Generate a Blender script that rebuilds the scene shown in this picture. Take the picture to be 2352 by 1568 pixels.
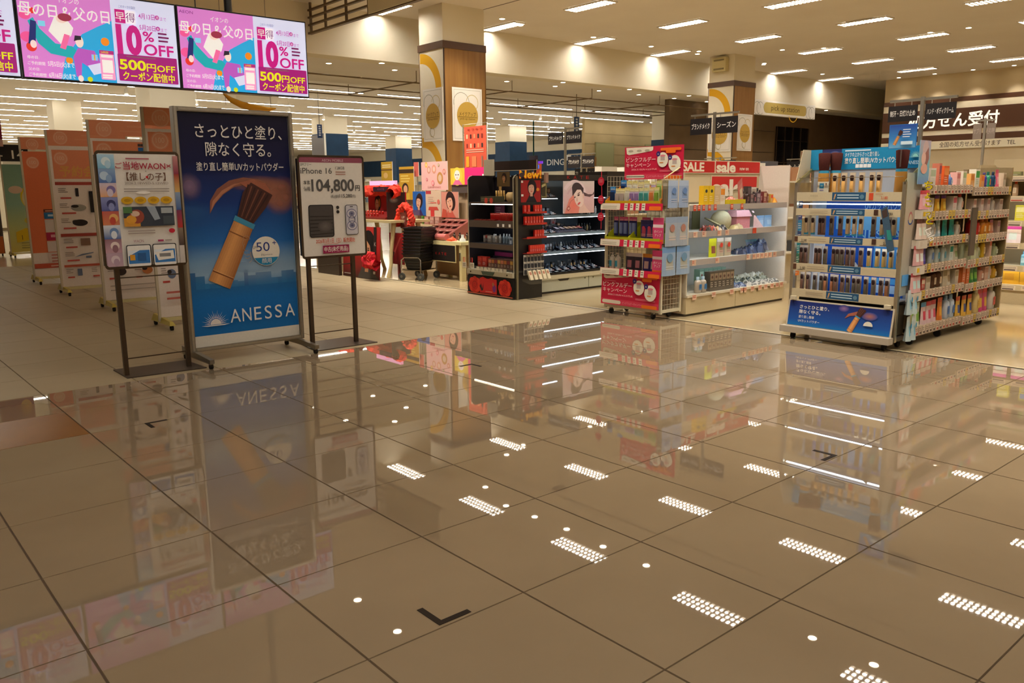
import bpy, math, random
from mathutils import Matrix, Vector
random.seed(7)
SC = bpy.context.scene
for o in list(bpy.data.objects): bpy.data.objects.remove(o)
COL = SC.collection
PI = math.pi

# ---------------------------------------------------------------- camera, world, exposure
def look(yaw, pitch, roll):
    cy, sy, cp, sp = math.cos(yaw), math.sin(yaw), math.cos(pitch), math.sin(pitch)
    f = Vector((-sy*cp, cy*cp, -sp)); r = Vector((cy, sy, 0)); u = r.cross(f)
    cr, sr = math.cos(roll), math.sin(roll)
    return r*cr + u*sr, u*cr - r*sr, f
cam_d = bpy.data.cameras.new('camera'); cam = bpy.data.objects.new('camera', cam_d); COL.objects.link(cam)
r_, u_, f_ = look(-0.70934, 0.18494, -0.00897)
cam.matrix_world = Matrix(((r_.x, u_.x, -f_.x, 0), (r_.y, u_.y, -f_.y, 0), (r_.z, u_.z, -f_.z, 1.334), (0, 0, 0, 1)))
cam_d.sensor_width = 36; cam_d.lens = 1876.9/2352*36; cam_d.clip_end = 200; cam_d.clip_start = .05
SC.camera = cam
w = bpy.data.worlds.new('world'); SC.world = w; w.use_nodes = True
w.node_tree.nodes['Background'].inputs[0].default_value = (1.0, .80, .58, 1)
w.node_tree.nodes['Background'].inputs[1].default_value = 0.06
vs = SC.view_settings
SC.display_settings.display_device = 'sRGB'
vs.view_transform = 'Standard'; vs.look = 'None'; vs.gamma = 1; vs.use_curve_mapping = False
vs.exposure = EXPOSURE = 0.3
cy = SC.cycles
cy.max_bounces = 7; cy.diffuse_bounces = 5; cy.glossy_bounces = 4; cy.transmission_bounces = 4; cy.transparent_max_bounces = 12
cy.sample_clamp_indirect = 3.0; cy.caustics_reflective = False; cy.caustics_refractive = False; cy.blur_glossy = 0.5
LAMP_S, LINE_S, DOWN_S, LED_S, SCREEN_S, MALL_S = 64.0, 32.0, 24.0, 7.0, 0.66, 5.5

# ---------------------------------------------------------------- colours and materials
def hx(s):
    s = s.lstrip('#'); v = [int(s[i:i+2], 16)/255 for i in (0, 2, 4)]
    return tuple(c/12.92 if c <= .04045 else ((c+.055)/1.055)**2.4 for c in v)
def mixc(a, b, t): return tuple(a[i]*(1-t)+b[i]*t for i in range(3))
MATS = {}
def newmat(name):
    m = bpy.data.materials.new(name); m.use_nodes = True; MATS[name] = m
    return m, m.node_tree.nodes, m.node_tree.links, m.node_tree.nodes['Principled BSDF']
def colmat(name, rough, metal=0, coat=0, spec=.5, noise=.06, scale=60, trans=0):
    m, n, l, b = newmat(name)
    a = n.new('ShaderNodeAttribute'); a.attribute_name = 'Col'
    tx = n.new('ShaderNodeTexNoise'); tx.inputs['Scale'].default_value = scale
    tc = n.new('ShaderNodeTexCoord'); l.new(tc.outputs['Object'], tx.inputs['Vector'])
    mr = n.new('ShaderNodeMapRange'); mr.inputs[3].default_value = 1-noise; mr.inputs[4].default_value = 1+noise
    l.new(tx.outputs['Fac'], mr.inputs[0])
    mx = n.new('ShaderNodeVectorMath'); mx.operation = 'SCALE'
    l.new(a.outputs['Color'], mx.inputs[0]); l.new(mr.outputs[0], mx.inputs['Scale']); l.new(mx.outputs[0], b.inputs['Base Color'])
    b.inputs['Roughness'].default_value = rough; b.inputs['Metallic'].default_value = metal
    b.inputs['Specular IOR Level'].default_value = spec; b.inputs['Coat Weight'].default_value = coat
    if trans:
        tr = n.new('ShaderNodeBsdfTransparent'); ms = n.new('ShaderNodeMixShader'); ms.inputs[0].default_value = trans
        l.new(b.outputs[0], ms.inputs[1]); l.new(tr.outputs[0], ms.inputs[2]); l.new(ms.outputs[0], n['Material Output'].inputs[0])
    return m
colmat('paper', .55, spec=.3); colmat('gloss', .22, noise=.03); colmat('satin', .4); colmat('board', .35, noise=.03, spec=.4)
colmat('metal', .35, metal=.9, noise=.1); colmat('chrome', .12, metal=1, noise=.02); colmat('fabric', .9, spec=.1, noise=.15)
colmat('clear', .08, trans=.93, noise=0); colmat('paint', .5, noise=.04, scale=6, spec=.3); colmat('rubber', .8, spec=.2)
m_, n_, l_, b_ = newmat('fade')                              # print that fades out at its edge
a_ = n_.new('ShaderNodeAttribute'); a_.attribute_name = 'Col'; l_.new(a_.outputs['Color'], b_.inputs['Base Color']); b_.inputs['Roughness'].default_value = .55
t_ = n_.new('ShaderNodeBsdfTransparent'); x_ = n_.new('ShaderNodeMixShader'); l_.new(a_.outputs['Alpha'], x_.inputs[0]); l_.new(t_.outputs[0], x_.inputs[1]); l_.new(b_.outputs[0], x_.inputs[2]); l_.new(x_.outputs[0], n_['Material Output'].inputs[0])
def emat(name, strength):
    m, n, l, b = newmat(name)
    a = n.new('ShaderNodeAttribute'); a.attribute_name = 'Col'
    l.new(a.outputs['Color'], b.inputs['Base Color']); l.new(a.outputs['Color'], b.inputs['Emission Color'])
    b.inputs['Emission Strength'].default_value = strength; b.inputs['Roughness'].default_value = .4
    return m
emat('lamp', LAMP_S); emat('mall', MALL_S); emat('line', LINE_S); emat('down', DOWN_S); emat('led', LED_S); emat('screen', SCREEN_S);
_n, _l = MATS['screen'].node_tree.nodes, MATS['screen'].node_tree.links       # flat panels dim towards steep angles above and below
_g = _n.new('ShaderNodeNewGeometry'); _s = _n.new('ShaderNodeSeparateXYZ'); _l.new(_g.outputs['Incoming'], _s.inputs[0])
_a = _n.new('ShaderNodeMath'); _a.operation = 'MULTIPLY'; _l.new(_s.outputs['Z'], _a.inputs[0]); _l.new(_s.outputs['Z'], _a.inputs[1])
_b = _n.new('ShaderNodeMath'); _b.operation = 'SUBTRACT'; _b.inputs[0].default_value = 1; _l.new(_a.outputs[0], _b.inputs[1])
_c = _n.new('ShaderNodeMath'); _c.operation = 'POWER'; _c.inputs[1].default_value = 9; _l.new(_b.outputs[0], _c.inputs[0])
_d = _n.new('ShaderNodeMath'); _d.operation = 'MULTIPLY'; _d.inputs[1].default_value = SCREEN_S; _l.new(_c.outputs[0], _d.inputs[0]); _l.new(_d.outputs[0], _n['Principled BSDF'].inputs['Emission Strength'])
MATS['screen'].node_tree.nodes['Principled BSDF'].inputs['Roughness'].default_value = .3; emat('backlit', .55)
def surf(name, cols, rough, scale, spec=.5, stretch=(1, 1, 1), detail=4, rn=0, bump=0, glossy=None):
    m, n, l, b = newmat(name)
    tc = n.new('ShaderNodeTexCoord'); mp = n.new('ShaderNodeMapping'); mp.inputs['Scale'].default_value = stretch
    geo = n.new('ShaderNodeNewGeometry'); l.new(geo.outputs['Position'], mp.inputs['Vector'])
    tx = n.new('ShaderNodeTexNoise'); tx.inputs['Scale'].default_value = scale; tx.inputs['Detail'].default_value = detail
    l.new(mp.outputs[0], tx.inputs['Vector'])
    cr = n.new('ShaderNodeValToRGB'); l.new(tx.outputs['Fac'], cr.inputs[0])
    e = cr.color_ramp.elements; e[0].position = .3; e[1].position = .7
    e[0].color = (*hx(cols[0]), 1); e[1].color = (*hx(cols[1]), 1)
    l.new(cr.outputs[0], b.inputs['Base Color']); b.inputs['Roughness'].default_value = rough
    b.inputs['Specular IOR Level'].default_value = spec
    if rn:
        mr = n.new('ShaderNodeMapRange'); mr.inputs[3].default_value = rough; mr.inputs[4].default_value = rough+rn
        l.new(tx.outputs['Fac'], mr.inputs[0]); l.new(mr.outputs[0], b.inputs['Roughness'])
    if bump:
        bp = n.new('ShaderNodeBump'); bp.inputs['Strength'].default_value = bump; bp.inputs['Distance'].default_value = .003
        t2 = n.new('ShaderNodeTexNoise'); t2.inputs['Scale'].default_value = 3.0; l.new(geo.outputs['Position'], t2.inputs['Vector'])
        l.new(t2.outputs['Fac'], bp.inputs['Height']); l.new(bp.outputs[0], b.inputs['Normal'])
    return m
surf('tile_polished', ('#8d7b63', '#96846b'), .010, 1.3, spec=.5, rn=.012)
surf('tile_matte', ('#a69779', '#b0a183'), .5, 1.3, spec=.35, rn=.08)
MATS['tile_polished'].node_tree.nodes['Principled BSDF'].inputs['IOR'].default_value = 1.6
MATS['tile_polished'].node_tree.nodes['Principled BSDF'].inputs['Coat Weight'].default_value = .25
MATS['tile_polished'].node_tree.nodes['Principled BSDF'].inputs['Coat Roughness'].default_value = .01
surf('tile_orange', ('#7d5020', '#8a5c26'), .3, 4, spec=.3)
surf('store_floor', ('#b3a07c', '#bda986'), .06, 1.2, spec=.5, rn=.05)
surf('joint', ('#5c4835', '#68533e'), .7, 8)
surf('ceiling_white', ('#ece6de', '#f1ece4'), .8, .8, spec=.2)
surf('wall_cream', ('#e8dfc8', '#ece4cf'), .7, .7, spec=.2)
surf('wall_beige', ('#a8946a', '#b39e74'), .7, 1.1, spec=.2)
surf('wall_blue', ('#123352', '#163a5c'), .6, 3, spec=.3)
surf('wall_brown', ('#4a3426', '#533b2b'), .6, 2, spec=.3)
surf('wall_pharmacy', ('#cdbc9a', '#d4c4a4'), .7, 1.1, spec=.2)
surf('wall_dark', ('#5c4a36', '#64523c'), .6, 2, spec=.3)
surf('wood', ('#80592a', '#906a36'), .45, 14, stretch=(1, 1, .06), detail=6)
surf('dark_glass', ('#0c0b0c', '#121012'), .06, 2)
surf('market_floor', ('#cbbfa4', '#d4c8ae'), .15, 1.2, spec=.5)

# ---------------------------------------------------------------- text glyph meshes (Blender's built-in font)
GL = {}
def glyphs(s, bold=0):
    k = (s, bold)
    if k not in GL:
        c = bpy.data.curves.new('t', 'FONT'); c.body = s; c.size = 1; c.resolution_u = 2 if max(map(ord, s)) > 127 else 4; c.offset = bold
        o = bpy.data.objects.new('t', c); COL.objects.link(o)
        ev = o.evaluated_get(bpy.context.evaluated_depsgraph_get()); m = ev.to_mesh()
        vv = [(v.co.x, v.co.y) for v in m.vertices]; ff = [tuple(p.vertices) for p in m.polygons]
        ev.to_mesh_clear(); bpy.data.objects.remove(o); bpy.data.curves.remove(c)
        xs = [p[0] for p in vv] or [0]; ys = [p[1] for p in vv] or [0]
        GL[k] = (vv, ff, min(xs), max(xs), min(ys), max(ys))
    return GL[k]

# ---------------------------------------------------------------- mesh builder
class MB:
    def __init__(s, O=(0, 0, 0), R=(1, 0, 0), U=(0, 0, 1)):
        s.v = []; s.f = []; s.c = []; s.m = []; s.s = []
        s.frame(O, R, U)
    def frame(s, O, R=(1, 0, 0), U=(0, 0, 1)):
        s.O = Vector(O); s.R = Vector(R); s.U = Vector(U); s.N = s.R.cross(s.U); s.lay = 0; return s
    def face(s, pts, col, mat='paper', smooth=False):
        i = len(s.v); s.v += [tuple(p) for p in pts]; s.f.append(tuple(range(i, i+len(pts))))
        s.c.append(col); s.m.append(mat); s.s.append(smooth)
    def shared(s, verts, faces, col, mat, smooth=False):
        i = len(s.v); s.v += [tuple(p) for p in verts]
        for q in faces: s.f.append(tuple(i+k for k in q)); s.c.append(col); s.m.append(mat); s.s.append(smooth)
    def box(s, x0, x1, y0, y1, z0, z1, col, mat='paint'):
        V = [(x, y, z) for x in (x0, x1) for y in (y0, y1) for z in (z0, z1)]
        s.shared(V, [(0, 1, 3, 2), (4, 6, 7, 5), (0, 4, 5, 1), (2, 3, 7, 6), (0, 2, 6, 4), (1, 5, 7, 3)], col, mat); return s
    def hexa(s, lo, hi, col, mat='paint'):          # two quads lo/hi of 4 points each, counter-clockwise seen from hi
        V = list(lo)+list(hi)
        s.shared(V, [(3, 2, 1, 0), (4, 5, 6, 7)]+[(i, (i+1) % 4, 4+(i+1) % 4, 4+i) for i in range(4)], col, mat); return s
    def tube(s, pts, r, col, mat='metal', n=8, cap=True):
        pts = [Vector(p) for p in pts]; rings = []
        rr = r if isinstance(r, (list, tuple)) else [r]*len(pts)
        for i, p in enumerate(pts):
            d = (pts[min(i+1, len(pts)-1)]-pts[max(i-1, 0)]).normalized()
            a = d.orthogonal().normalized() if i == 0 else (a-d*a.dot(d)).normalized()
            b = d.cross(a); rings.append([p+(a*math.cos(2*PI*k/n)+b*math.sin(2*PI*k/n))*rr[i] for k in range(n)])
        V = [q for g in rings for q in g]
        F = [(i*n+k, i*n+(k+1) % n, (i+1)*n+(k+1) % n, (i+1)*n+k) for i in range(len(pts)-1) for k in range(n)]
        s.shared(V, F, col, mat, True)
        if cap: s.face(rings[0][::-1], col, mat); s.face(rings[-1], col, mat)
        return s
    def lathe(s, prof, col, mat='gloss', n=12, at=(0, 0, 0), sx=1, sy=1):
        V = [(at[0]+r*math.cos(2*PI*k/n)*sx, at[1]+r*math.sin(2*PI*k/n)*sy, at[2]+z) for r, z in prof for k in range(n)]
        F = [(i*n+k, i*n+(k+1) % n, (i+1)*n+(k+1) % n, (i+1)*n+k) for i in range(len(prof)-1) for k in range(n)]
        cols = col if isinstance(col, list) else [col]*(len(prof)-1)
        i0 = len(s.v); s.v += V
        for j, q in enumerate(F): s.f.append(tuple(i0+k for k in q)); s.c.append(cols[j//n]); s.m.append(mat); s.s.append(True)
        s.face([V[k] for k in range(n)][::-1], cols[0], mat); s.face(V[-n:], cols[-1], mat); return s
    # --- flat print on the current frame, every call a hair above the last
    def P(s, u, v, d=0): return s.O+s.R*u+s.U*v+s.N*(s.lay*.0004+d)
    def poly(s, uv, col, mat='paper'):
        s.lay += 1; s.face([s.P(u, v) for u, v in uv], col, mat); return s
    def rect(s, u0, v0, u1, v1, col, mat='paper'): return s.poly([(u0, v0), (u1, v0), (u1, v1), (u0, v1)], col, mat)
    def grad(s, u0, v0, u1, v1, stops, mat='paper'):       # stops: (fraction from bottom, colour), blended between
        s.lay += 1
        for (t0, c0), (t1, c1) in zip(stops, stops[1:]):
            a, b = v0+(v1-v0)*t0, v0+(v1-v0)*t1
            s.face([s.P(u0, a), s.P(u1, a), s.P(u1, b), s.P(u0, b)], [c0, c0, c1, c1], mat)
        return s
    def ell(s, u, v, ru, rv, col, mat='paper', n=20, a0=0, a1=2*PI, rot=0):
        p = []
        full = a1-a0 > 6.2
        for k in range(n if full else n+1):
            a = a0+(a1-a0)*k/n; x, y = math.cos(a)*ru, math.sin(a)*rv
            p.append((u+x*math.cos(rot)-y*math.sin(rot), v+x*math.sin(rot)+y*math.cos(rot)))
        return s.poly(p, col, mat)
    def fog(s, u, v, ru, rv, c, a=.9, n=18):                # soft printed spot, fading to nothing
        s.lay += 1; c4 = lambda t: (*c[:3], a*t)
        for r0, r1, t0, t1 in ((0, .4, 1, .75), (.4, .7, .75, .3), (.7, 1, .3, 0)):
            for k in range(n):
                q = []
                for rr, kk in ((r0, k), (r1, k), (r1, k+1), (r0, k+1)): q.append(s.P(u+math.cos(2*PI*kk/n)*ru*rr, v+math.sin(2*PI*kk/n)*rv*rr))
                if r0 == 0: s.face(q[1:3]+[q[0]], [c4(t1), c4(t1), c4(t0)], 'fade')
                else: s.face(q, [c4(t0), c4(t1), c4(t1), c4(t0)], 'fade')
        return s
    def soft(s, u, v, ru, rv, c0, c1, mat='paper', n=16):   # soft spot, for prints and one painted reflection: centre colour to edge colour
        s.lay += 1; ring = [s.P(u+math.cos(2*PI*k/n)*ru, v+math.sin(2*PI*k/n)*rv) for k in range(n)]; c = s.P(u, v)
        for k in range(n): s.face([c, ring[k], ring[(k+1) % n]], [c0, c1, c1], mat)
        return s
    def rrect(s, u0, v0, u1, v1, r, col, mat='paper'):
        p = []
        for cx, cyy, a in ((u1-r, v1-r, 0), (u0+r, v1-r, PI/2), (u0+r, v0+r, PI), (u1-r, v0+r, 1.5*PI)):
            p += [(cx+r*math.cos(a+PI/2*k/4), cyy+r*math.sin(a+PI/2*k/4)) for k in range(5)]
        return s.poly(p, col, mat)
    def arc(s, u, v, r, wd, a0, a1, col, mat='paper', n=18, w1=None):
        s.lay += 1; w1 = wd if w1 is None else w1
        for k in range(n):
            q = []
            for kk, sg in ((k, -1), (k, 1), (k+1, 1), (k+1, -1)):
                a = a0+(a1-a0)*kk/n; ww = (wd+(w1-wd)*kk/n)/2; rr = r+sg*ww
                q.append(s.P(u+rr*math.cos(a), v+rr*math.sin(a)))
            s.face(q, col, mat)
        return s
    def text(s, t, u, v, h, col, w=None, al='l', bold=0, mat='paper', rot=0, shear=0):
        vv, ff, x0, x1, y0, y1 = glyphs(t, bold); s.lay += 1
        sx = w/(x1-x0) if w else h
        off = {'l': -x0*sx, 'c': -(x0+x1)/2*sx, 'r': -x1*sx}[al]
        cr, sr = math.cos(rot), math.sin(rot); pts = []
        for x, y in vv:
            a, b = x*sx+off+y*h*shear, y*h
            pts.append(s.P(u+a*cr-b*sr, v+a*sr+b*cr))
        s.shared(pts, ff, col, mat); return s
    def lines(s, u0, u1, v, n, dv, h, col, seed=0):         # rows of tiny print too small to read
        r = random.Random(seed+n)
        for i in range(n):
            s.rect(u0, v-i*dv, u0+(u1-u0)*r.uniform(.55, 1), v-i*dv+h, col)
        return s
    def slab(s, u0, v0, u1, v1, t, col, mat='paper'):       # thickness behind the frame plane
        a = [s.O+s.R*u+s.U*v for u, v in ((u0, v0), (u1, v0), (u1, v1), (u0, v1))]
        s.hexa([p-s.N*t for p in a], a, col, mat); return s
    def mesh(s, name):
        me = bpy.data.meshes.new(name); me.from_pydata(s.v, [], s.f)
        names = sorted(set(s.m)); ix = {n: i for i, n in enumerate(names)}
        for n in names: me.materials.append(MATS[n])
        me.polygons.foreach_set('material_index', [ix[m] for m in s.m]); me.polygons.foreach_set('use_smooth', s.s)
        ca = me.color_attributes.new('Col', 'FLOAT_COLOR', 'CORNER'); buf = []
        for f, c in zip(s.f, s.c):
            if isinstance(c, list):
                for k in range(len(f)): buf += [*c[k][:3], c[k][3] if len(c[k]) > 3 else 1]
            else: buf += [*c[:3], 1]*len(f)
        ca.data.foreach_set('color', buf); me.update(); return me
    def build(s, name, parent=None): return obj(name, s.mesh(name), parent)

def obj(name, me, parent=None):
    o = bpy.data.objects.new(name, me); COL.objects.link(o)
    if parent is not None: o.parent = parent
    return o
def tag(o, label=None, cat=None, group=None, kind=None):
    for k, v in (('label', label), ('category', cat), ('group', group), ('kind', kind)):
        if v: o[k] = v
    return o
def thing(name, label, cat, loc=(0, 0, 0), rz=0, group=None):
    o = bpy.data.objects.new(name, None); COL.objects.link(o); o.location = loc; o.rotation_euler = (0, 0, rz); o.empty_display_size = .1
    return tag(o, label, cat, group)
def struct(name, mb, parent=None):
    o = mb.build(name, parent)
    if parent is None: o['kind'] = 'structure'
    return o
def put(parts, name, label, cat, loc, rz=0, group=None, rx=0, scale=None):
    """one copy of a kind: parts = [(part name or None, mesh)], meshes shared between copies"""
    if len(parts) == 1:
        o = obj(name, parts[0][1]); tag(o, label, cat, group)
    else:
        o = thing(name, label, cat, group=group)
        for pn, me in parts: obj(pn, me, o)
    o.location = loc; o.rotation_euler = (rx, 0, rz)
    if scale: o.scale = scale
    return o
class Fr:                                                   # local frame of a fixture: x right, y back, z up, seen from its front
    def __init__(s, x, y, rz): s.x, s.y, s.rz = x, y, rz
    def p(s, lx, ly, lz=0):
        c, n = math.cos(s.rz), math.sin(s.rz); return (s.x+lx*c-ly*n, s.y+lx*n+ly*c, lz)
ORD = 'first second third fourth fifth sixth seventh eighth ninth tenth eleventh twelfth thirteenth fourteenth fifteenth sixteenth seventeenth eighteenth nineteenth twentieth'.split()
W = hx('#f2efe8'); BLK = hx('#141214'); GREY = hx('#8a8680'); CREAM = hx('#e2d8bd'); RED = hx('#c8232c'); PINKRED = hx('#cf1f45')
SILV = hx('#b8b4aa'); DGREY = hx('#3a3634'); STEEL = hx('#8f8a82'); ORANGE = hx('#e8701c'); YEL = hx('#f2d21e'); NAVY = hx('#1a2350')
# ================================================================ STRUCTURE
HC, HM, HL = 5.0, 5.0, 4.1                                  # shop ceiling, market ceiling, low strip behind the soffit
MS = 1.3255
GX0, GY0, T = 0.6*-0.19816, 2.51096, 0.6                    # grid of the mall tiles
EDGE = 6.64                                                 # where the shop's own floor begins
floor = struct('floor', MB().box(-8, EDGE, -5, 17, -.06, -.006, hx('#4a3a2a'), 'joint'))
floor['label'] = 'pale beige tiled mall floor'
MB().box(EDGE+.06, 36, -5, 15.7, -.06, 0, CREAM, 'store_floor').build('store_floor', floor)
MB().box(-12, 62, 15.7, 84, -.06, -.001, CREAM, 'market_floor').build('market_floor', floor)
b = MB().box(EDGE, EDGE+.02, -5, 15.7, -.02, .002, hx('#3c3026'), 'metal').box(EDGE+.02, EDGE+.06, -5, 15.7, -.02, .001, hx('#c9bb98'), 'satin')
b.build('threshold_strip', floor)
# mall tiles: every one its own piece while it shows large, the rest joined
def tile_mesh(mat, wx=T, wy=T):
    m = MB(); gx, gy, ch = .0024, .0014, .0016
    o4 = [(gx, gy), (wx-gx, gy), (wx-gx, wy-gy), (gx, wy-gy)]
    i4 = [(gx+ch, gy+ch), (wx-gx-ch, gy+ch), (wx-gx-ch, wy-gy-ch), (gx+ch, wy-gy-ch)]
    lo = [(x, y, -.007) for x, y in o4]; hi = [(x, y, 0) for x, y in i4]
    m.shared(lo+hi, [(4, 5, 6, 7)]+[(i, (i+1) % 4, 4+(i+1) % 4, 4+i) for i in range(4)], CREAM, mat); return m
YM = GY0+T*6                                                # polished tiles end here
def proj(x, y, z=0):
    d = Vector((x, y, z-1.334)); zz = d.dot(f_)
    return None if zz < .2 else (1176+1876.9*d.dot(r_)/zz, 784-1876.9*d.dot(u_)/zz)
def tile_area(x, y):
    q = [proj(x+a, y+c) for a, c in ((0, 0), (T, 0), (T, T), (0, T))]
    if any(p is None for p in q): return 0
    if max(p[0] for p in q) < 0 or min(p[0] for p in q) > 2352 or min(p[1] for p in q) > 1568: return 0
    return abs(sum(q[i][0]*q[(i+1) % 4][1]-q[(i+1) % 4][0]*q[i][1] for i in range(4)))/2
cells = []
for i in range(-13, 12):
    for j in range(-12, 25):
        x, y = GX0+T*i, GY0+T*j
        if x+T > EDGE: continue
        cells.append((tile_area(x, y), i, j, x, y))
cells.sort(reverse=True)
tm = {k: tile_mesh(k).mesh('tile') for k in ('tile_polished', 'tile_matte', 'tile_orange')}
rest = {'tile_polished': MB(), 'tile_matte': MB()}
def tkind(i, j): return 'tile_orange' if (j == 4 and i in (0, 1, -1)) else 'tile_matte' if j >= 6 else 'tile_polished'
for k, (a, i, j, x, y) in enumerate(cells):
    kd = tkind(i, j)
    if k < 290 and a > 0 or kd == 'tile_orange':
        t = obj('tile', tm[kd], floor); t.location = (x, y, 0)
        if kd == 'tile_orange': t['label'] = 'orange brown floor tile'
    else:
        rest[kd].shared([(x+.0024, y+.0014, 0), (x+T-.0024, y+.0014, 0), (x+T-.0024, y+T-.0014, 0), (x+.0024, y+T-.0014, 0)], [(0, 1, 2, 3)], CREAM, kd)
edge_m = {}
for j in range(-12, 25):                                    # the cut tiles along the threshold
    x, y = GX0+T*11, GY0+T*j; kd = 'tile_matte' if j >= 6 else 'tile_polished'
    if kd not in edge_m: edge_m[kd] = tile_mesh(kd, EDGE-x).mesh('cut_tile')
    t = obj('cut_tile', edge_m[kd], floor); t.location = (x, y, 0)
for kd, m in rest.items():
    o = m.build('distant_tile', floor); o['kind'] = 'stuff'
# corner marks of dark tape on the tiles
TAPE = hx('#2a2119')
for (x, y, sx, sy, lb) in ((1.345, 1.925, 1, 1, 'dark L shaped tape mark on the tiles nearest the camera'), (3.80, 1.92, -1, 1, 'dark L shaped tape mark on the tiles at the right'),
                           (1.373, 4.915, 1, -1, 'dark L shaped tape mark beside the orange tile'), (3.805, 4.912, -1, -1, 'dark L shaped tape mark on the tiles among the shelf reflections')):
    m = MB(); m.box(min(0, sx*.125), max(0, sx*.125), min(0, sy*.022), max(0, sy*.022), .0005, .0018, TAPE, 'rubber').box(min(0, sx*.022), max(0, sx*.022), min(sy*.0221, sy*.125), max(sy*.0221, sy*.125), .0005, .0018, TAPE, 'rubber')
    o = m.build('tape_mark'); o.location = (x, y, 0); tag(o, lb, 'floor mark', 'tape corner marks on the floor')
# ceilings, soffit, walls
ceil = struct('ceiling', MB().box(-12, 36, -6, 15.7, HC, HC+.1, CREAM, 'ceiling_white'))
struct('ceiling', MB().box(-12, 36, 16.15, 19.9, HL, HL+.1, CREAM, 'ceiling_white').box(-12, 36, 19.8, 19.9, HL+.1, HM+.1, CREAM, 'ceiling_white'))
struct('ceiling', MB().box(-14, 62, 19.9, 84, HM, HM+.1, CREAM, 'ceiling_white'))
MB().box(11.3, 11.33, 2, 14, HC-.004, HC+.02, hx('#5a4a3a'), 'satin').build('ceiling_joint', ceil)
struct('wall_soffit', MB().box(-12, 36, 15.7, 16.15, 4.05, HC+.1, CREAM, 'wall_cream'))
struct('wall_blue', MB().box(43.74, 44, 32.3, 84, 0, 2.6, CREAM, 'wall_cream').box(43.70, 44, 32.3, 84, 2.6, 4.11, CREAM, 'wall_blue').box(43.74, 44, 32.3, 84, 4.11, HM, CREAM, 'wall_cream'))
struct('wall_far', MB().box(-14, 44, 83.8, 84, 0, HM, CREAM, 'wall_cream'))
struct('wall_right', MB().box(35.8, 36, -6, 17.2, 0, HC, CREAM, 'wall_beige'))
struct('wall_left', MB().box(-12.2, -12, -6, 84, 0, HC, CREAM, 'wall_beige'))
struct('wall_back', MB().box(-12, 36, -6.2, -6, 0, HC, CREAM, 'wall_beige'))
wb = struct('wall_beige', MB().box(32.9, 44, 32.1, 32.3, 0, HM, CREAM, 'wall_beige'))
m = MB()
for k in range(8): m.box(32.92, 43.7, 32.09, 32.1, .55*k+.4, .55*k+.412, hx('#6f5f40'), 'satin')
m.build('wall_groove', wb)['kind'] = 'stuff'
for x0, x1, z0, z1 in ((33.7, 35.2, 2.3, 3.8), (37.9, 39.5, 2.3, 3.8)):
    mm = MB().box(x0, x1, 32.02, 32.1, z0, z1, hx('#8e8a60'), 'satin').box(x0+.06, x1-.06, 32.015, 32.02, z0+.06, z1-.06, hx('#99966a'), 'satin')
    mm.build('panel', wb)
for x0 in (33.4, 36.2, 40.3): MB().box(x0, x0+.34, 32.0, 32.1, 0, 3.0, hx('#b9772c'), 'wood').build('post_panel', wb)
# dark shop front behind the second column
wd = struct('wall_dark', MB().box(21.5, 36, 17.2, 17.4, 0, HL, CREAM, 'wall_dark'))
m = MB()
for z in (.9, 1.8, 2.55, 3.3):
    m.box(21.5, 27.6, 17.185, 17.2, z, z+.012, hx('#171210'), 'satin')
m.build('shutter_joint', wd)['kind'] = 'stuff'
wn = struct('window_1', MB().box(27.7, 29.9, 17.16, 17.2, .6, 3.5, BLK, 'dark_glass'))
for k in range(5): MB().box(27.7+.55*k-.02, 27.7+.55*k+.02, 17.13, 17.16, .6, 3.5, hx('#6a5a48'), 'metal').build('mullion', wn)
for z in (1.35, 2.2, 3.0): MB().box(27.7, 29.9, 17.135, 17.155, z-.015, z+.015, hx('#6a5a48'), 'metal').build('transom', wn)
# pharmacy front on the right
XP = 29.9
wp = struct('wall_pharmacy', MB().box(XP, XP+.3, -6, 14.25, 0, HC, CREAM, 'wall_pharmacy'))
BR = hx('#4d2f1d'); SG = hx('#efe6cc')
for nm, z0, z1, c, d in (('brown_band', 4.07, 4.22, BR, .03), ('cream_band', 3.85, 4.07, SG, .025), ('sign_band', 3.16, 3.85, BR, .05), ('cream_band', 3.0, 3.16, SG, .025), ('brown_band', 2.8, 3.0, BR, .03), ('sign_band', 2.53, 2.8, SG, .05)):
    MB().box(XP-d, XP-.001, -6, 14.25, z0, z1, c, 'paint').build(nm, wp)
m = MB((XP-.052, 0, 0), (0, -1, 0))
m.text('処方せん受付', -10.42, 3.29, .50, hx('#fdf8ea'), w=2.9, al='r', bold=.02, mat='backlit')
m.text('全国の処方せん受付けます　TEL', -9.87, 2.60, .19, hx('#3a2a1e'), w=2.35, al='r')
m.build('sign_lettering', wp)
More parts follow.
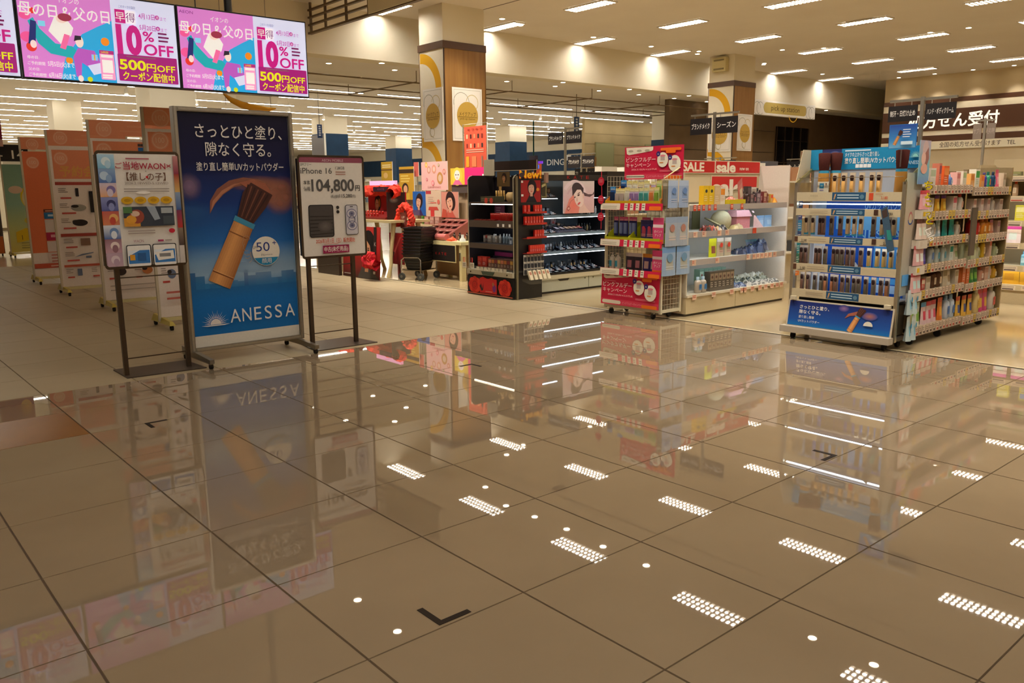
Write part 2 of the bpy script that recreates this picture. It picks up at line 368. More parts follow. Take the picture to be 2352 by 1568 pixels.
# columns of the shop
def column(x, y, w, d, n):
    c = struct('column', MB().box(x, x+w, y, y+d, 0, HC, CREAM, 'wall_cream')); c['label'] = n
    MB().box(x-.03, x+w+.03, y-.03, y+d+.03, 4.14, 4.28, hx('#4a2f1e'), 'satin').build('cap_band', c)
    MB().box(x+.02, x+w+.012, y-.02, y-.001, .1, 4.139, CREAM, 'wood').build('wood_panel', c)
    MB().box(x-.004, x+.02, y-.022, y-.0005, .1, 4.139, hx('#3a2415'), 'satin').build('corner_trim', c)
    MB().box(x+w+.001, x+w+.02, y-.02, y+d, .1, 4.139, CREAM, 'wood').build('side_panel', c)
    # printed panel on the face towards the mall
    m = MB((x-.012, y+d-.01, 0), (0, -1, 0)); wd_ = d-.012
    m.slab(0, .1, wd_, 4.139, .011, hx('#efe6cf'), 'paper')
    for zc in (3.05, 1.35):
        m.arc(wd_*.02, zc+.32, wd_*.78, .2, .02, 1.57, hx('#e0aa1c'), w1=.2); m.arc(wd_*.95, zc-.1, .34, .012, 1.5, 3.1, hx('#9a9684'))
        m.arc(wd_*1.05, zc-.35, .5, .05, 2.0, 3.0, hx('#eccf9a'))
    m.build('printed_panel', c)
    MB().box(x-.012, x+.01, y+d-.01, y+d+.012, .1, 4.139, hx('#6a4a2a'), 'satin').build('edge_trim', c)
    MB().box(x-.004, x+w+.02, y-.024, y+d, 0, .1, hx('#2e2018'), 'satin').build('skirting', c)
column(10.25, 14.0, 1.07, .83, 'large square column with wood face and ring print')
column(20.45, 14.1, 1.02, .84, 'farther square column with wood face and ring print')
MB().box(20.3, 20.449, 14.3, 14.75, 4.55, 4.93, hx('#d8cb9a'), 'paint').box(20.28, 20.3, 14.36, 14.69, 4.6, 4.64, hx('#8a7f5c'), 'paint').box(20.28, 20.3, 14.36, 14.69, 4.84, 4.88, hx('#8a7f5c'), 'paint').build('speaker_box')
tag(bpy.data.objects['speaker_box'], 'cream wall box high on the farther column', 'speaker')
GOLD = hx('#c6a34c')
def ring_poster(O, R, w, h, txt, label):
    m = MB(O, R); m.slab(0, 0, w, h, .012, W, 'paper'); g = hx('#a4a49a')
    a = .045
    for u0, v0, u1, v1 in ((a, a, w-a, a+.006), (a, h-a, w-a, h-a+.006), (a, a, a+.006, h-a), (w-a, a, w-a+.006, h-a)): m.rect(u0, v0, u1, v1, g)
    m.arc(w*.3, h*.72, w*.26, .012, -.6, 3.4, g); m.arc(w*.66, h*.73, w*.2, .012, -1.2, 3, hx('#c9b77a')); m.arc(w*.55, h*.2, w*.2, .012, 1, 4.6, g); m.arc(w*.45, h*.17, w*.13, .01, 0, 6.28, hx('#b9a86a'))
    m.ell(w*.5, h*.48, w*.355, w*.36 if h < 1.2 else w*.36, GOLD, n=32)
    m.text(txt, w*.5, h*.475, .1, hx('#3d3312'), w=w*.56, al='c'); m.rect(w*.18, h*.452, w*.82, h*.46, hx('#5a4a1a')); m.text('pick-up station', w*.5, h*.405, .06, hx('#5a4a1a'), w=w*.5, al='c')
    tag(m.build('poster'), label, 'poster', 'ring pattern posters on the columns')
ring_poster((10.22, 14.715, 2.32), (0, -1, 0), .7, 1.06, 'メイクアップ', 'white ring poster on the near column, on its pale left face')
ring_poster((10.43, 13.965, 2.32), (1, 0, 0), .78, 1.07, 'メイクアップ', 'white ring poster on the near column, on its wood face')
ring_poster((20.42, 14.88, 2.33), (0, -1, 0), .76, .99, 'フェイスケア', 'white ring poster on the farther column, on its pale left face')
ring_poster((20.67, 14.065, 2.35), (1, 0, 0), .72, 1.03, 'フェイスケア', 'white ring poster on the farther column, on its wood face')
# market columns, blue below and pale above
def mcol(x, y, w, zb, label, left=None):
    x, y, w, zb = x*MS, y*MS, w*MS, 1.334+(zb-1.334)*MS
    c = struct('column', MB().box(x, x+w, y, y+w, zb, HM, CREAM, 'wall_cream')); c['label'] = label
    MB().box(x-.01, x+w+.01, y-.01, y+w+.01, 0, zb, CREAM, 'wall_blue').build('blue_cladding', c)
    if left:
        MB().box(x-.05, x-.011, y, y+w, 1.2, zb-.05, hx('#3f3630'), 'satin').build('dark_panel', c)
        MB().box(x-.05, x+.04, y-.05, y-.011, 1.2, zb, W, 'paint').build('white_trim', c)
mcol(15.55, 29.0, 1.0, 3.47, 'blue clad market column with a dark side panel', True)
mcol(24.1, 37.3, 1.0, 3.47, 'distant blue clad market column')
mcol(24.35, 28.4, 1.0, 3.4, 'blue clad market column left of the green panels')
mcol(24.3, 19.5, .75, 3.05, 'blue clad market column before the beige wall')
for x, y, ww, lb in ((6.2, 28.5, .8, 'cream market column at the far left'), (7.1, 22.3, 1.15, 'broad cream market column behind the orange boards'), (3.6, 26.0, .7, 'cream market column at the left edge')):
    x, y, ww = x*MS, y*MS, ww*MS
    c = struct('column', MB().box(x, x+ww, y, y+ww, .1, HM, CREAM, 'wall_cream')); c['label'] = lb
    MB().box(x-.015, x+ww+.015, y-.015, y+ww+.015, 0, .1, hx('#6a5a40'), 'satin').build('skirting', c)
# letters on the blue wall
m = MB((43.68, 0, 0), (0, -1, 0)); LW = hx('#e8ecef')
m.text('DING', -46.6, 3.05, .62, LW, w=1.9, al='l', bold=.01); m.rrect(-44.6, 3.35, -44.0, 3.75, .03, LW); m.text('airweave', -43.9, 3.4, .4, LW, w=2.0)
m.text('L', -69.6, 2.9, .95, LW, al='l'); m.build('wall_lettering', bpy.data.objects['wall_blue'])
# lattice fascia with the ring print, hung under the mall ceiling edge
fa = struct('trim_1', MB().box(8.16, 8.24, 11.6, 15.69, 4.40, 4.44, hx('#5f4a32'), 'satin')); fa['label'] = 'brown rail fascia under the mall ceiling'
for z in (4.56, 4.70, 4.84): MB().box(8.17, 8.23, 13.2, 15.69, z, z+.035, hx('#5f4a32'), 'satin').build('rail', fa)
for y in (13.4, 14.2, 15.0, 15.6): MB().box(8.18, 8.22, y, y+.04, 4.44, HC, hx('#5f4a32'), 'satin').build('baluster', fa)
m = MB((8.14, 13.35, 4.42), (0, -1, 0)); m.slab(0, 0, 1.75, .58, .02, hx('#e9e2c6'))
for a, r0, c in ((.3, .3, '#d9a42c'), (.6, .35, '#8d9a9a'), (.9, .3, '#a8a88c'), (1.3, .34, '#d9b95c')): m.arc(a, .2, r0, .025, .2, 3.0, hx(c))
m.build('printed_fascia', fa)
# pick-up station sign under the soffit
m = MB((23.78, 15.56, 3.63), (1, 0, 0)); m.slab(0, 0, 3.72, .47, .138, W, 'satin')
m.rrect(.5, .07, 3.15, .41, .16, hx('#b7a15a')); m.text('pick up station', 1.82, .17, .24, hx('#4a3d18'), w=1.75, al='c')
for u in (.12, .3, 3.3, 3.5): m.arc(u, .2, .2, .014, 0, 5.5, hx('#9aa09a'))
m.arc(2.3, .13, .28, .03, 3.5, 5.9, hx('#e2b21c')); tag(m.build('station_sign'), 'long white sign reading pick up station under the soffit', 'sign')
# ================================================================ LAMPS
WARM = (1.0, .935, .84); COOL = (.82, .92, 1.0); WARM2 = (1.0, .84, .60)
def lamp_parts():
    Wd, L = .36, 1.2; fr = MB(); WH = hx('#efe9dc')
    for x0, x1, y0, y1 in ((-Wd/2, -Wd/2+.015, -L/2, L/2), (Wd/2-.015, Wd/2, -L/2, L/2), (-Wd/2+.015, Wd/2-.015, -L/2, -L/2+.015), (-Wd/2+.015, Wd/2-.015, L/2-.015, L/2)):
        fr.box(x0, x1, y0, y1, -.03, 0, WH)
    tubes = []
    for x in (-.11, 0, .11):
        tubes.append(('tube', MB().box(x-.026, x+.026, -L/2+.02, L/2-.02, -.012, -.003, WARM, 'lamp').mesh('tube')))
    lo = MB()
    for k in range(14):
        y = -L/2+.02+(L-.04)*k/13; lo.box(-Wd/2+.015, Wd/2-.015, y-.018, y+.018, -.028, -.013, WH)
    for x in (-.055, .055): lo.box(x-.016, x+.016, -L/2+.02, L/2-.02, -.028, -.0131, WH)
    return [('frame', fr.mesh('frame'))]+tubes+[('louver', lo.mesh('louver'))]
LP = lamp_parts()
rowname = ['nearest', 'second', 'third', 'fourth', 'fifth', 'sixth', 'seventh', 'eighth']
MLP = [('frame', MB().box(-.33, .33, -.63, .63, -.02, 0, hx('#e0d8c8')).mesh('frame')), ('diffuser', MB().box(-.3, .3, -.6, .6, -.026, -.0205, WARM, 'mall').mesh('diffuser'))]
for i, x in enumerate((-3.0, -.2, 2.6, 5.4)):  # fill panels added overhead, out of view, to brighten the mall
    for j, y in enumerate((-4.5, -2.2, .1, 2.4, 4.7)):
        if x*x+y*y < 60: put(MLP, 'mall_fill_panel', f'added fill panel out of view above the camera, {ORD[i]} row, {ORD[j]} along', 'lamp', (x, y, HC), 0, 'added mall fill panels')
for i in range(7):
    for j in range(-1, 6):
        x, y = 9.72+3.03*i, 1.28+2.76*j
        if x > 29.3: continue
        put(LP, 'ceiling_lamp', f'louvered ceiling lamp, {ORD[i]} row from the mall, {ORD[5-j]} from the soffit', 'lamp', (x, y, HC-.002), 0, 'louvered lamps in the shop ceiling')
# long tube lamps of the market
lm = [('housing', MB().box(-2.5, 2.5, -.07, .07, -.03, 0, hx('#d8d0c0')).mesh('housing')), ('tube', MB().box(-2.48, 2.48, -.022, .022, -.045, -.031, WARM, 'line').mesh('tube'))]
for r in range(15):
    y = (21.4+2.21*r)*MS
    for k in range(-1, 8):
        x = (2.4+4.25*k+(0 if r % 2 == 0 else 2.2))*MS
        if x < -4 or x > 41: continue
        put(lm, 'tube_lamp', f'long tube lamp, {ORD[r]} row of the market ceiling, {ORD[k+1]} from left', 'lamp', (x, y, HM-.002), 0, 'tube lamps of the market ceiling')
# round downlights
def down_mesh(r, col):
    m = MB(); m.lathe([(r*1.25, -.012), (r*1.25, 0)], hx('#e8e0d0'), 'paint', 14); m.frame((0, 0, -.0125), (1, 0, 0), (0, -1, 0)); m.ell(0, 0, r, r, col, 'down', 14); return m
DM = [('lens', down_mesh(.06, WARM2).mesh('downlight'))]
def spot(o, e, size, blend=.6, rad=.06, aim=None, col=(1, .9, .76)):
    l = bpy.data.lights.new('bulb', 'SPOT'); l.energy = e; l.spot_size = size; l.spot_blend = blend; l.shadow_soft_size = rad; l.color = col
    b = bpy.data.objects.new('bulb', l); COL.objects.link(b); b.parent = o; b.location = (0, 0, -.05)
    if aim: b.rotation_euler = aim
    return b
def downs(pts, z, where, group, e=0, size=1.6, aim=None):
    for k, (x, y) in enumerate(pts):
        o = put(DM, 'downlight', f'small round downlight, {ORD[k % 20]}{" again" if k > 19 else ""} {where}', 'lamp', (x, y, z), 0, group)
        if e: spot(o, e, size, aim=aim)
downs([(10.0, 15.92), (12.8, 15.92), (15.5, 15.92), (18.1, 15.92), (20.8, 15.92), (23.5, 15.92), (26.2, 15.92), (28.9, 15.92)], 4.05, 'from left on the soffit underside', 'downlights in the soffit', 40, 2.0)
downs([(14.45, 16.95), (16.2, 16.95), (17.95, 16.95), (19.7, 16.95), (21.4, 16.95), (9.28, 16.95), (11.0, 16.95), (23.1, 16.95)], HL, 'in the market row just behind the soffit', 'downlights behind the soffit')
downs([(16.28, 18.55), (17.95, 18.55), (19.7, 18.55), (21.3, 18.55), (23.0, 18.55), (11.0, 18.55), (12.7, 18.55), (9.3, 18.55)], HL, 'in the second market row behind the soffit', 'downlights behind the soffit')
downs([(10.15, 4.43), (10.15, 5.32), (10.15, 8.37), (10.15, 9.37), (10.2, 10.35), (10.15, 11.19), (10.1, 12.0), (10.45, 13.1)], HC, 'in the line along the shop edge', 'downlights along the shop edge', 150, 1.6)
downs([(4.9, 11.6), (5.86, 10.6), (5.86, 11.52), (5.82, 9.4)], HC, 'in the mall ceiling', 'downlights in the mall ceiling', 300, 1.5, (0, -.6, 0))
downs([(5.7, .4), (5.7, 2.4), (5.7, 4.3), (5.6, 6.2)], HC, 'of those added to light the shelf ends, from right', 'downlights added to light the shelf ends', 260, 1.9, (0, -.32, 0))  # extra downlights added out of view to brighten the shelf fronts
downs([(12.2, 14.45), (19.26, 14.45), (22.7, 14.6), (21.6, 8.4), (21.5, 9.24), (21.55, 12.05), (20.9, 12.9), (21.88, 12.44)], HC, 'among the louvered lamps', 'downlights among the louvered lamps')
downs([(29.45, 13.6), (29.45, 12.4), (29.45, 11.2), (29.45, 10.0), (29.45, 8.8)], HC, 'from left above the pharmacy wall', 'wall washers above the pharmacy', 45, 1.25, (0, -.12, 0))
downs([(13.0, 14.75), (15.4, 14.75), (17.6, 14.75), (19.6, 14.75), (22.9, 14.75), (24.9, 14.75), (26.4, 14.75), (28.0, 14.75)], HC, 'from left above the soffit wall', 'wall washers above the soffit', 14, 1.5, (.1, 0, 0))
# track spotlights of the market
for k, (x, y) in enumerate([(17.0, 22.4), (20.3, 22.0), (21.2, 22.1), (22.4, 22.5), (12.0, 24.6), (14.2, 26.5), (8.9, 24.0), (6.6, 22.5), (9.6, 27.5), (18.3, 31.5), (23.1, 24.6), (24.0, 25.5)]):
    o = thing('track_spotlight', f'small white track spotlight, {ORD[k]} of those under the market ceiling', 'lamp', (x*MS, y*MS, HM), 0, 'track spotlights of the market')
    MB().tube([(0, 0, 0), (0, 0, -.3)], .012, hx('#c9c1b0'), 'paint', 6).build('stem', o)
    MB().lathe([(.05, -.46), (.07, -.42), (.06, -.3)], hx('#ddd6c6'), 'paint', 10).build('lamp_head', o)
    m = MB(); m.lathe([(.02, -.49), (.062, -.47)], WARM2, 'down', 10); m.build('bulb_glass', o)
# hanging rails of the market front
rl = thing('ceiling_rail_frame', 'brown pipe rails hung under the market ceiling behind the soffit', 'rail', (16, 18, HL))
for y in (-1.2, .4, 2.0):
    MB().tube([(-8, y, -.28), (8, y, -.28)], .016, hx('#6e5a3c'), 'paint', 6).build('rail', rl)
for x in (-7.5, -4.5, -1.5, 1.5, 4.5, 7.5):
    MB().tube([(x, -1.2, -.26), (x, 2.0, -.26)], .016, hx('#6e5a3c'), 'paint', 6).build('cross_rail', rl)
    for y in (-1.2, 2.0): MB().tube([(x, y, -.26), (x, y, 0)], .01, hx('#6e5a3c'), 'paint', 6).build('hanger', rl)
# small ceiling fittings of the shop
MB((18.6, 9.9, HC-.004), (1, 0, 0), (0, -1, 0)).rect(0, 0, .62, .62, hx('#8d7d6c')).rect(.02, .02, .6, .6, hx('#c5b7a5')).build('access_panel'); tag(bpy.data.objects['access_panel'], 'square access hatch flush in the shop ceiling', 'hatch')
for k, (x, y, lb) in enumerate(((11.6, 12.0, 'round dark ceiling vent near the wood column'), (24.3, 6.6, 'round dark ceiling vent at the upper right'), (14.5, 8.1, 'small dark ceiling sensor among the lamps'))):
    rr = (.16, .16, .06)[k]; m = MB().lathe([(rr*.5, -.035), (rr*.8, -.03), (rr, -.012), (rr, 0)], hx('#5f5547'), 'satin', 16); o = m.build('ceiling_vent'); o.location = (x, y, HC); tag(o, lb, 'vent', None)

# ================================================================ HANGING SCREENS
PK, BL, LV = hx('#d77fd0'), hx('#27a6de'), hx('#d9defa'); MG = hx('#c4177f'); YG = hx('#e2e01c'); PUR = hx('#b9359a')
def screen_art(m):
    S = 'screen'; w, h = 1.19, .675
    m.rect(0, 0, w, h, LV, S); pw = .675
    m.rect(.0, .0, pw, h, PK, S)
    m.poly([(.26, 0), (pw, 0), (pw, .49), (.56, .43), (.44, .36), (.30, .16)], BL, S)
    m.ell(.045, .46, .04, .03, hx('#f0559a'), S); m.ell(.05, .30, .05, .04, hx('#f0559a'), S)
    for u, v, r, c in ((.10, .50, .022, '#e2342c'), (.07, .23, .036, '#e2342c'), (.33, .15, .026, '#ef8a1c'), (.61, .32, .032, '#ef8a1c'), (.47, .015, .02, '#c9d21c')): m.ell(u, v, r, r, hx(c), S)
    m.text('イオンの', .36, .585, .05, W, w=.16, al='c', mat=S); m.text('AEON', .01, .625, .035, hx('#8a2c86'), w=.12, mat=S)
    m.text('母の日＆父の日', .005, .47, .11, W, w=.655, bold=.012, mat=S)
    # floating mother
    m.poly([(.06, .42), (.10, .45), (.14, .37), (.24, .27), (.36, .26), (.42, .2), (.34, .17), (.2, .19), (.12, .26)], hx('#1aa9b4'), S)
    m.poly([(.05, .25), (.08, .43), (.12, .42), (.1, .25)], hx('#1c2a6e'), S); m.ell(.085, .25, .022, .03, hx('#f5d9d6'), S)
    m.poly([(.2, .36), (.25, .47), (.34, .46), (.38, .4), (.36, .34), (.28, .27)], W, S); m.ell(.3, .46, .04, .032, hx('#f2cfc6'), S); m.ell(.325, .475, .05, .03, hx('#9a2f4a'), S)
    m.poly([(.27, .24), (.31, .35), (.35, .34), (.31, .23)], hx('#ef6aa2'), S); m.rect(.13, .39, .18, .43, hx('#7fd3ee'), S)
    # floating father
    m.poly([(.36, .18), (.40, .25), (.52, .24), (.56, .15), (.48, .1), (.42, .14), (.405, .02), (.37, .03)], hx('#b758bd'), S)
    m.ell(.415, .3, .03, .045, hx('#f5dccf'), S); m.poly([(.375, .3), (.385, .345), (.43, .345), (.43, .315), (.4, .31)], hx('#2a2030'), S)
    m.poly([(.46, .12), (.56, .15), (.6, .08), (.5, .05)], hx('#d5d9f2'), S); m.ell(.4, .015, .02, .025, hx('#f5dccf'), S)
    m.rect(.495, .165, .54, .21, hx('#8fc3ef'), S); m.rect(.512, .165, .522, .21, hx('#e2a82c'), S)
    m.text('ご予約期間', .03, .095, .03, W, w=.12, mat=S); m.text('5月5日(火)まで', .17, .095, .045, W, w=.19, bold=.01, mat=S)
    m.text('母の日:', .03, .14, .026, W, mat=S); m.text('父の日:', .03, .052, .026, W, mat=S); m.text('ご予約期間', .03, .008, .03, W, w=.12, mat=S); m.text('6月16日(火)まで', .17, .008, .045, W, w=.19, bold=.01, mat=S)
    m.rrect(.555, .02, .665, .25, .008, hx('#ef9ac6'), S); m.rect(.555, .222, .665, .25, hx('#b02a7a'), S); m.rect(.565, .195, .655, .215, W, S); m.rect(.57, .075, .65, .175, W, S); m.text('24時間', .565, .227, .02, YEL, mat=S)
    for k in range(2): m.rect(.565, .03+.018*k, .64, .042+.018*k, W, S)
    # right half
    m.text('このマークが目印!', .80, .60, .026, hx('#4a3a6a'), w=.13, al='c', mat=S)
    m.rect(.70, .48, .78, .585, MG, S); m.rect(.781, .48, .86, .585, hx('#fbf4fb'), S); m.text('早', .74, .50, .08, W, al='c', mat=S); m.text('得', .82, .50, .08, hx('#7a2a78'), al='c', mat=S)
    m.text('4月13日', .885, .535, .05, PUR, w=.13, mat=S, bold=.01); m.ell(1.035, .555, .018, .018, PUR, S); m.text('月', 1.035, .545, .024, W, al='c', mat=S); m.text('まで', 1.06, .535, .035, PUR, w=.05, mat=S)
    m.text('5月20日', .885, .445, .05, PUR, w=.13, mat=S, bold=.01); m.ell(1.035, .465, .018, .018, PUR, S); m.text('水', 1.035, .455, .024, W, al='c', mat=S); m.text('まで', 1.06, .445, .035, PUR, w=.05, mat=S)
    m.text('10', .695, .25, .30, MG, w=.20, bold=.05, mat=S); m.text('%', .905, .355, .11, MG, w=.09, bold=.02, mat=S); m.text('OFF', .905, .245, .125, MG, w=.245, bold=.02, mat=S)
    m.lines(1.03, 1.14, .42, 3, .03, .014, PUR)
    m.rrect(.69, .02, 1.17, .235, .008, hx('#a01c74'), S); m.lines(.76, 1.14, .212, 1, .02, .012, hx('#d98ac0'))
    m.text('500', .70, .115, .11, YG, w=.21, bold=.025, mat=S); m.text('円OFF', .915, .115, .075, YG, w=.235, bold=.015, mat=S); m.text('クーポン配信中', .93, .035, .075, YG, w=.42, al='c', bold=.015, mat=S)
sm = MB((.01, -.002, .01)); screen_art(sm)
SPARTS = [('cabinet', MB().box(0, 1.21, 0, .09, 0, .697, hx('#0f1014'), 'satin').mesh('cabinet')), ('display_panel', sm.mesh('display_panel'))]
for k, lb in enumerate(('hanging promotion screen at the right end of the row', 'hanging promotion screen in the middle of the row', 'hanging promotion screen cut by the left edge of the photo')):
    put(SPARTS, 'hanging_screen', lb, 'screen', (2.668-1.218*k, 7.5, 2.214), 0, 'hanging promotion screens')
br = thing('screen_mount', 'dark ceiling mount carrying the row of screens', 'mount', (2.0, 7.62, 2.2))
MB().box(-2.0, 1.7, 0, .05, .22, .28, hx('#1c1c20'), 'satin').box(-2.0, 1.7, 0, .05, .5, .56, hx('#1c1c20'), 'satin').build('cross_bar', br)
for x in (1.20, -.6): MB().tube([(x, .05, .2), (x, .05, 2.8)], .035, hx('#1c1c20'), 'satin', 10).build('hanging_post', br)
MB().tube([(.9, .05, .56), (.9, .05, 2.8)], .006, hx('#555'+'555'), 'metal', 5).build('wire', br)
# ================================================================ MALL SIGNS
def caster(parent, x, y, z=.06, r=.028, col=None):
    m = MB(); m.box(x-.014, x+.014, y-.012, y+.012, z-.012, z+.004, hx('#8d887d'), 'metal'); m.tube([(x-.012, y, r), (x+.012, y, r)], r, col or hx('#2a2725'), 'rubber', 12)
    return m.build('caster', parent)
def sun_mark(m, u, v, r, col, n=17):
    for k in range(n):
        a = PI*(k+.5)/n; d = .05 if k % 2 else .075
        m.poly([(u+r*.42*math.cos(a-d), v+r*.42*math.sin(a-d)), (u+r*.42*math.cos(a+d), v+r*.42*math.sin(a+d)), (u+r*(1.0 if k % 2 else .8)*math.cos(a), v+r*(1.0 if k % 2 else .8)*math.sin(a))], col)
    m.ell(u, v, r*.38, r*.38, col, a0=0, a1=PI); m.poly([(u-r, v-.03*r), (u+r, v-.03*r), (u+r*.6, v-.1*r), (u-r*.6, v-.1*r)], col)
WOODC, WOODD, BRIS = hx('#c98a4e'), hx('#9a5f30'), hx('#4a2a26')
def brush_art(m, u, v, s, ang):
    """flat print of a powder brush: base centre (u,v), length s, tilt ang from upright"""
    def q(a, b): return (u+a*math.cos(ang)+b*math.sin(ang), v-a*math.sin(ang)+b*math.cos(ang))
    n = 10
    for k in range(n):                                      # printed shading of the photographed handle
        t0, t1 = k/n, (k+1)/n; ww = .155*s
        c = mixc(hx('#e0a264'), hx('#8a4f2a'), abs((t0+t1)/2-.38)*1.35)
        m.lay += -1 if k else 0
        m.poly([q(-ww+2*ww*t0, 0), q(-ww+2*ww*t1, 0), q((-ww+2*ww*t1)*.9, s*.86), q((-ww+2*ww*t0)*.9, s*.86)], c)
    for b0, b1, c in ((.13, .145, '#7a4526'), (.15, .155, '#e8b47c'), (.70, .715, '#8a5530'), (.86, .93, '#3f8fb4')):
        m.poly([q(-.15*s, s*b0), q(.15*s, s*b0), q(.15*s, s*b1), q(-.15*s, s*b1)], hx(c))
    m.poly([q(-.12*s, s*.93), q(.12*s, s*.93), q(.2*s, s*1.2), q(.22*s, s*1.4), q(-.12*s, s*1.42), q(-.17*s, s*1.25)], BRIS)
    for k in range(7): m.poly([q((-.1+.03*k)*s, s*.95), q((-.09+.03*k)*s, s*.95), q((-.13+.05*k)*s, s*1.38), q((-.15+.05*k)*s, s*1.38)], hx('#7a4a3c') if k % 2 else hx('#35201f'))
def brush_poster(m, w, h, full=True):
    """night-to-day sky poster with the powder brush; w x h of the printed sheet, drawn on the frame from (0,0)"""
    m.grad(0, 0, w, h, [(0, hx('#0a6ab4')), (.17, hx('#0c6cbb')), (.22, hx('#3f86c0')), (.27, hx('#8fb2d2')), (.33, hx('#7aa6d0')), (.42, hx('#2168b4')), (.6, hx('#0f357c')), (.78, hx('#0e1444')), (1, hx('#0c0b2a'))])
    r = random.Random(3)
    if full:
        x = 0
        while x < w-.01:                                    # city skyline
            ww = r.uniform(.03, .075); hh = r.choice((.05, .06, .09, .11, .14)) if x > w*.35 or x < w*.15 else .045
            m.lay -= 1 if x else 0; m.rect(x, .30, min(w, x+ww), .36+hh, mixc(hx('#1a5f9e'), hx('#2b78b4'), r.random())); x += ww
        m.grad(0, .27, w, .37, [(0, hx('#0c6cbb')), (1, hx('#1b66a6'))])
for_sign = thing('poster_stand', 'tall silver framed stand with the blue brush poster', 'sign', (2.19, 6.42, 0))
FW_, FH_ = .955, 1.87
m = MB()
for x0, x1, z0, z1 in ((0, .032, .09, .09+FH_), (FW_-.032, FW_, .09, .09+FH_), (.032, FW_-.032, .09, .122), (.032, FW_-.032, .058+FH_, .09+FH_)):
    m.box(x0, x1, -.02, .045, z0, z1, hx('#a8a49b'), 'metal')
    m.box(x0+.008, x1-.008 if x1-x0 < .1 else x1, -.025, -.02, z0+.008, z1-.008 if z1-z0 < .1 else z1, hx('#c2beb4'), 'metal')
m.build('frame', for_sign)
MB().box(.032, FW_-.032, .0, .04, .122, .058+FH_, hx('#d9d4c8'), 'satin').build('backing_board', for_sign)
m = MB((.036, -.004, .21), (1, 0, 0)); pw, ph = .883, 1.715
m.rect(0, -.088, pw, 0, hx('#dedacf'))
brush_poster(m, pw, ph)
m.fog(.05, 1.16, .10, .11, hx('#9a7ca0'), .75); m.fog(.02, .95, .25, .12, hx('#2f6fc0'), .5); m.fog(.5, .52, .6, .16, hx('#a8c4dc'), .45)
# powder arc and cloud behind the brush head
PC = hx('#b06a52')
m.poly([(.19, .95), (.2, 1.05), (.26, 1.14), (.36, 1.205), (.48, 1.23), (.6, 1.215), (.68, 1.18), (.6, 1.16), (.5, 1.175), (.4, 1.155), (.31, 1.10), (.24, 1.03)], hx('#8a5648'))
m.poly([(.2, .97), (.22, 1.05), (.3, 1.13), (.4, 1.18), (.5, 1.195), (.4, 1.165), (.3, 1.10), (.235, 1.03)], hx('#b57a5e'))
for u, v, ru, rv in ((.58, 1.18, .2, .05), (.66, 1.15, .17, .07), (.74, 1.11, .15, .08), (.80, 1.15, .12, .07), (.77, 1.03, .11, .08), (.70, 1.08, .14, .07), (.83, 1.07, .08, .08), (.64, 1.11, .12, .06)):
    m.fog(u, v, ru*1.2, rv*1.4, mixc(PC, hx('#d89a80'), .3), .62)
m.poly([(.44, 1.19), (.56, 1.215), (.66, 1.18), (.70, 1.12), (.66, 1.05), (.62, 1.05), (.5, 1.15)], hx('#a2624c'))
brush_art(m, .222, .395, .60, .46)
WT = hx('#e9e6e2')
m.text('さっとひと塗り、', .12, 1.535, .115, WT, w=.70, bold=.006); m.text('隙なく守る。', .19, 1.40, .115, WT, w=.53, bold=.006)
m.text('塗り直し簡単UVカットパウダー', .11, 1.285, .07, WT, w=.71, bold=.008)
m.ell(.625, .64, .118, .118, hx('#e9e4d8'), n=32); m.ell(.625, .64, .115, .115, hx('#1f86b8'), a0=PI*1.15, a1=PI*1.85)
m.text('50', .60, .64, .105, hx('#2a3f8a'), w=.115, al='c'); m.text('+', .70, .68, .07, hx('#2a3f8a'), al='c'); m.text('SPF', .535, .66, .035, hx('#8a8a90'), al='c'); m.text('PA++++', .63, .60, .028, hx('#8a8a90'), al='c'); m.text('顔用', .625, .545, .045, WT, al='c')
sun_mark(m, .165, .085, .115, WT)
for ch, u, wdt in (('A', .285, .085), ('N', .385, .075), ('E', .485, .06), ('S', .575, .06), ('S', .665, .06), ('A', .755, .085)): m.text(ch, u, .085, .155, WT, w=wdt)
for k in range(6): m.arc(.46, .74-.03*k, .03+.005*(k % 2), .004, k, k+3, hx('#a5876a'), n=8)
m.build('poster_sheet', for_sign)
for x in (.02, FW_-.06):
    MB().hexa([(x, -.33, .045), (x+.035, -.33, .045), (x+.035, .27, .045), (x, .27, .045)], [(x, -.33, .075), (x+.035, -.33, .075), (x+.035, .27, .105), (x, .27, .105)], hx('#9a958b'), 'metal').build('foot_bar', for_sign)
    for y in (-.30, .24): caster(for_sign, x+.0175, y, .046, .02)
BRZ = hx('#5e5247')
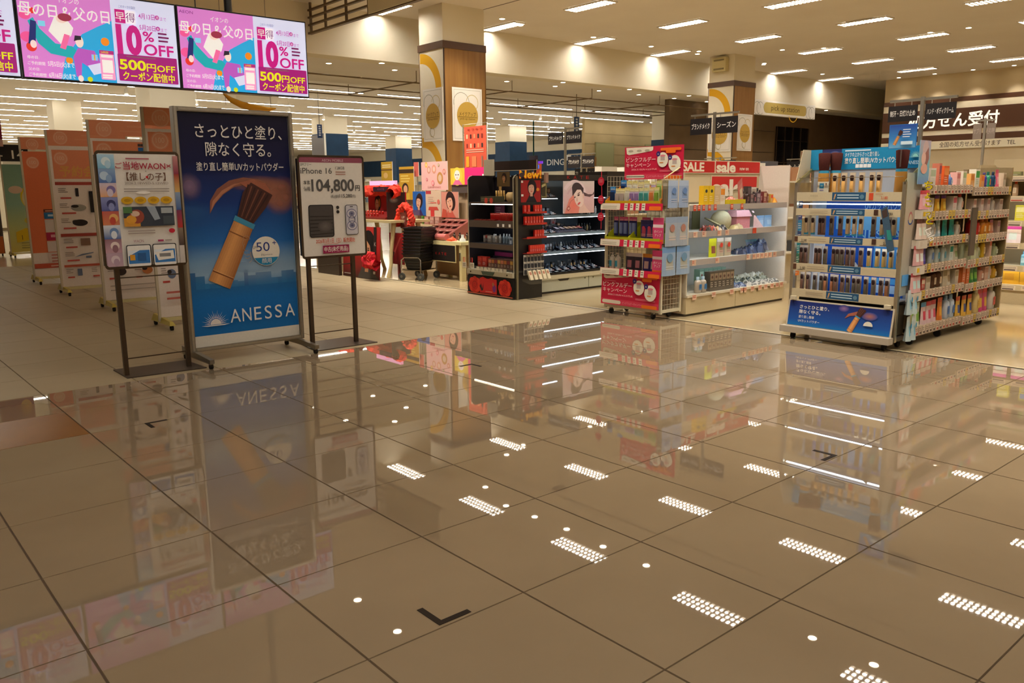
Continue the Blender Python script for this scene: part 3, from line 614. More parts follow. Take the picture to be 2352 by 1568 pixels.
def a_stand(name, label, x0, x1, px0, px1, y, z0, z1, base, art):
    t = thing(name, label, 'sign', (0, 0, 0))
    for px in (px0, px1): MB().box(px-.016, px+.016, y-.012, y+.018, .006, z1-.1, BRZ, 'metal').build('post', t)
    MB().box(px0+.016, px1-.016, y-.003, y+.005, .125, .133, BRZ, 'metal').build('cross_rod', t)
    MB().box(px0+.016, px1-.016, y-.003, y+.005, z0-.07, z0-.062, BRZ, 'metal').build('cross_rod', t)
    MB().hexa([(*p, 0) for p in base], [(*p, .008) for p in base], hx('#3f352d'), 'satin').build('base_plate', t)
    m = MB((x0, y-.035, z0), (1, 0, 0)); w, h = x1-x0, z1-z0
    r = .03
    m.slab(.012, .012, w-.012, h-.012, .02, W)
    m.build('backing_board', t)
    fr = MB((x0, y-.036, z0), (1, 0, 0))
    for u0, v0, u1, v1 in ((r, 0, w-r, .02), (r, h-.02, w-r, h), (0, r, .02, h-r), (w-.02, r, w, h-r)): fr.slab(u0, v0, u1, v1, .03, BRZ, 'metal')
    for u, v, a0 in ((r, r, PI), (w-r, r, 1.5*PI), (w-r, h-r, 0), (r, h-r, PI/2)): fr.arc(u, v, r-.01, .02, a0, a0+PI/2, BRZ, 'metal', n=6)
    fr.build('frame', t)
    p = MB((x0, y-.0352, z0), (1, 0, 0)); art(p, w, h); p.build('poster_sheet', t)
    c = MB((x0, y-.0395, z0), (1, 0, 0)); c.rect(.02, .02, w-.02, h-.02, hx('#ffffff'), 'clear'); c.build('clear_cover', t)
    return t
def art_card(m, w, h):
    m.rect(.012, .012, w-.012, h-.012, hx('#e9e4dc'))
    # left strip of bright generic picture patches
    rr = random.Random(5); y = .02
    for c0, c1, c2 in (('#c9a6b8', '#b89ab0', '#e2cfd8'), ('#c89cae', '#8d5a6a', '#e8d4d0'), ('#2c5aa8', '#dfe6ee', '#5f86bd'), ('#d4773a', '#c24a3a', '#e8b26a'), ('#5a5f9a', '#8890c4', '#3d3f6d'), ('#e0a878', '#cfc3d6', '#7d6fa6'), ('#4f6fb0', '#88a8d0', '#b8d0e6'), ('#7db8dc', '#b0d4ea', '#dcecf4')):
        hh = .098; m.grad(.014, y, .125, y+hh, [(0, hx(c0)), (1, hx(c1))]); m.ell(.05+rr.random()*.04, y+hh*.5, .03, .03, hx(c2)); m.ell(.08, y+hh*.3, .02, .028, hx(c1)); y += hh
    y = .02
    for c0, c1 in (('#c9c2bc', '#d9d2cc'), ('#4a3a3a', '#8a7a6a'), ('#b8342c', '#803a5a'), ('#3f5f9a', '#8fa6c4'), ('#d9b26a', '#a03a3a'), ('#8a2f4a', '#c48a8a')):
        m.grad(w-.05, y, w-.014, y+.13, [(0, hx(c0)), (1, hx(c1))]); y += .13
    CR = hx('#a8203a'); cx = .33
    m.lines(.2, .46, .772, 1, .02, .009, hx('#b05a6a'))
    m.text('ご', .128, .71, .045, CR, w=.045, bold=.01); m.text('当地WAON', .18, .705, .06, CR, w=.29, bold=.015); m.text('×', .475, .71, .05, CR, w=.035, bold=.01)
    m.text('×', cx, .682, .022, hx('#6a5a5a'), al='c'); m.text('【推しの子】', cx, .628, .062, hx('#6a4a38'), w=.27, al='c', bold=.01); m.ell(.335, .648, .009, .009, hx('#c8232c'))
    m.text('2026.2.18WED-5.13WED', cx, .597, .024, hx('#8a7a72'), w=.30, al='c'); m.lines(.17, .49, .562, 2, .018, .006, hx('#9a9088'))
    m.ell(.3, .54, .05, .01, hx('#f4f0ea'))
    for k in range(4): m.ell(.185+.09*k, .485, .042, .026, hx('#d9a81c')); m.ell(.185+.09*k, .485, .022, .012, hx('#b98c14'))
    # generic street picture
    m.rect(.15, .30, .50, .44, hx('#39404c')); m.rect(.15, .30, .26, .36, hx('#d99a3a')); m.ell(.24, .37, .05, .05, hx('#9a4a3a')); m.ell(.2, .35, .035, .03, hx('#e2a23a')); m.ell(.23, .39, .03, .02, hx('#e0c0a8'))
    m.poly([(.31, .44), (.36, .34), (.40, .35), (.37, .44)], hx('#9aa6b4')); m.rect(.41, .39, .49, .43, hx('#a9b2b8')); m.rect(.15, .395, .21, .44, hx('#4f7a4a')); m.rect(.42, .31, .5, .37, hx('#4a545c'))
    m.lines(.17, .36, .265, 2, .018, .007, hx('#a89a92')); m.ell(.475, .262, .022, .017, hx('#c2243a')); m.text('WAON', .2, .185, .03, hx('#a8707a'), w=.07); m.rect(.37, .186, .41, .2, hx('#b03a6a')); m.lines(.42, .5, .19, 1, .01, .008, hx('#9a9088'))
    for u in (.145, .325):
        m.rrect(u, .016, u+.17, .17, .012, hx('#2c2c30')); m.rrect(u+.006, .016, u+.164, .164, .01, hx('#f2f0ec')); m.rect(u+.012, .035, u+.158, .13, hx('#3a7cc4')); m.poly([(u+.012, .13), (u+.09, .13), (u+.012, .09)], hx('#e6eef6'))
    m.rect(.165, .06, .2, .1, hx('#e0a02c')); m.rect(.22, .055, .275, .11, hx('#2f5f9a')); m.poly([(.34, .11), (.47, .12), (.475, .06), (.36, .05)], hx('#f0ede6')); m.rect(.37, .075, .45, .1, hx('#8a8a8a'))
a_stand('card_poster_stand', 'brown metal stand with an illustrated card poster, left of the blue poster', 1.59, 2.165, 1.674, 2.127, 6.31, .79, 1.62, [(1.65, 6.22), (2.215, 6.18), (2.19, 6.57), (1.655, 6.59)], art_card)
def art_phone(m, w, h):
    m.rect(.012, .012, w-.012, h-.012, hx('#e7e2da')); K = hx('#3a3634')
    m.rect(.016, h-.06, w-.016, h-.018, hx('#8a1f4a')); m.text('AEON MOBILE', w*.52, h-.052, .03, hx('#dcb8c6'), w=.2, al='c')
    m.text('SIMフリー', .025, .762, .03, K, w=.1); m.text('iPhone 16', .025, .70, .066, K, w=.285, bold=.006); m.text('128GB', .345, .735, .034, K, w=.085); m.lines(.345, .44, .71, 2, .018, .008, hx('#b07a6a'))
    m.text('本体', .045, .612, .04, K, w=.06, bold=.01); m.text('価格', .045, .562, .04, K, w=.06, bold=.01)
    m.text('104,800', .115, .558, .135, K, w=.40, bold=.022); m.text('円', .525, .56, .055, K, w=.045, bold=.015)
    m.text('(税込価格', .29, .502, .03, K, w=.075); m.text('115,280', .37, .502, .04, K, w=.12, bold=.012); m.text('円)', .495, .502, .028, K, w=.03); m.lay += 1
    ph_ = [(a.copy() if hasattr(a, 'copy') else a) for a in (m.O,)][0]; m.O = m.O-m.U*.065
    m.rrect(.075, .24, .305, .51, .022, hx('#1d1b1c')); m.rrect(.082, .247, .298, .503, .018, hx('#4a4544'))
    for k in range(6): m.poly([(.084, .26+.03*k), (.296, .27+.028*k), (.296, .275+.028*k), (.084, .268+.03*k)], hx('#2b2828'))
    m.soft(.22, .33, .07, .05, hx('#6a6460'), hx('#4a4544'))
    for v in (.485, .448): m.ell(.345, v, .015, .014, hx('#2c2828'))
    m.rrect(.415, .25, .535, .505, .018, hx('#3f4048')); m.rrect(.42, .255, .53, .5, .015, hx('#c9c8d2')); m.rect(.46, .485, .49, .492, K)
    for v in (.43, .33): m.ell(.475, v, .05, .042, hx('#8a8aa8')); m.ell(.475, v, .042, .032, hx('#d9d6de')); m.soft(.475, v, .03, .024, hx('#3a3f6a'), hx('#9a9ab4'))
    m.arc(.475, .38, .03, .006, 0, 6.28, hx('#6a6a84'))
    m.O = ph_
    m.text('2026年3月1日（日）販売開始', w*.5, .128, .042, hx('#c9502c'), w=.37, al='c', bold=.012); m.lines(.2, .42, .116, 1, .01, .005, hx('#d99a8a'))
    m.rect(.185, .038, .435, .105, hx('#9a2352')); m.text('中古(未使用品)', .31, .056, .045, W, w=.225, al='c', bold=.012)
a_stand('phone_poster_stand', 'brown metal stand with a white phone price poster, right of the blue poster', 3.115, 3.735, 3.186, 3.608, 6.33, .77, 1.62, [(3.14, 6.19), (3.74, 6.19), (3.70, 6.60), (3.20, 6.60)], art_phone)
# --- the four tall notice boards on yellow castered feet
OR_, ORD_ = hx('#e59672'), hx('#c8623c'); INK = hx('#6a4038')
def board(y, x0, w, label, art, top=2.13, head=True):
    t = thing('notice_board', label, 'board', (x0, y, 0), 0, 'tall notice boards in the mall')
    MB().box(0, w, -.012, .012, .10, top-.2, hx('#efe6e0'), 'satin').build('panel', t)
    MB().box(-.025, -.001, -.016, .016, .06, top, hx('#cfc5ae'), 'paint').build('side_post', t); MB().box(w+.001, w+.025, -.016, .016, .06, top, hx('#cfc5ae'), 'paint').build('side_post', t)
    if head:
        m = MB((0, -.016, top-.17), (1, 0, 0)); m.slab(0, 0, w, .17, .02, OR_); m.ell(.15, .07, .085, .085, hx('#e8a484'), n=24); m.arc(.15, .07, .075, .006, 0, 6.28, hx('#f0c4a4'), n=20); m.text('100', .15, .05, .07, hx('#f0c4a4'), w=.09, al='c'); m.lines(.4, w-.05, .1, 1, .05, .02, hx('#e8a07c')); m.lines(.32, w-.05, .05, 1, .05, .014, hx('#e8a07c'))
        m.build('header_sign', t)
    p = MB((0, -.0125, .10), (1, 0, 0)); art(p, w, top-.3); p.build('printed_sheet', t)
    for x in (.0, w-.05):
        MB().hexa([(x-.02, -.30, .05), (x+.04, -.30, .05), (x+.04, .26, .05), (x-.02, .26, .05)], [(x-.005, -.26, .085), (x+.025, -.26, .085), (x+.025, .22, .12), (x-.005, .22, .12)], hx('#c9b75c'), 'paint').build('foot', t)
        for yy in (-.26, .22): caster(t, x+.01, yy, .055, .026)
    MB().box(.04, w-.05, -.02, .02, .06, .095, hx('#d9cf9a'), 'paint').build('base_bar', t)
    return t
def items(m, u0, v0, u1, v1, nx, ny, seed):
    r = random.Random(seed); du, dv = (u1-u0)/nx, (v1-v0)/ny
    for i in range(nx):
        for j in range(ny):
            a, b = u0+du*i, v0+dv*j; c = r.choice(('#3a2f30', '#2a2428', '#8a6a5a', '#6a7a9a', '#b0886a', '#a0a09a', '#c47a4a'))
            k = r.random()
            if k < .3: m.rrect(a+du*.5, b+dv*.35, a+du*(.58+.2*r.random()), b+dv*.9, .006, hx(c))
            elif k < .6: m.ell(a+du*.55, b+dv*.6, du*.2, dv*.22, hx(c)); m.ell(a+du*.45, b+dv*.7, du*.1, dv*.1, hx('#2f2829'))
            else: m.poly([(a+du*.3, b+dv*.5), (a+du*.8, b+dv*.75), (a+du*.82, b+dv*.82), (a+du*.5, b+dv*.72)], hx(c)); m.rect(a+du*.6, b+dv*.4, a+du*.75, b+dv*.55, hx(c))
            m.lines(a+du*.06, a+du*.35, b+dv*.85, 3, .022, .008, hx('#9a8c86'), seed+i); m.lines(a+du*.1, a+du*.5, b+dv*.2, 1, .02, .02, hx('#c4504a'), seed+j)
def ob_head(m, w, v, big=True):
    m.ell(.13, v+.09, .085, .085, hx('#e8a484')); m.arc(.13, v+.09, .07, .006, 0, 6.28, hx('#f0c8aa'), n=18); m.text('100', .13, v+.07, .07, hx('#f0c8aa'), w=.08, al='c')
def art_b1(m, w, h):
    m.rect(0, .35, w, h, hx('#e27a52')); ob_head(m, w, h-.25); m.text('早', .50, 1.36, .2, hx('#e09a3c'), bold=.02); m.text('予約', .40, 1.08, .28, hx('#e09a3c'), bold=.03, w=.45)
    m.rect(.2, .95, w, .99, hx('#5a2a24')); m.lines(.22, w, .96, 1, .02, .016, hx('#d9a08a'))
    m.rect(.2, .85, w, .945, hx('#2a78b8')); m.lines(.25, w-.05, .885, 1, .03, .03, hx('#bcd8ee')); m.rect(.2, .65, w, .84, hx('#d9d2cf')); m.text('6月1日', .36, .70, .11, INK, w=.26, bold=.01)
    m.rect(.2, .53, w, .645, hx('#b02a52')); m.lines(.26, w-.05, .575, 1, .03, .04, hx('#e2a8b8')); m.rect(.2, .36, w, .52, hx('#ded4d0')); m.text('6月1日', .38, .40, .1, INK, w=.26, bold=.01)
    m.rect(.2, .2, w, .345, hx('#dccfca')); m.lines(.24, w-.04, .30, 3, .045, .02, hx('#b8706a')); m.rect(0, .12, w, .19, hx('#c65a44')); m.lines(.22, w-.05, .14, 1, .02, .02, hx('#e8c0b0'))
def art_b2(m, w, h):
    m.rect(0, .0, w, h-.02, hx('#efe6e0')); m.rect(.03, h-.42, .6, h-.05, hx('#e38f6a')); ob_head(m, w, h-.25); m.text('予約会', .10, h-.38, .15, hx('#e2a85c'), w=.42, bold=.02)
    m.rect(.62, h-.1, w, h-.07, hx('#4a3a3a')); m.rect(.62, h-.22, .8, h-.11, hx('#2a6cb4')); m.rect(.62, h-.36, .8, h-.23, hx('#b0283a')); m.rect(.82, h-.36, w, h-.11, hx('#c9c0c4'))
    m.rect(.03, h-.5, w, h-.46, hx('#a8443a')); items(m, .03, .72, w, h-.52, 2, 3, 4); m.rrect(.42, h-.86, .5, h-.58, .008, hx('#1c181a')); m.rect(.03, .66, w, .70, hx('#a8443a')); items(m, .03, .3, w, .65, 2, 2, 9)
    m.rect(.48, .32, .72, .46, hx('#5a8a4a')); m.rect(.03, .26, w, .29, hx('#c25a44')); items(m, .03, .08, w, .25, 3, 1, 12)
def art_b3(m, w, h):
    m.rect(0, .0, w, h-.02, hx('#efe6e0')); m.rect(.02, h-.2, w, h-.03, hx('#e38f6a')); ob_head(m, w, h-.22); m.rect(.5, h-.08, .78, h-.05, hx('#4a3a3a')); m.rect(.5, h-.2, .7, h-.09, hx('#2a6cb4'))
    items(m, .02, .5, w, h-.25, 3, 4, 20); m.rect(.02, .42, w, .44, hx('#c25a44')); items(m, .02, .2, w, .41, 3, 1, 31); m.lines(.05, w-.1, .16, 2, .05, .012, hx('#b0a6a0'))
def art_b4(m, w, h):
    m.rect(0, .0, w, h-.02, hx('#efe6e0')); m.rect(.02, h-.22, w, h-.03, hx('#e38f6a')); ob_head(m, w, h-.2); items(m, .02, .3, w, h-.25, 4, 6, 41); m.lines(.05, w-.1, .24, 2, .06, .02, hx('#c86a60'))
board(13.9, 2.55, .9, 'rearmost tall notice board, mostly orange with two date panels', art_b1)
board(12.1, 2.53, .95, 'second rearmost tall notice board, orange heading above a goods leaflet', art_b2)
board(10.2, 2.56, .9, 'tall notice board right behind the illustrated card stand', art_b3)
board(8.4, 2.60, .85, 'nearest tall notice board, half hidden behind the blue poster stand', art_b4)
def art_b0(m, w, h):
    m.grad(0, 0, w, h, [(0, hx('#d9c86a')), (.3, hx('#b8c48a')), (.55, hx('#8fb8a8')), (1, hx('#7fa89a'))]); Y = hx('#e2c830')
    m.arc(.58, 1.15, .26, .09, 1.2, 4.6, Y); m.arc(.42, .95, .3, .03, 5.2, 6.6, Y); m.ell(.5, 1.12, .2, .24, hx('#dccfa0')); m.ell(.62, 1.2, .08, .1, hx('#6a5a3c')); m.ell(.2, 1.3, .13, .08, hx('#d9bfae')); m.ell(.4, .66, .1, .07, hx('#c9b84a'))
    m.poly([(.12, .2), (.12, .42), (.3, .5), (.66, .48), (.66, .3)], hx('#d9b81c')); m.text('I', .22, .26, .14, hx('#7a6414')); m.lines(.2, .6, .18, 3, .05, .02, hx('#a39a5a'))
t = board(20.0, 3.28, .75, 'teal and yellow notice board far back at the left edge', art_b0, 2.12, False)
# things at the far left edge
m = MB((2.2, 16.2, 2.1), (1, 0, 0)); m.slab(0, 0, .52, .5, .02, hx('#8a1f4a')); m.ell(.4, .28, .09, .14, hx('#d9a82c')); m.rect(0, 0, .52, .12, hx('#c9a49a')); tag(m.build('magenta_sign'), 'magenta hanging sign cut by the left edge', 'sign')
m = MB((3.3, 21.2, 2.02), (1, 0, 0)); m.slab(0, 0, .72, .36, .02, hx('#1a1718')); m.text('14', .40, .06, .26, W, w=.25, bold=.01); m.lines(.1, .3, .1, 1, .1, .03, hx('#c9c4b8')); tag(m.build('number_sign'), 'black hanging sign with the white number 14', 'sign')
t = thing('goods_rack', 'dark rack with an orange box at the left edge', 'rack', (3.0, 20.6, 0))
MB().box(-.2, .26, 0, .3, .05, 1.5, hx('#5a4f45'), 'paint').build('body', t); MB().box(-.2, .24, -.06, -.001, .06, .42, hx('#c4682c'), 'paint').build('orange_box', t); MB().box(.12, .2, -.05, -.001, .45, 1.1, hx('#26211f'), 'paint').build('dark_panel', t)
for x in (-.1, .2): caster(t, x, -.02, .05, .025)
# ================================================================ PRODUCT KINDS (fronts face -y)
def p_carton(w, d, h, col, band, txt=None, name='carton', seed=0):
    m = MB().box(-w/2, w/2, -d/2, d/2, 0, h, col, 'satin'); m.frame((-w/2, -d/2, 0))
    m.rect(w*.08, h*.55, w*.92, h*.9, band); m.lines(w*.12, w*.88, h*.42, 3, h*.1, h*.035, mixc(band, W, .4), seed)
    if txt: m.ell(w*.5, h*.72, w*.22, w*.2, txt)
    return [(None, m.mesh(name))]
def p_bottle(r, h, col, cap, lab, pump=False, sy=1, name='bottle'):
    b = MB().lathe([(r*.86, 0), (r, h*.04), (r, h*.66), (r*.8, h*.76), (r*.42, h*.8)], col, 'gloss', 12, sy=sy); b.frame((0, -r*sy-.001, 0)); b.rect(-r*.55, h*.2, r*.55, h*.55, lab); b.lines(-r*.45, r*.45, h*.46, 3, h*.07, h*.025, mixc(lab, BLK, .45))
    c = MB()
    if pump:
        c.lathe([(r*.45, h*.8), (r*.45, h*.86), (r*.14, h*.87), (r*.14, h*.96)], cap, 'gloss', 8); c.box(-r*.9, r*.25, -r*.2, r*.2, h*.95, h, cap, 'gloss')
    else: c.lathe([(r*.48, h*.79), (r*.48, h*.98), (r*.4, h)], cap, 'gloss', 10)
    return [('body', b.mesh('body')), ('cap', c.mesh('cap'))]
def p_pouch(w, h, d, col, top, lab, spot=None, name='pouch'):
    m = MB(); nu, nv = 4, 5; V = []; F = []
    for sd in (-1, 1):
        for j in range(nv+1):
            for i in range(nu+1):
                u, v = i/nu, j/nv; t = math.sin(PI*u)**.6*(1-v*.93)*.5*d if 0 < i < nu else 0
                V.append(((u-.5)*w*(1-.04*v), sd*t+.0006*sd, v*h))
    N = (nu+1)*(nv+1)
    cols = []
    for sd in (0, 1):
        for j in range(nv):
            for i in range(nu):
                q = [sd*N+j*(nu+1)+i, sd*N+j*(nu+1)+i+1, sd*N+(j+1)*(nu+1)+i+1, sd*N+(j+1)*(nu+1)+i]
                c = top if j >= 4 else (lab if (j in (1, 2) and 0 < i < nu-0 and i < 3) else col)
                m.shared([V[k] for k in (q if sd == 0 else q[::-1])], [(0, 1, 2, 3)], c, 'satin', True)
    if spot is not None: m.frame((0, -d*.42, 0)); m.ell(0, h*.62, w*.2, w*.2, spot); m.lines(-w*.3, w*.3, h*.3, 2, h*.08, h*.03, mixc(spot, W, .5))
    return [(None, m.mesh(name))]
def p_tube(r, h, col, col2, name='lipstick'):
    m = MB().lathe([(r, 0), (r, h*.55), (r*1.02, h*.56), (r*1.02, h), (r*.6, h*1.01)], [col, col2, col, mixc(col, W, .25)], 'gloss', 8); return [(None, m.mesh(name))]
def p_blister(w, h, d, card, item, top, name='blister_pack'):
    c = MB((-w/2, 0, 0)); c.slab(0, 0, w, h, .003, card); c.rect(0, h*.8, w, h, top); c.lines(w*.1, w*.9, h*.86, 2, h*.05, h*.02, mixc(top, W, .6)); c.rect(w*.42, h*.965, w*.58, h*.98, DGREY)
    b = MB().box(-w*.3, w*.3, -d, 0, h*.12, h*.7, item, 'gloss')
    return [('card', c.mesh('card')), ('blister', b.mesh('blister'))]
def p_brush(w, h, handle, pale=False):
    """slim powder brush in a hanging pack"""
    c = MB((-w/2, .006, 0)); c.slab(0, 0, w, h, .002, hx('#cdb89a') if pale else hx('#8f7a6a')); c.rect(0, 0, w, h*.12, hx('#3f9ab8') if pale else handle); c.rect(w*.05, h*.86, w*.95, h*.97, hx('#d8c8ae') if pale else hx('#9a8878'))
    hd = MB().lathe([(w*.30, 0), (w*.32, h*.04), (w*.3, h*.5), (w*.2, h*.53)], handle, 'satin', 8, at=(0, -.006, h*.1), sy=.7)
    br_ = MB().lathe([(w*.2, h*.62), (w*.34, h*.74), (w*.32, h*.86), (w*.1, h*.88)], hx('#33211e'), 'fabric', 8, at=(0, -.006, 0), sy=.7)
    hk = MB().tube([(0, .004, h*.93), (0, .03, h*.95), (0, .12, h*.95)], .002, hx('#c9c4ba'), 'chrome', 5)
    return [('backing_card', c.mesh('backing_card')), ('handle', hd.mesh('handle')), ('bristles', br_.mesh('bristles'))]
def p_compact(w, d, h, col, lid):
    a = MB().box(-w/2, w/2, -d/2, d/2, 0, h, col, 'gloss'); a.frame((0, 0, h), (1, 0, 0), (0, 1, 0)); a.rect(-w*.42, -d*.4, w*.42, d*.4, lid); a.ell(0, 0, w*.3, d*.28, mixc(lid, W, .3)); return [(None, a.mesh('compact'))]
def p_bag(w, h, d, col, col2, seed=0):                     # limp packed thing lying on a shelf
    r = random.Random(seed); m = MB(); n = 6; V = []
    for j in range(n+1):
        for i in range(n+1):
            u, v = i/n, j/n; e = min(u, 1-u, v, 1-v)*2; V.append(((u-.5)*w, (v-.5)*d, .003+h*(min(1, e*1.6)**.6)*(.75+.5*r.random()) if 0 < i < n and 0 < j < n else .002))
    for j in range(n):
        for i in range(n):
            c = col if r.random() < .6 else col2
            m.shared([V[j*(n+1)+i], V[j*(n+1)+i+1], V[(j+1)*(n+1)+i+1], V[(j+1)*(n+1)+i]], [(0, 1, 2, 3)], c, 'gloss', False)
    m.face([(-w/2, -d/2, .0), (-w/2, d/2, .0), (w/2, d/2, .0), (w/2, -d/2, .0)], col, 'gloss'); return [(None, m.mesh('soft_pack'))]
def stock(fr, specs, ly, lz, where, group, rx=0, jit=.0):
    """specs: (lx, parts, name, description, category) placed along a shelf; labels count left to right per description"""
    tot = {}
    for s in specs: tot[s[3]] = tot.get(s[3], 0)+1
    cnt = {}
    for lx, parts, nm, desc, cat in specs:
        cnt[desc] = cnt.get(desc, 0)+1
        lab = f'{desc} {where}' if tot[desc] == 1 else f'{ORD[cnt[desc]-1]} {desc} from left {where}'
        put(parts, nm, lab, cat, fr.p(lx, ly+random.uniform(-jit, jit), lz), fr.rz+random.uniform(-jit, jit)*4, group, rx)
def spread_(n, a, b): return [a+(b-a)*(k+.5)/n for k in range(n)]
def rail_cards(parent, x0, x1, y, z, h, n, cols, seed=0, name='price_card', gap=.12):
    """small price cards clipped along a shelf edge, each a sub-part"""
    r = random.Random(seed); w = (x1-x0)/n
    for k in range(n):
        m = MB((x0+w*k, y-.0035, z)); a, b = w*gap, w*(1-gap)
        m.slab(a, h*.06, b, h*.94, .002, cols[k % len(cols)] if r.random() > .1 else hx('#d8b84a')); m.lines(a+w*.06, b-w*.04, h*.7, 2, h*.18, h*.08, hx('#8a7a6c'), k); m.rect(a+w*.2, h*.15, b-w*.08, h*.38, hx('#5a4a44') if r.random() < .6 else hx('#b04a3a'))
        m.build(name, parent)

# ================================================================ BLUE SUNSCREEN BRUSH STAND (end of the right row)
FA = Fr(6.62, 3.885, -PI/2); SW = .94
st = thing('brush_stand', 'castered end stand of powder brushes with blue headers, right of the aisle', 'display stand', (6.62, 3.885, 0), -PI/2)
IV = hx('#cfc6ae')
for x in (-.012, SW-.018): MB().box(x, x+.03, .0, .035, .07, 1.36, IV, 'metal').build('upright', st)
for x in (-.008, SW-.022): MB().box(x, x+.03, .265, .295, .07, 1.64, IV, 'metal').build('upright', st)
MB().box(.02, SW-.02, .255, .264, .36, 1.62, hx('#a3a9b4'), 'paint').build('back_panel', st)
def strip_art(m, w, h, k):
    m.rect(w*.36, h*.08, w*.68, h*.98, hx('#27557c')); m.lines(w*.41, w*.62, h*.62, 2, h*.3, h*.12, hx('#b9d3e2')); m.poly([(w*.375, h*.2), (w*.385, h*.2), (w*.40, h*.8), (w*.385, h*.8)], hx('#caa070')); m.ell(w*.645, h*.5, h*.25, h*.25, hx('#5f88a4'))
    kk = hx('#4a4038')
    if k in (2, 3): m.rect(0.002, h*.2, w*.035, h*.9, hx('#5a3a2a')); m.text('3,180', w*.075, h*.22, h*.5, kk, w=w*.055, bold=.01); m.lines(w*.05, w*.14, h*.12, 1, .01, h*.07, kk)
    if k in (1, 2): m.rect(w*.765, h*.2, w*.805, h*.95, hx('#4a3024')); m.text('2,230', w*.87, h*.24, h*.5, kk, w=w*.065, bold=.01); m.lines(w*.84, w*.94, h*.12, 1, .01, h*.07, kk)
    if k == 0: m.rect(w*.71, h*.15, w*.75, h*.9, hx('#d2502e')); m.text('3,180', w*.82, h*.25, h*.42, hx('#c8502e'), w=w*.06, bold=.01); m.lines(w*.77, w*.88, h*.75, 1, .01, h*.06, hx('#b07a5a')); m.text('ANESSA', w*.14, h*.5, h*.3, hx('#a89a80'), w=w*.08)
    else: m.lines(w*.15, w*.33, h*.6, 2, h*.3, h*.08, hx('#a89a84'))
for k, (z0, z1) in enumerate(((1.205, 1.28), (1.083, 1.142), (.845, .905), (.60, .668), (.372, .443))):
    s = MB().box(.018, SW-.018, .002, .25, z0+.02, z0+.032, hx('#d5dbe4'), 'satin').build('shelf', st) if k != 1 else MB().box(.018, SW-.018, .002, .02, z0, z1, IV, 'satin').build('shelf', st)
    m = MB((.016, -.006, z0)); m.slab(0, 0, SW-.032, z1-z0, .006, hx('#cabd9d'), 'satin'); strip_art(m, SW-.032, z1-z0, k); m.build('price_strip', s)
# lit blue back cards
for z0, z1, nm in ((.88, 1.2, 0), (.63, .84, 1), (.405, .6, 2)):
    m = MB((.06, .248, z0)); w, h = SW-.12, z1-z0; m.slab(0, 0, w, h, .004, hx('#0f52b4') if nm else hx('#8fa4bc'))
    if nm == 0:
        m.rect(.10, .0, w, h*.7, hx('#1a5fc0')); m.rect(.2, h*.25, w, h*.75, hx('#6fb2e0')); m.rect(.10, h*.78, w, h, hx('#0f49a8')); m.text('UVカットパウダー', .45, h*.8, .07, hx('#8fc0ea'), w=.36); m.text('ANESSA', .28, h*.04, .1, hx('#8fc6ea'), w=.5)
    if nm == 1: m.rect(0, 0, .11, h, hx('#dfe5ea')); m.rect(.55, 0, w, h, hx('#4f9ad8')); m.poly([(.28, .0), (.44, .0), (.4, .05), (.34, .07)], W)
    if nm == 2: m.rect(0, 0, .08, h, hx('#dfe5ea')); m.rect(.55, .03, w, h*.5, hx('#bcd6ee')); m.rect(.52, h*.55, w, h*.8, hx('#4fa3e0'))
    m.build('back_card', st)
for z in (1.185, .857, .612): MB().box(.03, SW-.03, .03, .05, z-.008, z, COOL, 'led').build('shelf_light', st)
# top basket sides and header
for x in (-.004, SW-.004):
    MB().hexa([(x, .0, 1.34), (x+.008, .0, 1.34), (x+.008, .0, 1.37), (x, .0, 1.37)], [(x, .26, 1.46), (x+.008, .26, 1.46), (x+.008, .26, 1.49), (x, .26, 1.49)], hx('#d8c98e'), 'metal').build('side_rail', st)
MB().tube([(.02, .01, 1.4), (SW-.02, .01, 1.4)], .003, hx('#b9b2a2'), 'chrome', 6).build('front_wire', st)
m = MB((-.03, .25, 1.47)); hw = SW+.06; m.slab(0, 0, hw, .175, .006, hx('#1e86b6')); m.grad(.12, 0, .3, .175, [(0, hx('#7fa8c8')), (.5, hx('#2a5a9c')), (1, hx('#2a2350'))])
m.text('メイクの上からさっと塗り直し', .33, .108, .042, W, w=.3); m.text('塗り直し簡単UVカットパウダー', .33, .052, .052, W, w=.5, bold=.012); m.lines(.33, .7, .15, 1, .02, .012, hx('#bfe0ee'))
for q in range(4): m.rect(.43+.035*q, .012, .461+.035*q, .042, hx('#e9eef0'))
brush_art(m, .2, .03, .09, .5); m.soft(.24, .13, .05, .03, hx('#a06a5a'), hx('#2f4f8a'))
m.rect(hw-.13, 0, hw, .175, hx('#1179ac')); sun_mark(m, hw-.068, .09, .055, hx('#9fe0d8')); m.text('ANESSA', hw-.068, .03, .04, hx('#cfeaf0'), w=.115, al='c')
m.build('header_card', st)
m = MB((-.005, .0, 1.33), (0, 1, 0)); 
MB().hexa([(-.02, .02, 1.36), (-.016, .02, 1.36), (-.016, .25, 1.36), (-.02, .25, 1.36)], [(-.02, .12, 1.645), (-.016, .12, 1.645), (-.016, .25, 1.645), (-.02, .25, 1.645)], hx('#cdbfa0'), 'satin').build('side_card', st)
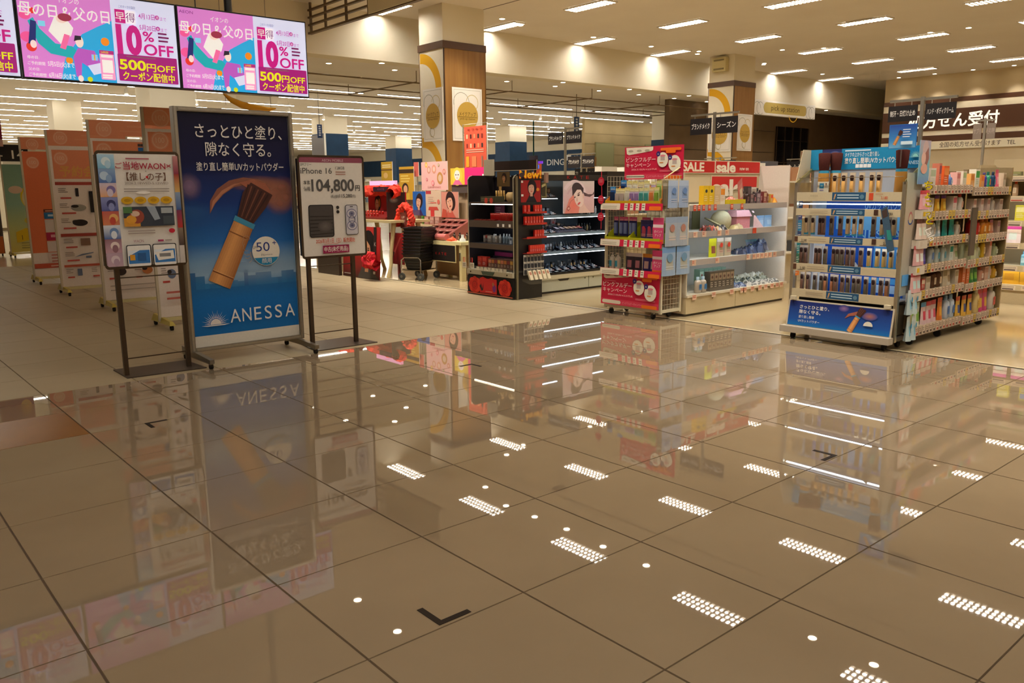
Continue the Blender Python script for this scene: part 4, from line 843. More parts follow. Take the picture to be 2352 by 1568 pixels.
# lower tilted panel
m = MB((.0, -.005, .345), (1, 0, 0), (0, -.12, -1)); 
pm = MB((0, -.045, .115), (1, 0, 0), Vector((0, .17, 1)).normalized()); pm.slab(0, 0, SW, .235, .012, hx('#c9bfa9'), 'satin')
pm.frame((0.012, -.045, .122), (1, 0, 0), Vector((0, .17, 1)).normalized()); pm.lay = 1; w, h = SW-.024, .215
pm.grad(0, 0, w, h, [(0, hx('#0f6ab0')), (.25, hx('#184e9e')), (1, hx('#1a2468'))]); pm.soft(w*.55, h*.88, .05, .03, hx('#8a6a98'), hx('#1c2f7a'))
pm.text('さっとひと塗り、', w*.11, h*.72, .036, W, w=w*.30, bold=.008); pm.text('隙なく守る。', w*.11, h*.52, .036, W, w=w*.22, bold=.008); pm.text('塗り直し簡単', w*.11, h*.33, .026, W, w=w*.16); pm.text('UVカットパウダー', w*.11, h*.16, .026, W, w=w*.22)
pm.poly([(w*.57, h*.5), (w*.6, h*.7), (w*.68, h*.82), (w*.78, h*.8), (w*.86, h*.62), (w*.8, h*.56), (w*.7, h*.68), (w*.62, h*.62)], hx('#9a5a48')); pm.soft(w*.8, h*.68, .07, .035, hx('#a86a56'), hx('#27448c'))
brush_art(pm, w*.63, -h*.0, .16, .42); pm.ell(w*.8, h*.3, .04, .038, hx('#d9d4c6'), a0=0, a1=PI); pm.build('front_panel', st)
MB().box(-.03, SW+.01, -.10, -.02, .06, .115, hx('#b9b0a0'), 'satin').build('bumper_rail', st)
MB().box(0, SW, .0, .25, .07, .1, hx('#4a4038'), 'satin').build('base', st)
MB().box(.03, SW-.03, .1, .24, .11, .36, hx('#191512'), 'satin').build('dark_recess', st)
for x in (.02, SW-.08): MB().box(x, x+.05, -.03, -.0, .345, .375, IV, 'satin').build('bracket', st)
for x in (.06, SW-.06):
    for y in (-.02, .22): caster(st, x, y, .06, .028)
# slanted label strip hanging over the second tier, and the card on a stem above
m = MB((.80, -.02, .80), (1, 0, 0)); m.poly([(-.03+.0, .34), (.022, .37), (.105, .02), (.05, .0)], hx('#3f5a72')); m.poly([(-.02, .33), (.02, .35), (.035, .29), (-.005, .27)], hx('#4a3a36')); m.poly([(.03, .18), (.06, .18), (.08, .1), (.045, .1)], hx('#2f8f8a'))
m.face([m.P(u, v, -.004) for u, v in ((-.03, .34), (.05, 0), (.105, .02), (.022, .37))], hx('#3f5a72')); m.build('hanging_strip', st)
m = MB((.79, -.01, 1.615)); m.slab(0, 0, .215, .185, .006, hx('#2a6cb0')); m.grad(.005, .005, .21, .18, [(0, hx('#6fb2dc')), (.35, hx('#3a86c8')), (1, hx('#2a4a9c'))]); brush_art(m, .045, .03, .085, .45); m.lines(.11, .2, .14, 4, .018, .007, hx('#d5e4f2')); m.rect(.1, .03, .19, .055, hx('#cfe6f2'))
m.slab(.10, -.14, .11, 0, .003, hx('#c9c4b8'), 'clear'); m.build('stem_card', st)
# stock of the stand
BRN, TAN, PALE, GRN = hx('#6f4a38'), hx('#b48a5a'), hx('#c9a878'), hx('#5c503c')
bp = {k: p_brush(.042, .165, c, pale) for k, (c, pale) in dict(b=(BRN, 0), g=(GRN, 0), t=(hx('#a8683e'), 0), p=(PALE, 1), l=(hx('#c8b090'), 1), y=(hx('#c09a50'), 1)).items()}
bd = dict(b='dark brown brush pack', g='olive brown brush pack', t='reddish tan brush pack', p='blue footed tan brush pack', l='blue footed pale brush pack', y='blue footed golden brush pack')
def brow(pxs, kinds, e0, e1, z, where):
    specs = [((px-e0)/(e1-e0)*SW, bp[k], 'brush_pack', bd[k], 'brush') for px, k in zip(pxs, kinds)]
    stock(FA, specs, .07, z, where, 'brush packs on the blue stand', jit=.012)
brow((1852, 1867, 1884, 1893, 1912, 1932, 1948, 1963, 1976, 2003, 2020, 2035, 2047), 'ppbbgbplpgpbp', 1832, 2070, .915, 'on the top hooks of the blue stand')
brow((1841, 1852, 1875, 1884, 1898, 1916, 1926, 1936, 1947, 1960, 1977, 1994, 2011, 2027, 2042, 2058), 'bbbbgbggbbbyyyyy', 1829, 2066, .655, 'on the middle hooks of the blue stand')
brow((1836, 1850, 1867, 1883, 1892, 1909, 1919, 1932, 1944, 1959, 1971, 1986, 2003, 2019, 2031, 2055), 'bbggttbbgggggbtg', 1820, 2060, .418, 'on the lowest hooks of the blue stand')
hp = p_brush(.05, .185, hx('#d0a058'), True)
stock(FA, [((px-1832)/248*SW, hp, 'brush_pack', 'tan hanging sample pack', 'brush') for px in (1917, 1937, 1958, 1979, 2000, 2018)], .06, 1.255, 'in the top basket of the blue stand', 'sample packs in the top basket', jit=.012)
def big_brush():
    a = MB().lathe([(.042, 0), (.046, .02), (.044, .03), (.047, .035), (.044, .2)], hx('#c08a3e'), 'satin', 16); a.frame((0, -.054, .1)); a.arc(0, .02, .014, .004, 0, 6, hx('#8a9a9a')); a.lines(-.02, .02, -.01, 3, .014, .004, hx('#d9c27a'))
    c = MB().lathe([(.043, .2), (.043, .222)], hx('#3f9ac0'), 'gloss', 16); b_ = MB().lathe([(.04, .222), (.046, .27), (.052, .365), (.035, .372)], hx('#47231f'), 'fabric', 16)
    return [('handle', a.mesh('handle')), ('collar', c.mesh('collar')), ('bristles', b_.mesh('bristles'))]
bb = big_brush()
put(bb, 'display_brush', 'oversize display brush at the left end of the top basket', 'brush', FA.p(.175, .14, 1.24), 0, 'oversize display brushes')
put(bb, 'display_brush', 'oversize display brush behind the small white card', 'brush', FA.p(.25, .20, 1.24), 0, 'oversize display brushes')
put(bb, 'display_brush', 'oversize display brush at the right end of the top basket', 'brush', FA.p(.86, .10, 1.24), 0, 'oversize display brushes')
m = MB((-.05, 0, 0)); m.slab(0, 0, .10, .125, .004, hx('#cfc8b4')); m.rect(.018, .068, .058, .112, hx('#2a7ca8')); m.ell(.038, .09, .012, .008, hx('#7fb8d0')); m.poly([(.07, .112), (.085, .112), (.08, .095), (.078, .07), (.075, .095)], hx('#7a4a34')); m.lines(.02, .08, .05, 1, .01, .01, hx('#8f88a8')); m.lines(.02, .085, .018, 1, .01, .006, hx('#9ab8ae'))
o = m.build('info_card'); o.location = FA.p(.235, .03, 1.243); o.rotation_euler = (0, 0, -PI/2); tag(o, 'small white information card with a blue square in the top basket', 'card')

# ================================================================ RIGHT ROW GONDOLA (long side facing the lens side)
FG = Fr(6.95, 2.93, 0); GW = 1.93
g = thing('gondola_shelf', 'long cream store shelf of boxed goods on black casters, at right', 'shelf', (6.95, 2.93, 0))
GB = hx('#b3a283')
LV_ = [.125, .43, .65, .87, 1.085, 1.30]
for x in (0, .985, GW-.03): MB().box(x, x+.03, .40, .44, .06, 1.48, GB, 'metal').build('upright', g)
MB().box(.03, GW-.03, .405, .415, .1, 1.46, hx('#7d6a4c'), 'paint').build('back_panel', g)
for x in (-.006, GW-.02): MB().box(x, x+.02, .0, .39, .06, 1.49, hx('#c3b28c'), 'metal').build('end_frame', g) if x > 0 else None
PCARD = [hx('#d9c6b4'), hx('#cdb9a6'), hx('#dccbb8'), hx('#d2bca8')]
for k, z in enumerate(LV_):
    for b_ in (0, 1):
        x0, x1 = (.02, .97) if b_ == 0 else (1.0, GW-.025)
        dz = .02 if b_ == 0 else 0
        s = MB().box(x0, x1, .01, .40, z-.012+dz, z+dz, hx('#c2b394'), 'satin').box(x0, x1, -.004, .0099, z-.065+dz, z+dz+.012, hx('#a8967a'), 'satin').build('shelf', g)
        rail_cards(s, x0, x1, -.005, z-.068+dz, .085, 14, PCARD, k*2+b_)
MB().box(0, GW, .02, .4, .065, .1, hx('#6a5a44'), 'satin').build('base', g)
for x in (.62, 1.55): caster(g, x, .05, .065, .032)
caster(g, .06, .05, .065, .032)
MB().box(.99, 1.1, -.02, -.006, .70, 1.13, hx('#5b4f42'), 'paint').build('grey_divider', g)
C_ = lambda s: hx(s)
kinds = {}
def K(key):
    if key not in kinds:
        t, *a = key.split('|')
        if t == 'c': kinds[key] = p_carton(float(a[0]), .06, float(a[1]), hx(a[2]), hx(a[3]))
        if t == 'p': kinds[key] = p_pouch(float(a[0]), float(a[1]), .05, hx(a[2]), hx(a[3]), hx(a[4]))
        if t == 'b': kinds[key] = p_bottle(float(a[0]), float(a[1]), hx(a[2]), hx(a[3]), hx(a[4]))
        if t == 'u': kinds[key] = p_bottle(float(a[0]), float(a[1]), hx(a[2]), hx(a[3]), hx(a[4]), True)
    return kinds[key]
NMS = dict(c=('boxed_item', 'box'), p=('refill_pouch', 'pouch'), b=('bottle', 'bottle'), u=('pump_bottle', 'bottle'))
def shelf_row(fr, ly, lz, row, where, group, x0, x1):
    """row: (key, description) left to right, spread evenly"""
    xs = spread_(len(row), x0, x1)
    stock(fr, [(x, K(k), NMS[k[0]][0], d, NMS[k[0]][1]) for x, (k, d) in zip(xs, row)], ly, lz, where, group, jit=.006)
WB, WP = 'c|.07|.13|#e4ddd2|#b9a79a', 'p|.1|.17|#e8e2d8|#cfd8e0|#7fb0d0'
GR = 'goods on the long cream shelf'
shelf_row(FG, .07, LV_[0]+.02, [('p|.1|.2|#dfe6d8|#c9d8c0|#7ab04a', 'white and green pouch'), ('p|.1|.2|#dfe6d8|#c9d8c0|#7ab04a', 'white and green pouch'), ('p|.1|.19|#e6c9cc|#4f8fc4|#d2405a', 'blue topped pink pouch'), ('p|.1|.19|#e6c9cc|#c93a4e|#d2506a', 'red topped pink pouch'), ('p|.1|.19|#e6c9cc|#c93a4e|#d2506a', 'red topped pink pouch'), ('p|.1|.2|#d8782c|#c8502c|#e0a83c', 'orange pouch'), ('b|.038|.21|#c9d6e6|#8fb0d4|#4f78b8', 'pale blue bottle'), ('b|.038|.21|#c9d6e6|#8fb0d4|#4f78b8', 'pale blue bottle')], 'on the bottom shelf, left bay of cream shelf', GR, .03, .96)
shelf_row(FG, .07, LV_[0], [('p|.1|.19|#dcb04a|#c9502c|#3a4a8a', 'blue labelled yellow pouch'), ('p|.1|.19|#dcb04a|#c9502c|#3a4a8a', 'blue labelled yellow pouch'), ('p|.1|.19|#dcb04a|#c9502c|#3a4a8a', 'blue labelled yellow pouch'), ('b|.04|.24|#e0c88a|#e8dcc0|#d8b050', 'cream bottle with tall neck'), ('p|.11|.22|#c94a7a|#c8202c|#d8a83c', 'red topped purple pouch'), ('p|.11|.22|#c94a7a|#c8202c|#d8a83c', 'red topped purple pouch'), ('b|.045|.23|#ddd5c4|#cfc7b4|#c85a4a', 'stout white bottle')], 'on the bottom shelf, right bay of cream shelf', GR, 1.02, GW-.04)
shelf_row(FG, .07, LV_[1]+.02, [('c|.08|.12|#dcd0be|#c0aa90', 'cream box'), ('c|.07|.1|#b83a2c|#d8c8b0', 'small red box'), ('c|.08|.11|#d4c6b0|#a8967a', 'beige box'), ('b|.035|.17|#5a3a28|#3a2a20|#c8b090', 'brown bottle'), ('b|.035|.17|#5a3a28|#3a2a20|#c8b090', 'brown bottle'), ('c|.1|.16|#cdbfa4|#8a7a5a', 'wide beige box'), ('p|.09|.15|#d8cdb8|#b8a890|#a08a6a', 'beige pouch'), ('c|.07|.13|#c9bca6|#9a8a6a', 'drab box')], 'on the second shelf, left bay of cream shelf', GR, .03, .96)
shelf_row(FG, .07, LV_[1], [('c|.065|.2|#d8703a|#e09a7a', 'tall orange box'), ('c|.065|.2|#d8703a|#e09a7a', 'tall orange box'), ('p|.12|.15|#2f7a3a|#1f5a2c|#7ab84a', 'green pouch'), ('p|.12|.15|#2f7a3a|#1f5a2c|#7ab84a', 'green pouch'), ('b|.035|.13|#d8a08a|#c85a3a|#e8d0c0', 'salmon bottle'), ('c|.09|.13|#d4a890|#b88a74', 'salmon box'), ('b|.03|.17|#e0d8cc|#c8382c|#d8b0a0', 'white bottle with red cap'), ('b|.035|.12|#d8a83a|#c89a2a|#e8d8a0', 'squat amber bottle')], 'on the second shelf, right bay of cream shelf', GR, 1.02, GW-.04)
shelf_row(FG, .07, LV_[2]+.02, [('p|.12|.14|#4a3a9a|#3a2a8a|#7a6ac0', 'violet pouch'), ('p|.12|.14|#4a3a9a|#3a2a8a|#7a6ac0', 'violet pouch'), ('b|.032|.17|#c8d0d0|#3a3a8a|#5a7ab0', 'pale bottle with violet cap'), ('b|.032|.16|#c8d4d0|#dfe4e0|#5a9ab0', 'white capped pale bottle'), ('b|.032|.16|#c8d4d0|#dfe4e0|#5a9ab0', 'white capped pale bottle'), ('c|.08|.14|#d8e0d8|#2a8a7a', 'white and teal box'), ('p|.1|.13|#cfc7b0|#b0a88a|#8a9a6a', 'sage pouch')], 'on the third shelf, left bay of cream shelf', GR, .03, .96)
shelf_row(FG, .07, LV_[2], [('c|.11|.16|#c9cfa8|#a8b07a', 'pale green box'), ('c|.11|.16|#c9cfa8|#a8b07a', 'pale green box'), ('b|.03|.14|#d0d0b0|#b0b890|#98a070', 'pale green bottle'), ('b|.03|.18|#d8b02a|#c8601c|#e8d090', 'yellow bottle with orange cap'), ('c|.06|.19|#d8b8a0|#c85a3a', 'slim salmon box'), ('b|.04|.12|#b0b890|#98a878|#d0d4b8', 'squat green jar')], 'on the third shelf, right bay of cream shelf', GR, 1.02, GW-.04)
shelf_row(FG, .07, LV_[3]+.02, [('c|.08|.14|#e4ddd2|#b0a090', 'white box'), ('c|.08|.14|#e4ddd2|#b0a090', 'white box'), ('b|.03|.16|#d8d8d4|#b85a4a|#c8b8a8', 'white bottle with rusty cap'), ('p|.09|.15|#a8bcc8|#8aa4b4|#d8e0e4', 'steel blue pouch'), ('p|.1|.16|#1f8a84|#2fa8a0|#1a6a6a', 'teal pouch'), ('p|.1|.16|#1f8a84|#2fa8a0|#1a6a6a', 'teal pouch'), ('b|.03|.12|#dcd2c4|#c8b8a4|#b89a84', 'cream bottle')], 'on the fourth shelf, left bay of cream shelf', GR, .03, .96)
shelf_row(FG, .07, LV_[3], [('b|.032|.16|#c8302a|#b82a24|#d86a5a', 'red bottle'), ('b|.032|.16|#c8302a|#b82a24|#d86a5a', 'red bottle'), ('b|.04|.15|#d88a2c|#c8702a|#e8c080', 'orange bottle'), ('b|.04|.15|#d88a2c|#c8702a|#e8c080', 'orange bottle'), ('p|.09|.13|#c87a5a|#b06a8a|#d8a890', 'terracotta pouch'), ('c|.07|.12|#b89a8a|#98707a', 'mauve box')], 'on the fourth shelf, right bay of cream shelf', GR, 1.12, GW-.04)
shelf_row(FG, .07, LV_[4]+.02, [('c|.09|.12|#e6e0d6|#c4b4a4', 'white box'), ('c|.09|.12|#e6e0d6|#c4b4a4', 'white box'), ('p|.1|.14|#d8a02c|#6a3a8a|#e8c850', 'purple topped yellow pouch'), ('p|.1|.14|#d8a02c|#6a3a8a|#e8c850', 'purple topped yellow pouch'), ('c|.08|.13|#e0d4c8|#c85a6a', 'white and pink box'), ('b|.03|.15|#e4dcd0|#c8402c|#d8a890', 'white bottle with red cap')], 'on the fifth shelf, left bay of cream shelf', GR, .03, .96)
shelf_row(FG, .07, LV_[4], [('c|.07|.12|#dcc8bc|#b88a80', 'pinkish box'), ('c|.07|.12|#dcc8bc|#b88a80', 'pinkish box'), ('c|.07|.12|#d4bcae|#a87a70', 'dusty pink box'), ('b|.03|.13|#d8ccc0|#b8a898|#a08a7a', 'beige bottle'), ('c|.08|.11|#c8b4a4|#9a7a6a', 'taupe box')], 'on the fifth shelf, right bay of cream shelf', GR, 1.12, GW-.04)
shelf_row(FG, .07, LV_[5]+.02, [('c|.11|.15|#e6dfd4|#b8c4a8', 'wide white box'), ('c|.11|.15|#e6dfd4|#b8c4a8', 'wide white box'), ('c|.05|.19|#c0705a|#8a4a5a', 'slim brick red box'), ('c|.1|.17|#d8602c|#e08a4a', 'orange box'), ('b|.03|.1|#5a7ab0|#8aa0c4|#c4d0e0', 'small blue bottle'), ('c|.08|.12|#e0a8a0|#c87a78', 'pink box'), ('c|.08|.13|#d8cfc0|#a8b884', 'white and lime box')], 'on the top shelf, left bay of cream shelf', GR, .03, .96)
shelf_row(FG, .07, LV_[5], [('c|.08|.13|#d8a05a|#c87a3a', 'amber box'), ('c|.09|.17|#dcd8c8|#4a9a4a', 'green topped white box'), ('c|.08|.12|#d8984a|#d8703a', 'orange yellow box'), ('b|.025|.14|#4a3a8a|#3a2a6a|#8a7ab0', 'violet bottle'), ('b|.025|.15|#2a8a6a|#1a5a4a|#c87a3a', 'green bottle'), ('b|.025|.15|#1f3a5a|#16283f|#5a8a9a', 'navy bottle'), ('p|.08|.17|#d8607a|#c84a6a|#e8a0b0', 'rose pouch'), ('c|.07|.14|#c8b8a0|#a08a70', 'tan box')], 'on the top shelf, right bay of cream shelf', GR, 1.02, GW-.04)
# pale end panel with the clip-on pouch display
ep = thing('pouch_display', 'pale panel with pouches in clip-on trays at the end of the cream shelf', 'display', FA.p(SW+.014, 0, 0))
m = MB((6.635-ep.location.x, 2.932-ep.location.y, .45), (1, 0, 0)); m.slab(0, 0, .255, .98, .006, hx('#b9b7a4')); m.grad(.0, .0, .255, .98, [(0, hx('#a4aca6')), (.6, hx('#b8a894')), (1, hx('#a8b0a4'))])
m.ell(.10, .62, .035, .055, hx('#b06a6a')); m.ell(.10, .61, .028, .046, hx('#c2b69c')); m.arc(.10, .615, .04, .012, 3.3, 6.1, hx('#3a5a9a'))
m.build('end_panel', ep)
hl = MB((6.80-ep.location.x, 2.84-ep.location.y, 0), (.39, -.92, 0))
for k, (ch, hh) in enumerate((('ち', .075), ('ょ', .06), ('こ', .065), ('っ', .05), ('と', .075))): hl.text(ch, -.03+.008*k, 1.30-.068*k, hh, hx('#6a5a14'), bold=.06); hl.text(ch, -.03+.008*k, 1.30-.068*k, hh, hx('#d8c220'), bold=.02)
hl.text('Lala', .0, .98, .07, W, rot=-1.1, bold=.01); hl.slab(.0, .95, .012, 1.36, .002, hx('#c8b8a0'), 'clear'); hl.build('hanging_letters', ep)
ox, oy = ep.location.x, ep.location.y
for k, z in enumerate((1.14, .90, .69, .47)):
    x = 6.80-.015*k-ox; y = 2.90-oy
    MB().box(x, x+.16, y-.03, y+.029, z-.075, z-.005, hx('#d8cfc0'), 'satin').box(x+.02, x+.06, y-.032, y-.03, z-.055, z-.02, hx('#e0b81c') if k in (0, 2) else hx('#d4c8b8'), 'paper').build('clip_tray', ep)
pk = [p_pouch(.1, .15, .05, hx('#e0a0a4'), hx('#c8404c'), hx('#f0c8cc')), p_pouch(.11, .16, .05, hx('#d8c4b8'), hx('#6a3a34'), hx('#dce4d8')), p_pouch(.11, .16, .05, hx('#c89a9a'), hx('#a84a50'), hx('#dfe4e0')), p_pouch(.11, .16, .05, hx('#d8a8a8'), hx('#a83a48'), hx('#b8d4d4'))]
for k, (z, lb) in enumerate(((1.14, 'coral pink pouch in the top clip tray'), (.90, 'pouch with a dark top in the second clip tray'), (.69, 'dusty rose pouch in the third clip tray'), (.47, 'rose and mint pouch in the lowest clip tray'))):
    for d in (0, 1): put(pk[k], 'sample_pouch', ('front ' if d == 0 else 'rear ')+lb, 'pouch', (6.84-.015*k+.075*d, 2.895, z), .0, 'pouches in the clip trays')
m = MB((6.74, 2.9, 1.34)); m.slab(0, 0, .19, .34, .006, hx('#8fb4c8')); m.grad(.0, .0, .19, .34, [(0, hx('#6f90c4')), (.45, hx('#7fb4c0')), (1, hx('#b4a8b8'))]); m.ell(.1, .26, .055, .08, hx('#c9b0b0')); m.poly([(.05, .2), (.15, .29), (.17, .2), (.1, .08)], hx('#9a6a64')); m.ell(.07, .2, .04, .05, hx('#e0b8ac')); m.ell(.09, .12, .06, .04, hx('#d9a898'))
tag(m.build('display_card'), 'pale blue cut card with a draped figure above the pouch display', 'card')
# bags of water blue refills hung at the stand's corner
rp = p_pouch(.11, .2, .06, hx('#b8ccd0'), hx('#c4d4d8'), hx('#7fc0d8'), hx('#1f8fc4'))
for k, (x, z) in enumerate(((6.72, .30), (6.82, .30), (6.74, .08), (6.83, .08))):
    put(rp, 'hanging_refill', f'pale blue refill bag, {("upper left", "upper right", "lower left", "lower right")[k]} of those hung at the corner', 'pouch', (x, 2.885, z), .2, 'refill bags hung at the corner')
m = MB((6.66, 2.925, .53)); m.slab(0, 0, .11, .09, .003, hx('#5aa4e8')); tag(m.build('blue_card'), 'bright blue card above the hung refill bags', 'card')
# ================================================================ PINK CAMPAIGN STAND (end of the middle row)
FP = Fr(6.50, 6.03, -PI/2); PW, PD = .78, .33
ps = thing('campaign_stand', 'castered white wire end stand with pink campaign boards', 'display stand', (6.50, 6.03, 0), -PI/2)
WIRE = hx('#c9c2a8')
for x in (0, PW-.025):
    for y in (0, PD-.025): MB().box(x, x+.025, y, y+.025, .06, 1.48 if y else 1.12, WIRE, 'paint').build('post', ps)
for y in (.0, PD-.02): MB().box(.025, PW-.025, y, y+.02, .07, .1, WIRE, 'paint').build('base_bar', ps)
for x in (.0, PW-.02): MB().box(x, x+.02, .025, PD-.025, .07, .1, WIRE, 'paint').build('base_bar', ps)
def mesh_panel(u0, u1, v0, v1, nu, nv, O, R):
    m = MB(); O = Vector(O); R = Vector(R)
    for k in range(nu+1):
        p = O+R*(u0+(u1-u0)*k/nu); m.tube([p+Vector((0, 0, v0)), p+Vector((0, 0, v1))], .0022, WIRE, 'paint', 4, False)
    for k in range(nv+1):
        z = Vector((0, 0, v0+(v1-v0)*k/nv)); m.tube([O+R*u0+z, O+R*u1+z], .0022, WIRE, 'paint', 4, False)
    return m
for nm, a in (('side_grid', (.02, PD-.02, .1, 1.45, 6, 26, (PW-.012, 0, 0), (0, 1, 0))), ('side_grid', (.02, PD-.02, .1, 1.45, 6, 26, (.012, 0, 0), (0, 1, 0))), ('back_grid', (.02, PW-.02, .1, 1.45, 13, 26, (0, PD-.012, 0), (1, 0, 0)))):
    mesh_panel(*a).build(nm, ps)
def pink_art(m, w, h, low=False):
    m.rect(0, 0, w, h, hx('#c41c40')); b = h*.17
    m.rect(0, 0, w, b, hx('#d23a55')); m.rrect(.02, .012, w*.36, b-.012, .02, hx('#e2d8c4')); m.text('ピンクフルデーキャンペーン', w*.39, b*.3, b*.5, hx('#eda0ac'), w=w*.36); m.rrect(w*.72, .002, w*.98, b*.6, .015, ORANGE)
    m.poly([(.02, h*.99), (w*.5, h*.99), (w*.5, h*.90), (w*.48, h*.86), (.06, h*.76), (.03, h*.8)], hx('#e2d8c4'))
    for u, t in ((.11, 'ion'), (.26, 'DRUG'), (.4, 'Tcard')): m.ell(w*u, h*.88, w*.045, h*.04, hx('#b8ae98')); m.text(t, w*u, h*.865, h*.05, hx('#8a8070'), w=w*.07, al='c')
    m.text('ピンクフルデー', w*.035, h*.545, h*.16, hx('#f0dcd8'), w=w*.51, bold=.005); m.text('キャンペーン', w*.035, h*.385, h*.15, hx('#f0dcd8'), w=w*.43, bold=.005)
    m.lines(w*.05, w*.4, h*.7, 1, .01, h*.012, hx('#e08a98')); m.text('2026.3.1SUN→3.31TUE', w*.13, h*.28, h*.07, hx('#f0c8c8'), w=w*.44); m.lines(w*.62, w*.96, h*.25, 2, h*.03, h*.012, hx('#e08a98'))
    m.rrect(w*.63, h*.85, w*.97, h*.93, h*.035, ORANGE); m.rrect(w*.72, h*.77, w*.88, h*.86, h*.035, ORANGE)
    for u, v, r in ((.67, .58, .092), (.87, .46, .1)):
        m.ell(w*u, h*v, w*r, w*r*1.05, hx('#e6dfcc')); m.ell(w*(u-.075), h*(v+.18), w*.034, w*.034, hx('#3a2a6a')); m.rect(w*(u-.035), h*(v-.02), w*(u+.035), h*(v+.1), hx('#b8a8a0')); m.ell(w*u, h*(v+.12), w*.045, h*.03, hx('#d8808a')); m.lines(w*(u-.05), w*(u+.05), h*(v-.1), 1, .01, h*.03, hx('#d88a4a')); m.text('Ai', w*(u-.075), h*(v+.155), h*.06, W, al='c')
m = MB((0, PD-.03, 1.418)); m.slab(0, 0, PW, .337, .008, hx('#b82040')); pink_art(m, PW, .335); m.build('header_board', ps)
MB().hexa([(PW-.025, .02, 1.42), (PW-.01, .02, 1.42), (PW-.01, .03, 1.42), (PW-.025, .03, 1.42)], [(PW-.025, .27, 1.53), (PW-.01, .27, 1.53), (PW-.01, .28, 1.53), (PW-.025, .28, 1.53)], hx('#d8cc9c'), 'paint').build('support_arm', ps)
pt = Vector((0, .0, 1)); m = MB((-.02, -.03, .105), (1, 0, 0), Vector((0, .05, 1)).normalized()); m.slab(0, 0, PW+.01, .36, .008, hx('#b82040')); pink_art(m, PW+.01, .358); m.build('front_board', ps)
for k, (z, dep) in enumerate(((1.11, 1), (.735, 1), (.43, 1))):
    s = MB().box(.0, PW, -.03, PD-.03, z+.03, z+.04, hx('#d8d2bc'), 'paint').build('shelf', ps)
    m = MB((-.03, -.04, z-.005), (1, 0, 0), Vector((0, .12, 1)).normalized()); w_, h_ = PW+.05, .07; m.slab(0, 0, w_, h_, .004, PINKRED)
    m.rrect(.0, .002, w_*.33, h_-.002, .01, hx('#e2d8c4')); m.lines(.03, w_*.28, h_*.5, 2, h_*.25, h_*.08, hx('#9a9080')); m.rrect(w_*.8, .003, w_*.98, h_*.6, .01, ORANGE)
    for q in range(4): u = w_*(.40+.095*q); m.rect(u, 0, u+w_*.055, h_, hx('#e6dcc8')); m.lines(u+.006, u+w_*.05, h_*.65, 2, h_*.3, h_*.12, hx('#6a5a54'), q)
    m.build('price_strip', s)
for k, z in enumerate((1.15, .775)):                         # yellow and lime trays
    c, c2 = (hx('#c9a818'), hx('#d8842c')) if k == 0 else (hx('#b4b81c'), hx('#c4cc1c'))
    m = MB().box(.02, PW-.02, -.025, -.02, z, z+.05, c, 'satin').box(.02, PW-.02, .22, .225, z, z+.2, c2, 'satin')
    for x in (.02, .34, PW-.03): m.hexa([(x, -.02, z), (x+.005, -.02, z), (x+.005, .22, z), (x, .22, z)], [(x, -.02, z+.05), (x+.005, -.02, z+.05), (x+.005, .22, z+.2), (x, .22, z+.2)], c2, 'satin')
    m.build('card_tray', ps)
for x in (.08, PW-.12):
    for y in (.03, PD-.05): caster(ps, x, y, .06, .028)
# chain of red tags down the left post
tg = thing('tag_chain', 'chain of round red tags hung at the left of the campaign stand', 'tag', FP.p(-.03, -.03, 1.5), -PI/2)
MB().tube([(0, 0, 0), (.01, -.002, -.25), (0, 0, -.6)], .004, hx('#c02a3a'), 'satin', 5).build('ribbon', tg)
for z in (-.10, -.29, -.47):
    m = MB((0, -.006, z)); m.ell(0, 0, .045, .045, hx('#c8243c'), n=20); m.slab(-.03, -.03, .03, .03, .002, hx('#a01c30')); m.lines(-.025, .025, .01, 2, .018, .007, hx('#e08a94')); m.build('round_tag', tg)
# stock
PG = 'goods on the pink campaign stand'
q_ = lambda w, h, a, b, c: p_blister(w, h, .02, hx(a), hx(b), hx(c))
tb = dict(n=q_(.075, .19, '#2a5a9a', '#1c2a4a', '#3a8ac8'), w=q_(.075, .17, '#dcd2a8', '#a89a94', '#e2d48a'), c=q_(.07, .18, '#d8d4c0', '#c0bcae', '#dcd080'), v=q_(.06, .17, '#c4b0c8', '#8a6a9a', '#dccf90'), t=q_(.06, .175, '#a8c4b8', '#3a8a84', '#d8d090'), o=q_(.06, .18, '#d8b088', '#c0703a', '#dcc080'), g=q_(.065, .18, '#b8c888', '#7a9a3a', '#d8d080'))
td = dict(n='navy blister pack', w='mauve toothbrush pack', c='clear toothbrush pack', v='violet toothbrush pack', t='teal toothbrush pack', o='orange toothbrush pack', g='green toothbrush pack')
stock(FP, [(x, tb[k], 'toothbrush_pack', td[k], 'toothbrush') for x, k in zip(spread_(10, .05, PW-.08), 'nwwcvvttog')], .03, 1.155, 'on the top tier, front row', PG, jit=.004)
stock(FP, [(x, tb[k], 'toothbrush_pack', td[k], 'toothbrush') for x, k in zip(spread_(8, .1, PW-.04), 'nccwcvgg')], .13, 1.22, 'on the top tier, rear row', PG, jit=.004)
vp = q_(.06, .2, '#2c2a6a', '#7a8ac0', '#d85a8a'); vb = p_pouch(.1, .21, .03, hx('#2c2a6e'), hx('#241f58'), hx('#c84a6a'), hx('#d8486a'))
stock(FP, [(x, vp, 'toothpaste_pack', 'indigo and pink pack', 'pack') for x in (.07, .15, .21, .28, .33, .46, .51)], .10, .83, 'on the middle tier of the campaign stand', PG, jit=.003)
stock(FP, [(x, vb, 'refill_pouch', 'indigo pouch with pink spot', 'pouch') for x in (.50, .575, .64, .70)], .05, .795, 'on the middle tier of the campaign stand', PG, jit=.006)
sh = p_bottle(.032, .18, hx('#c9c2b4'), hx('#e2ddd2'), hx('#3a9ab8'), True)
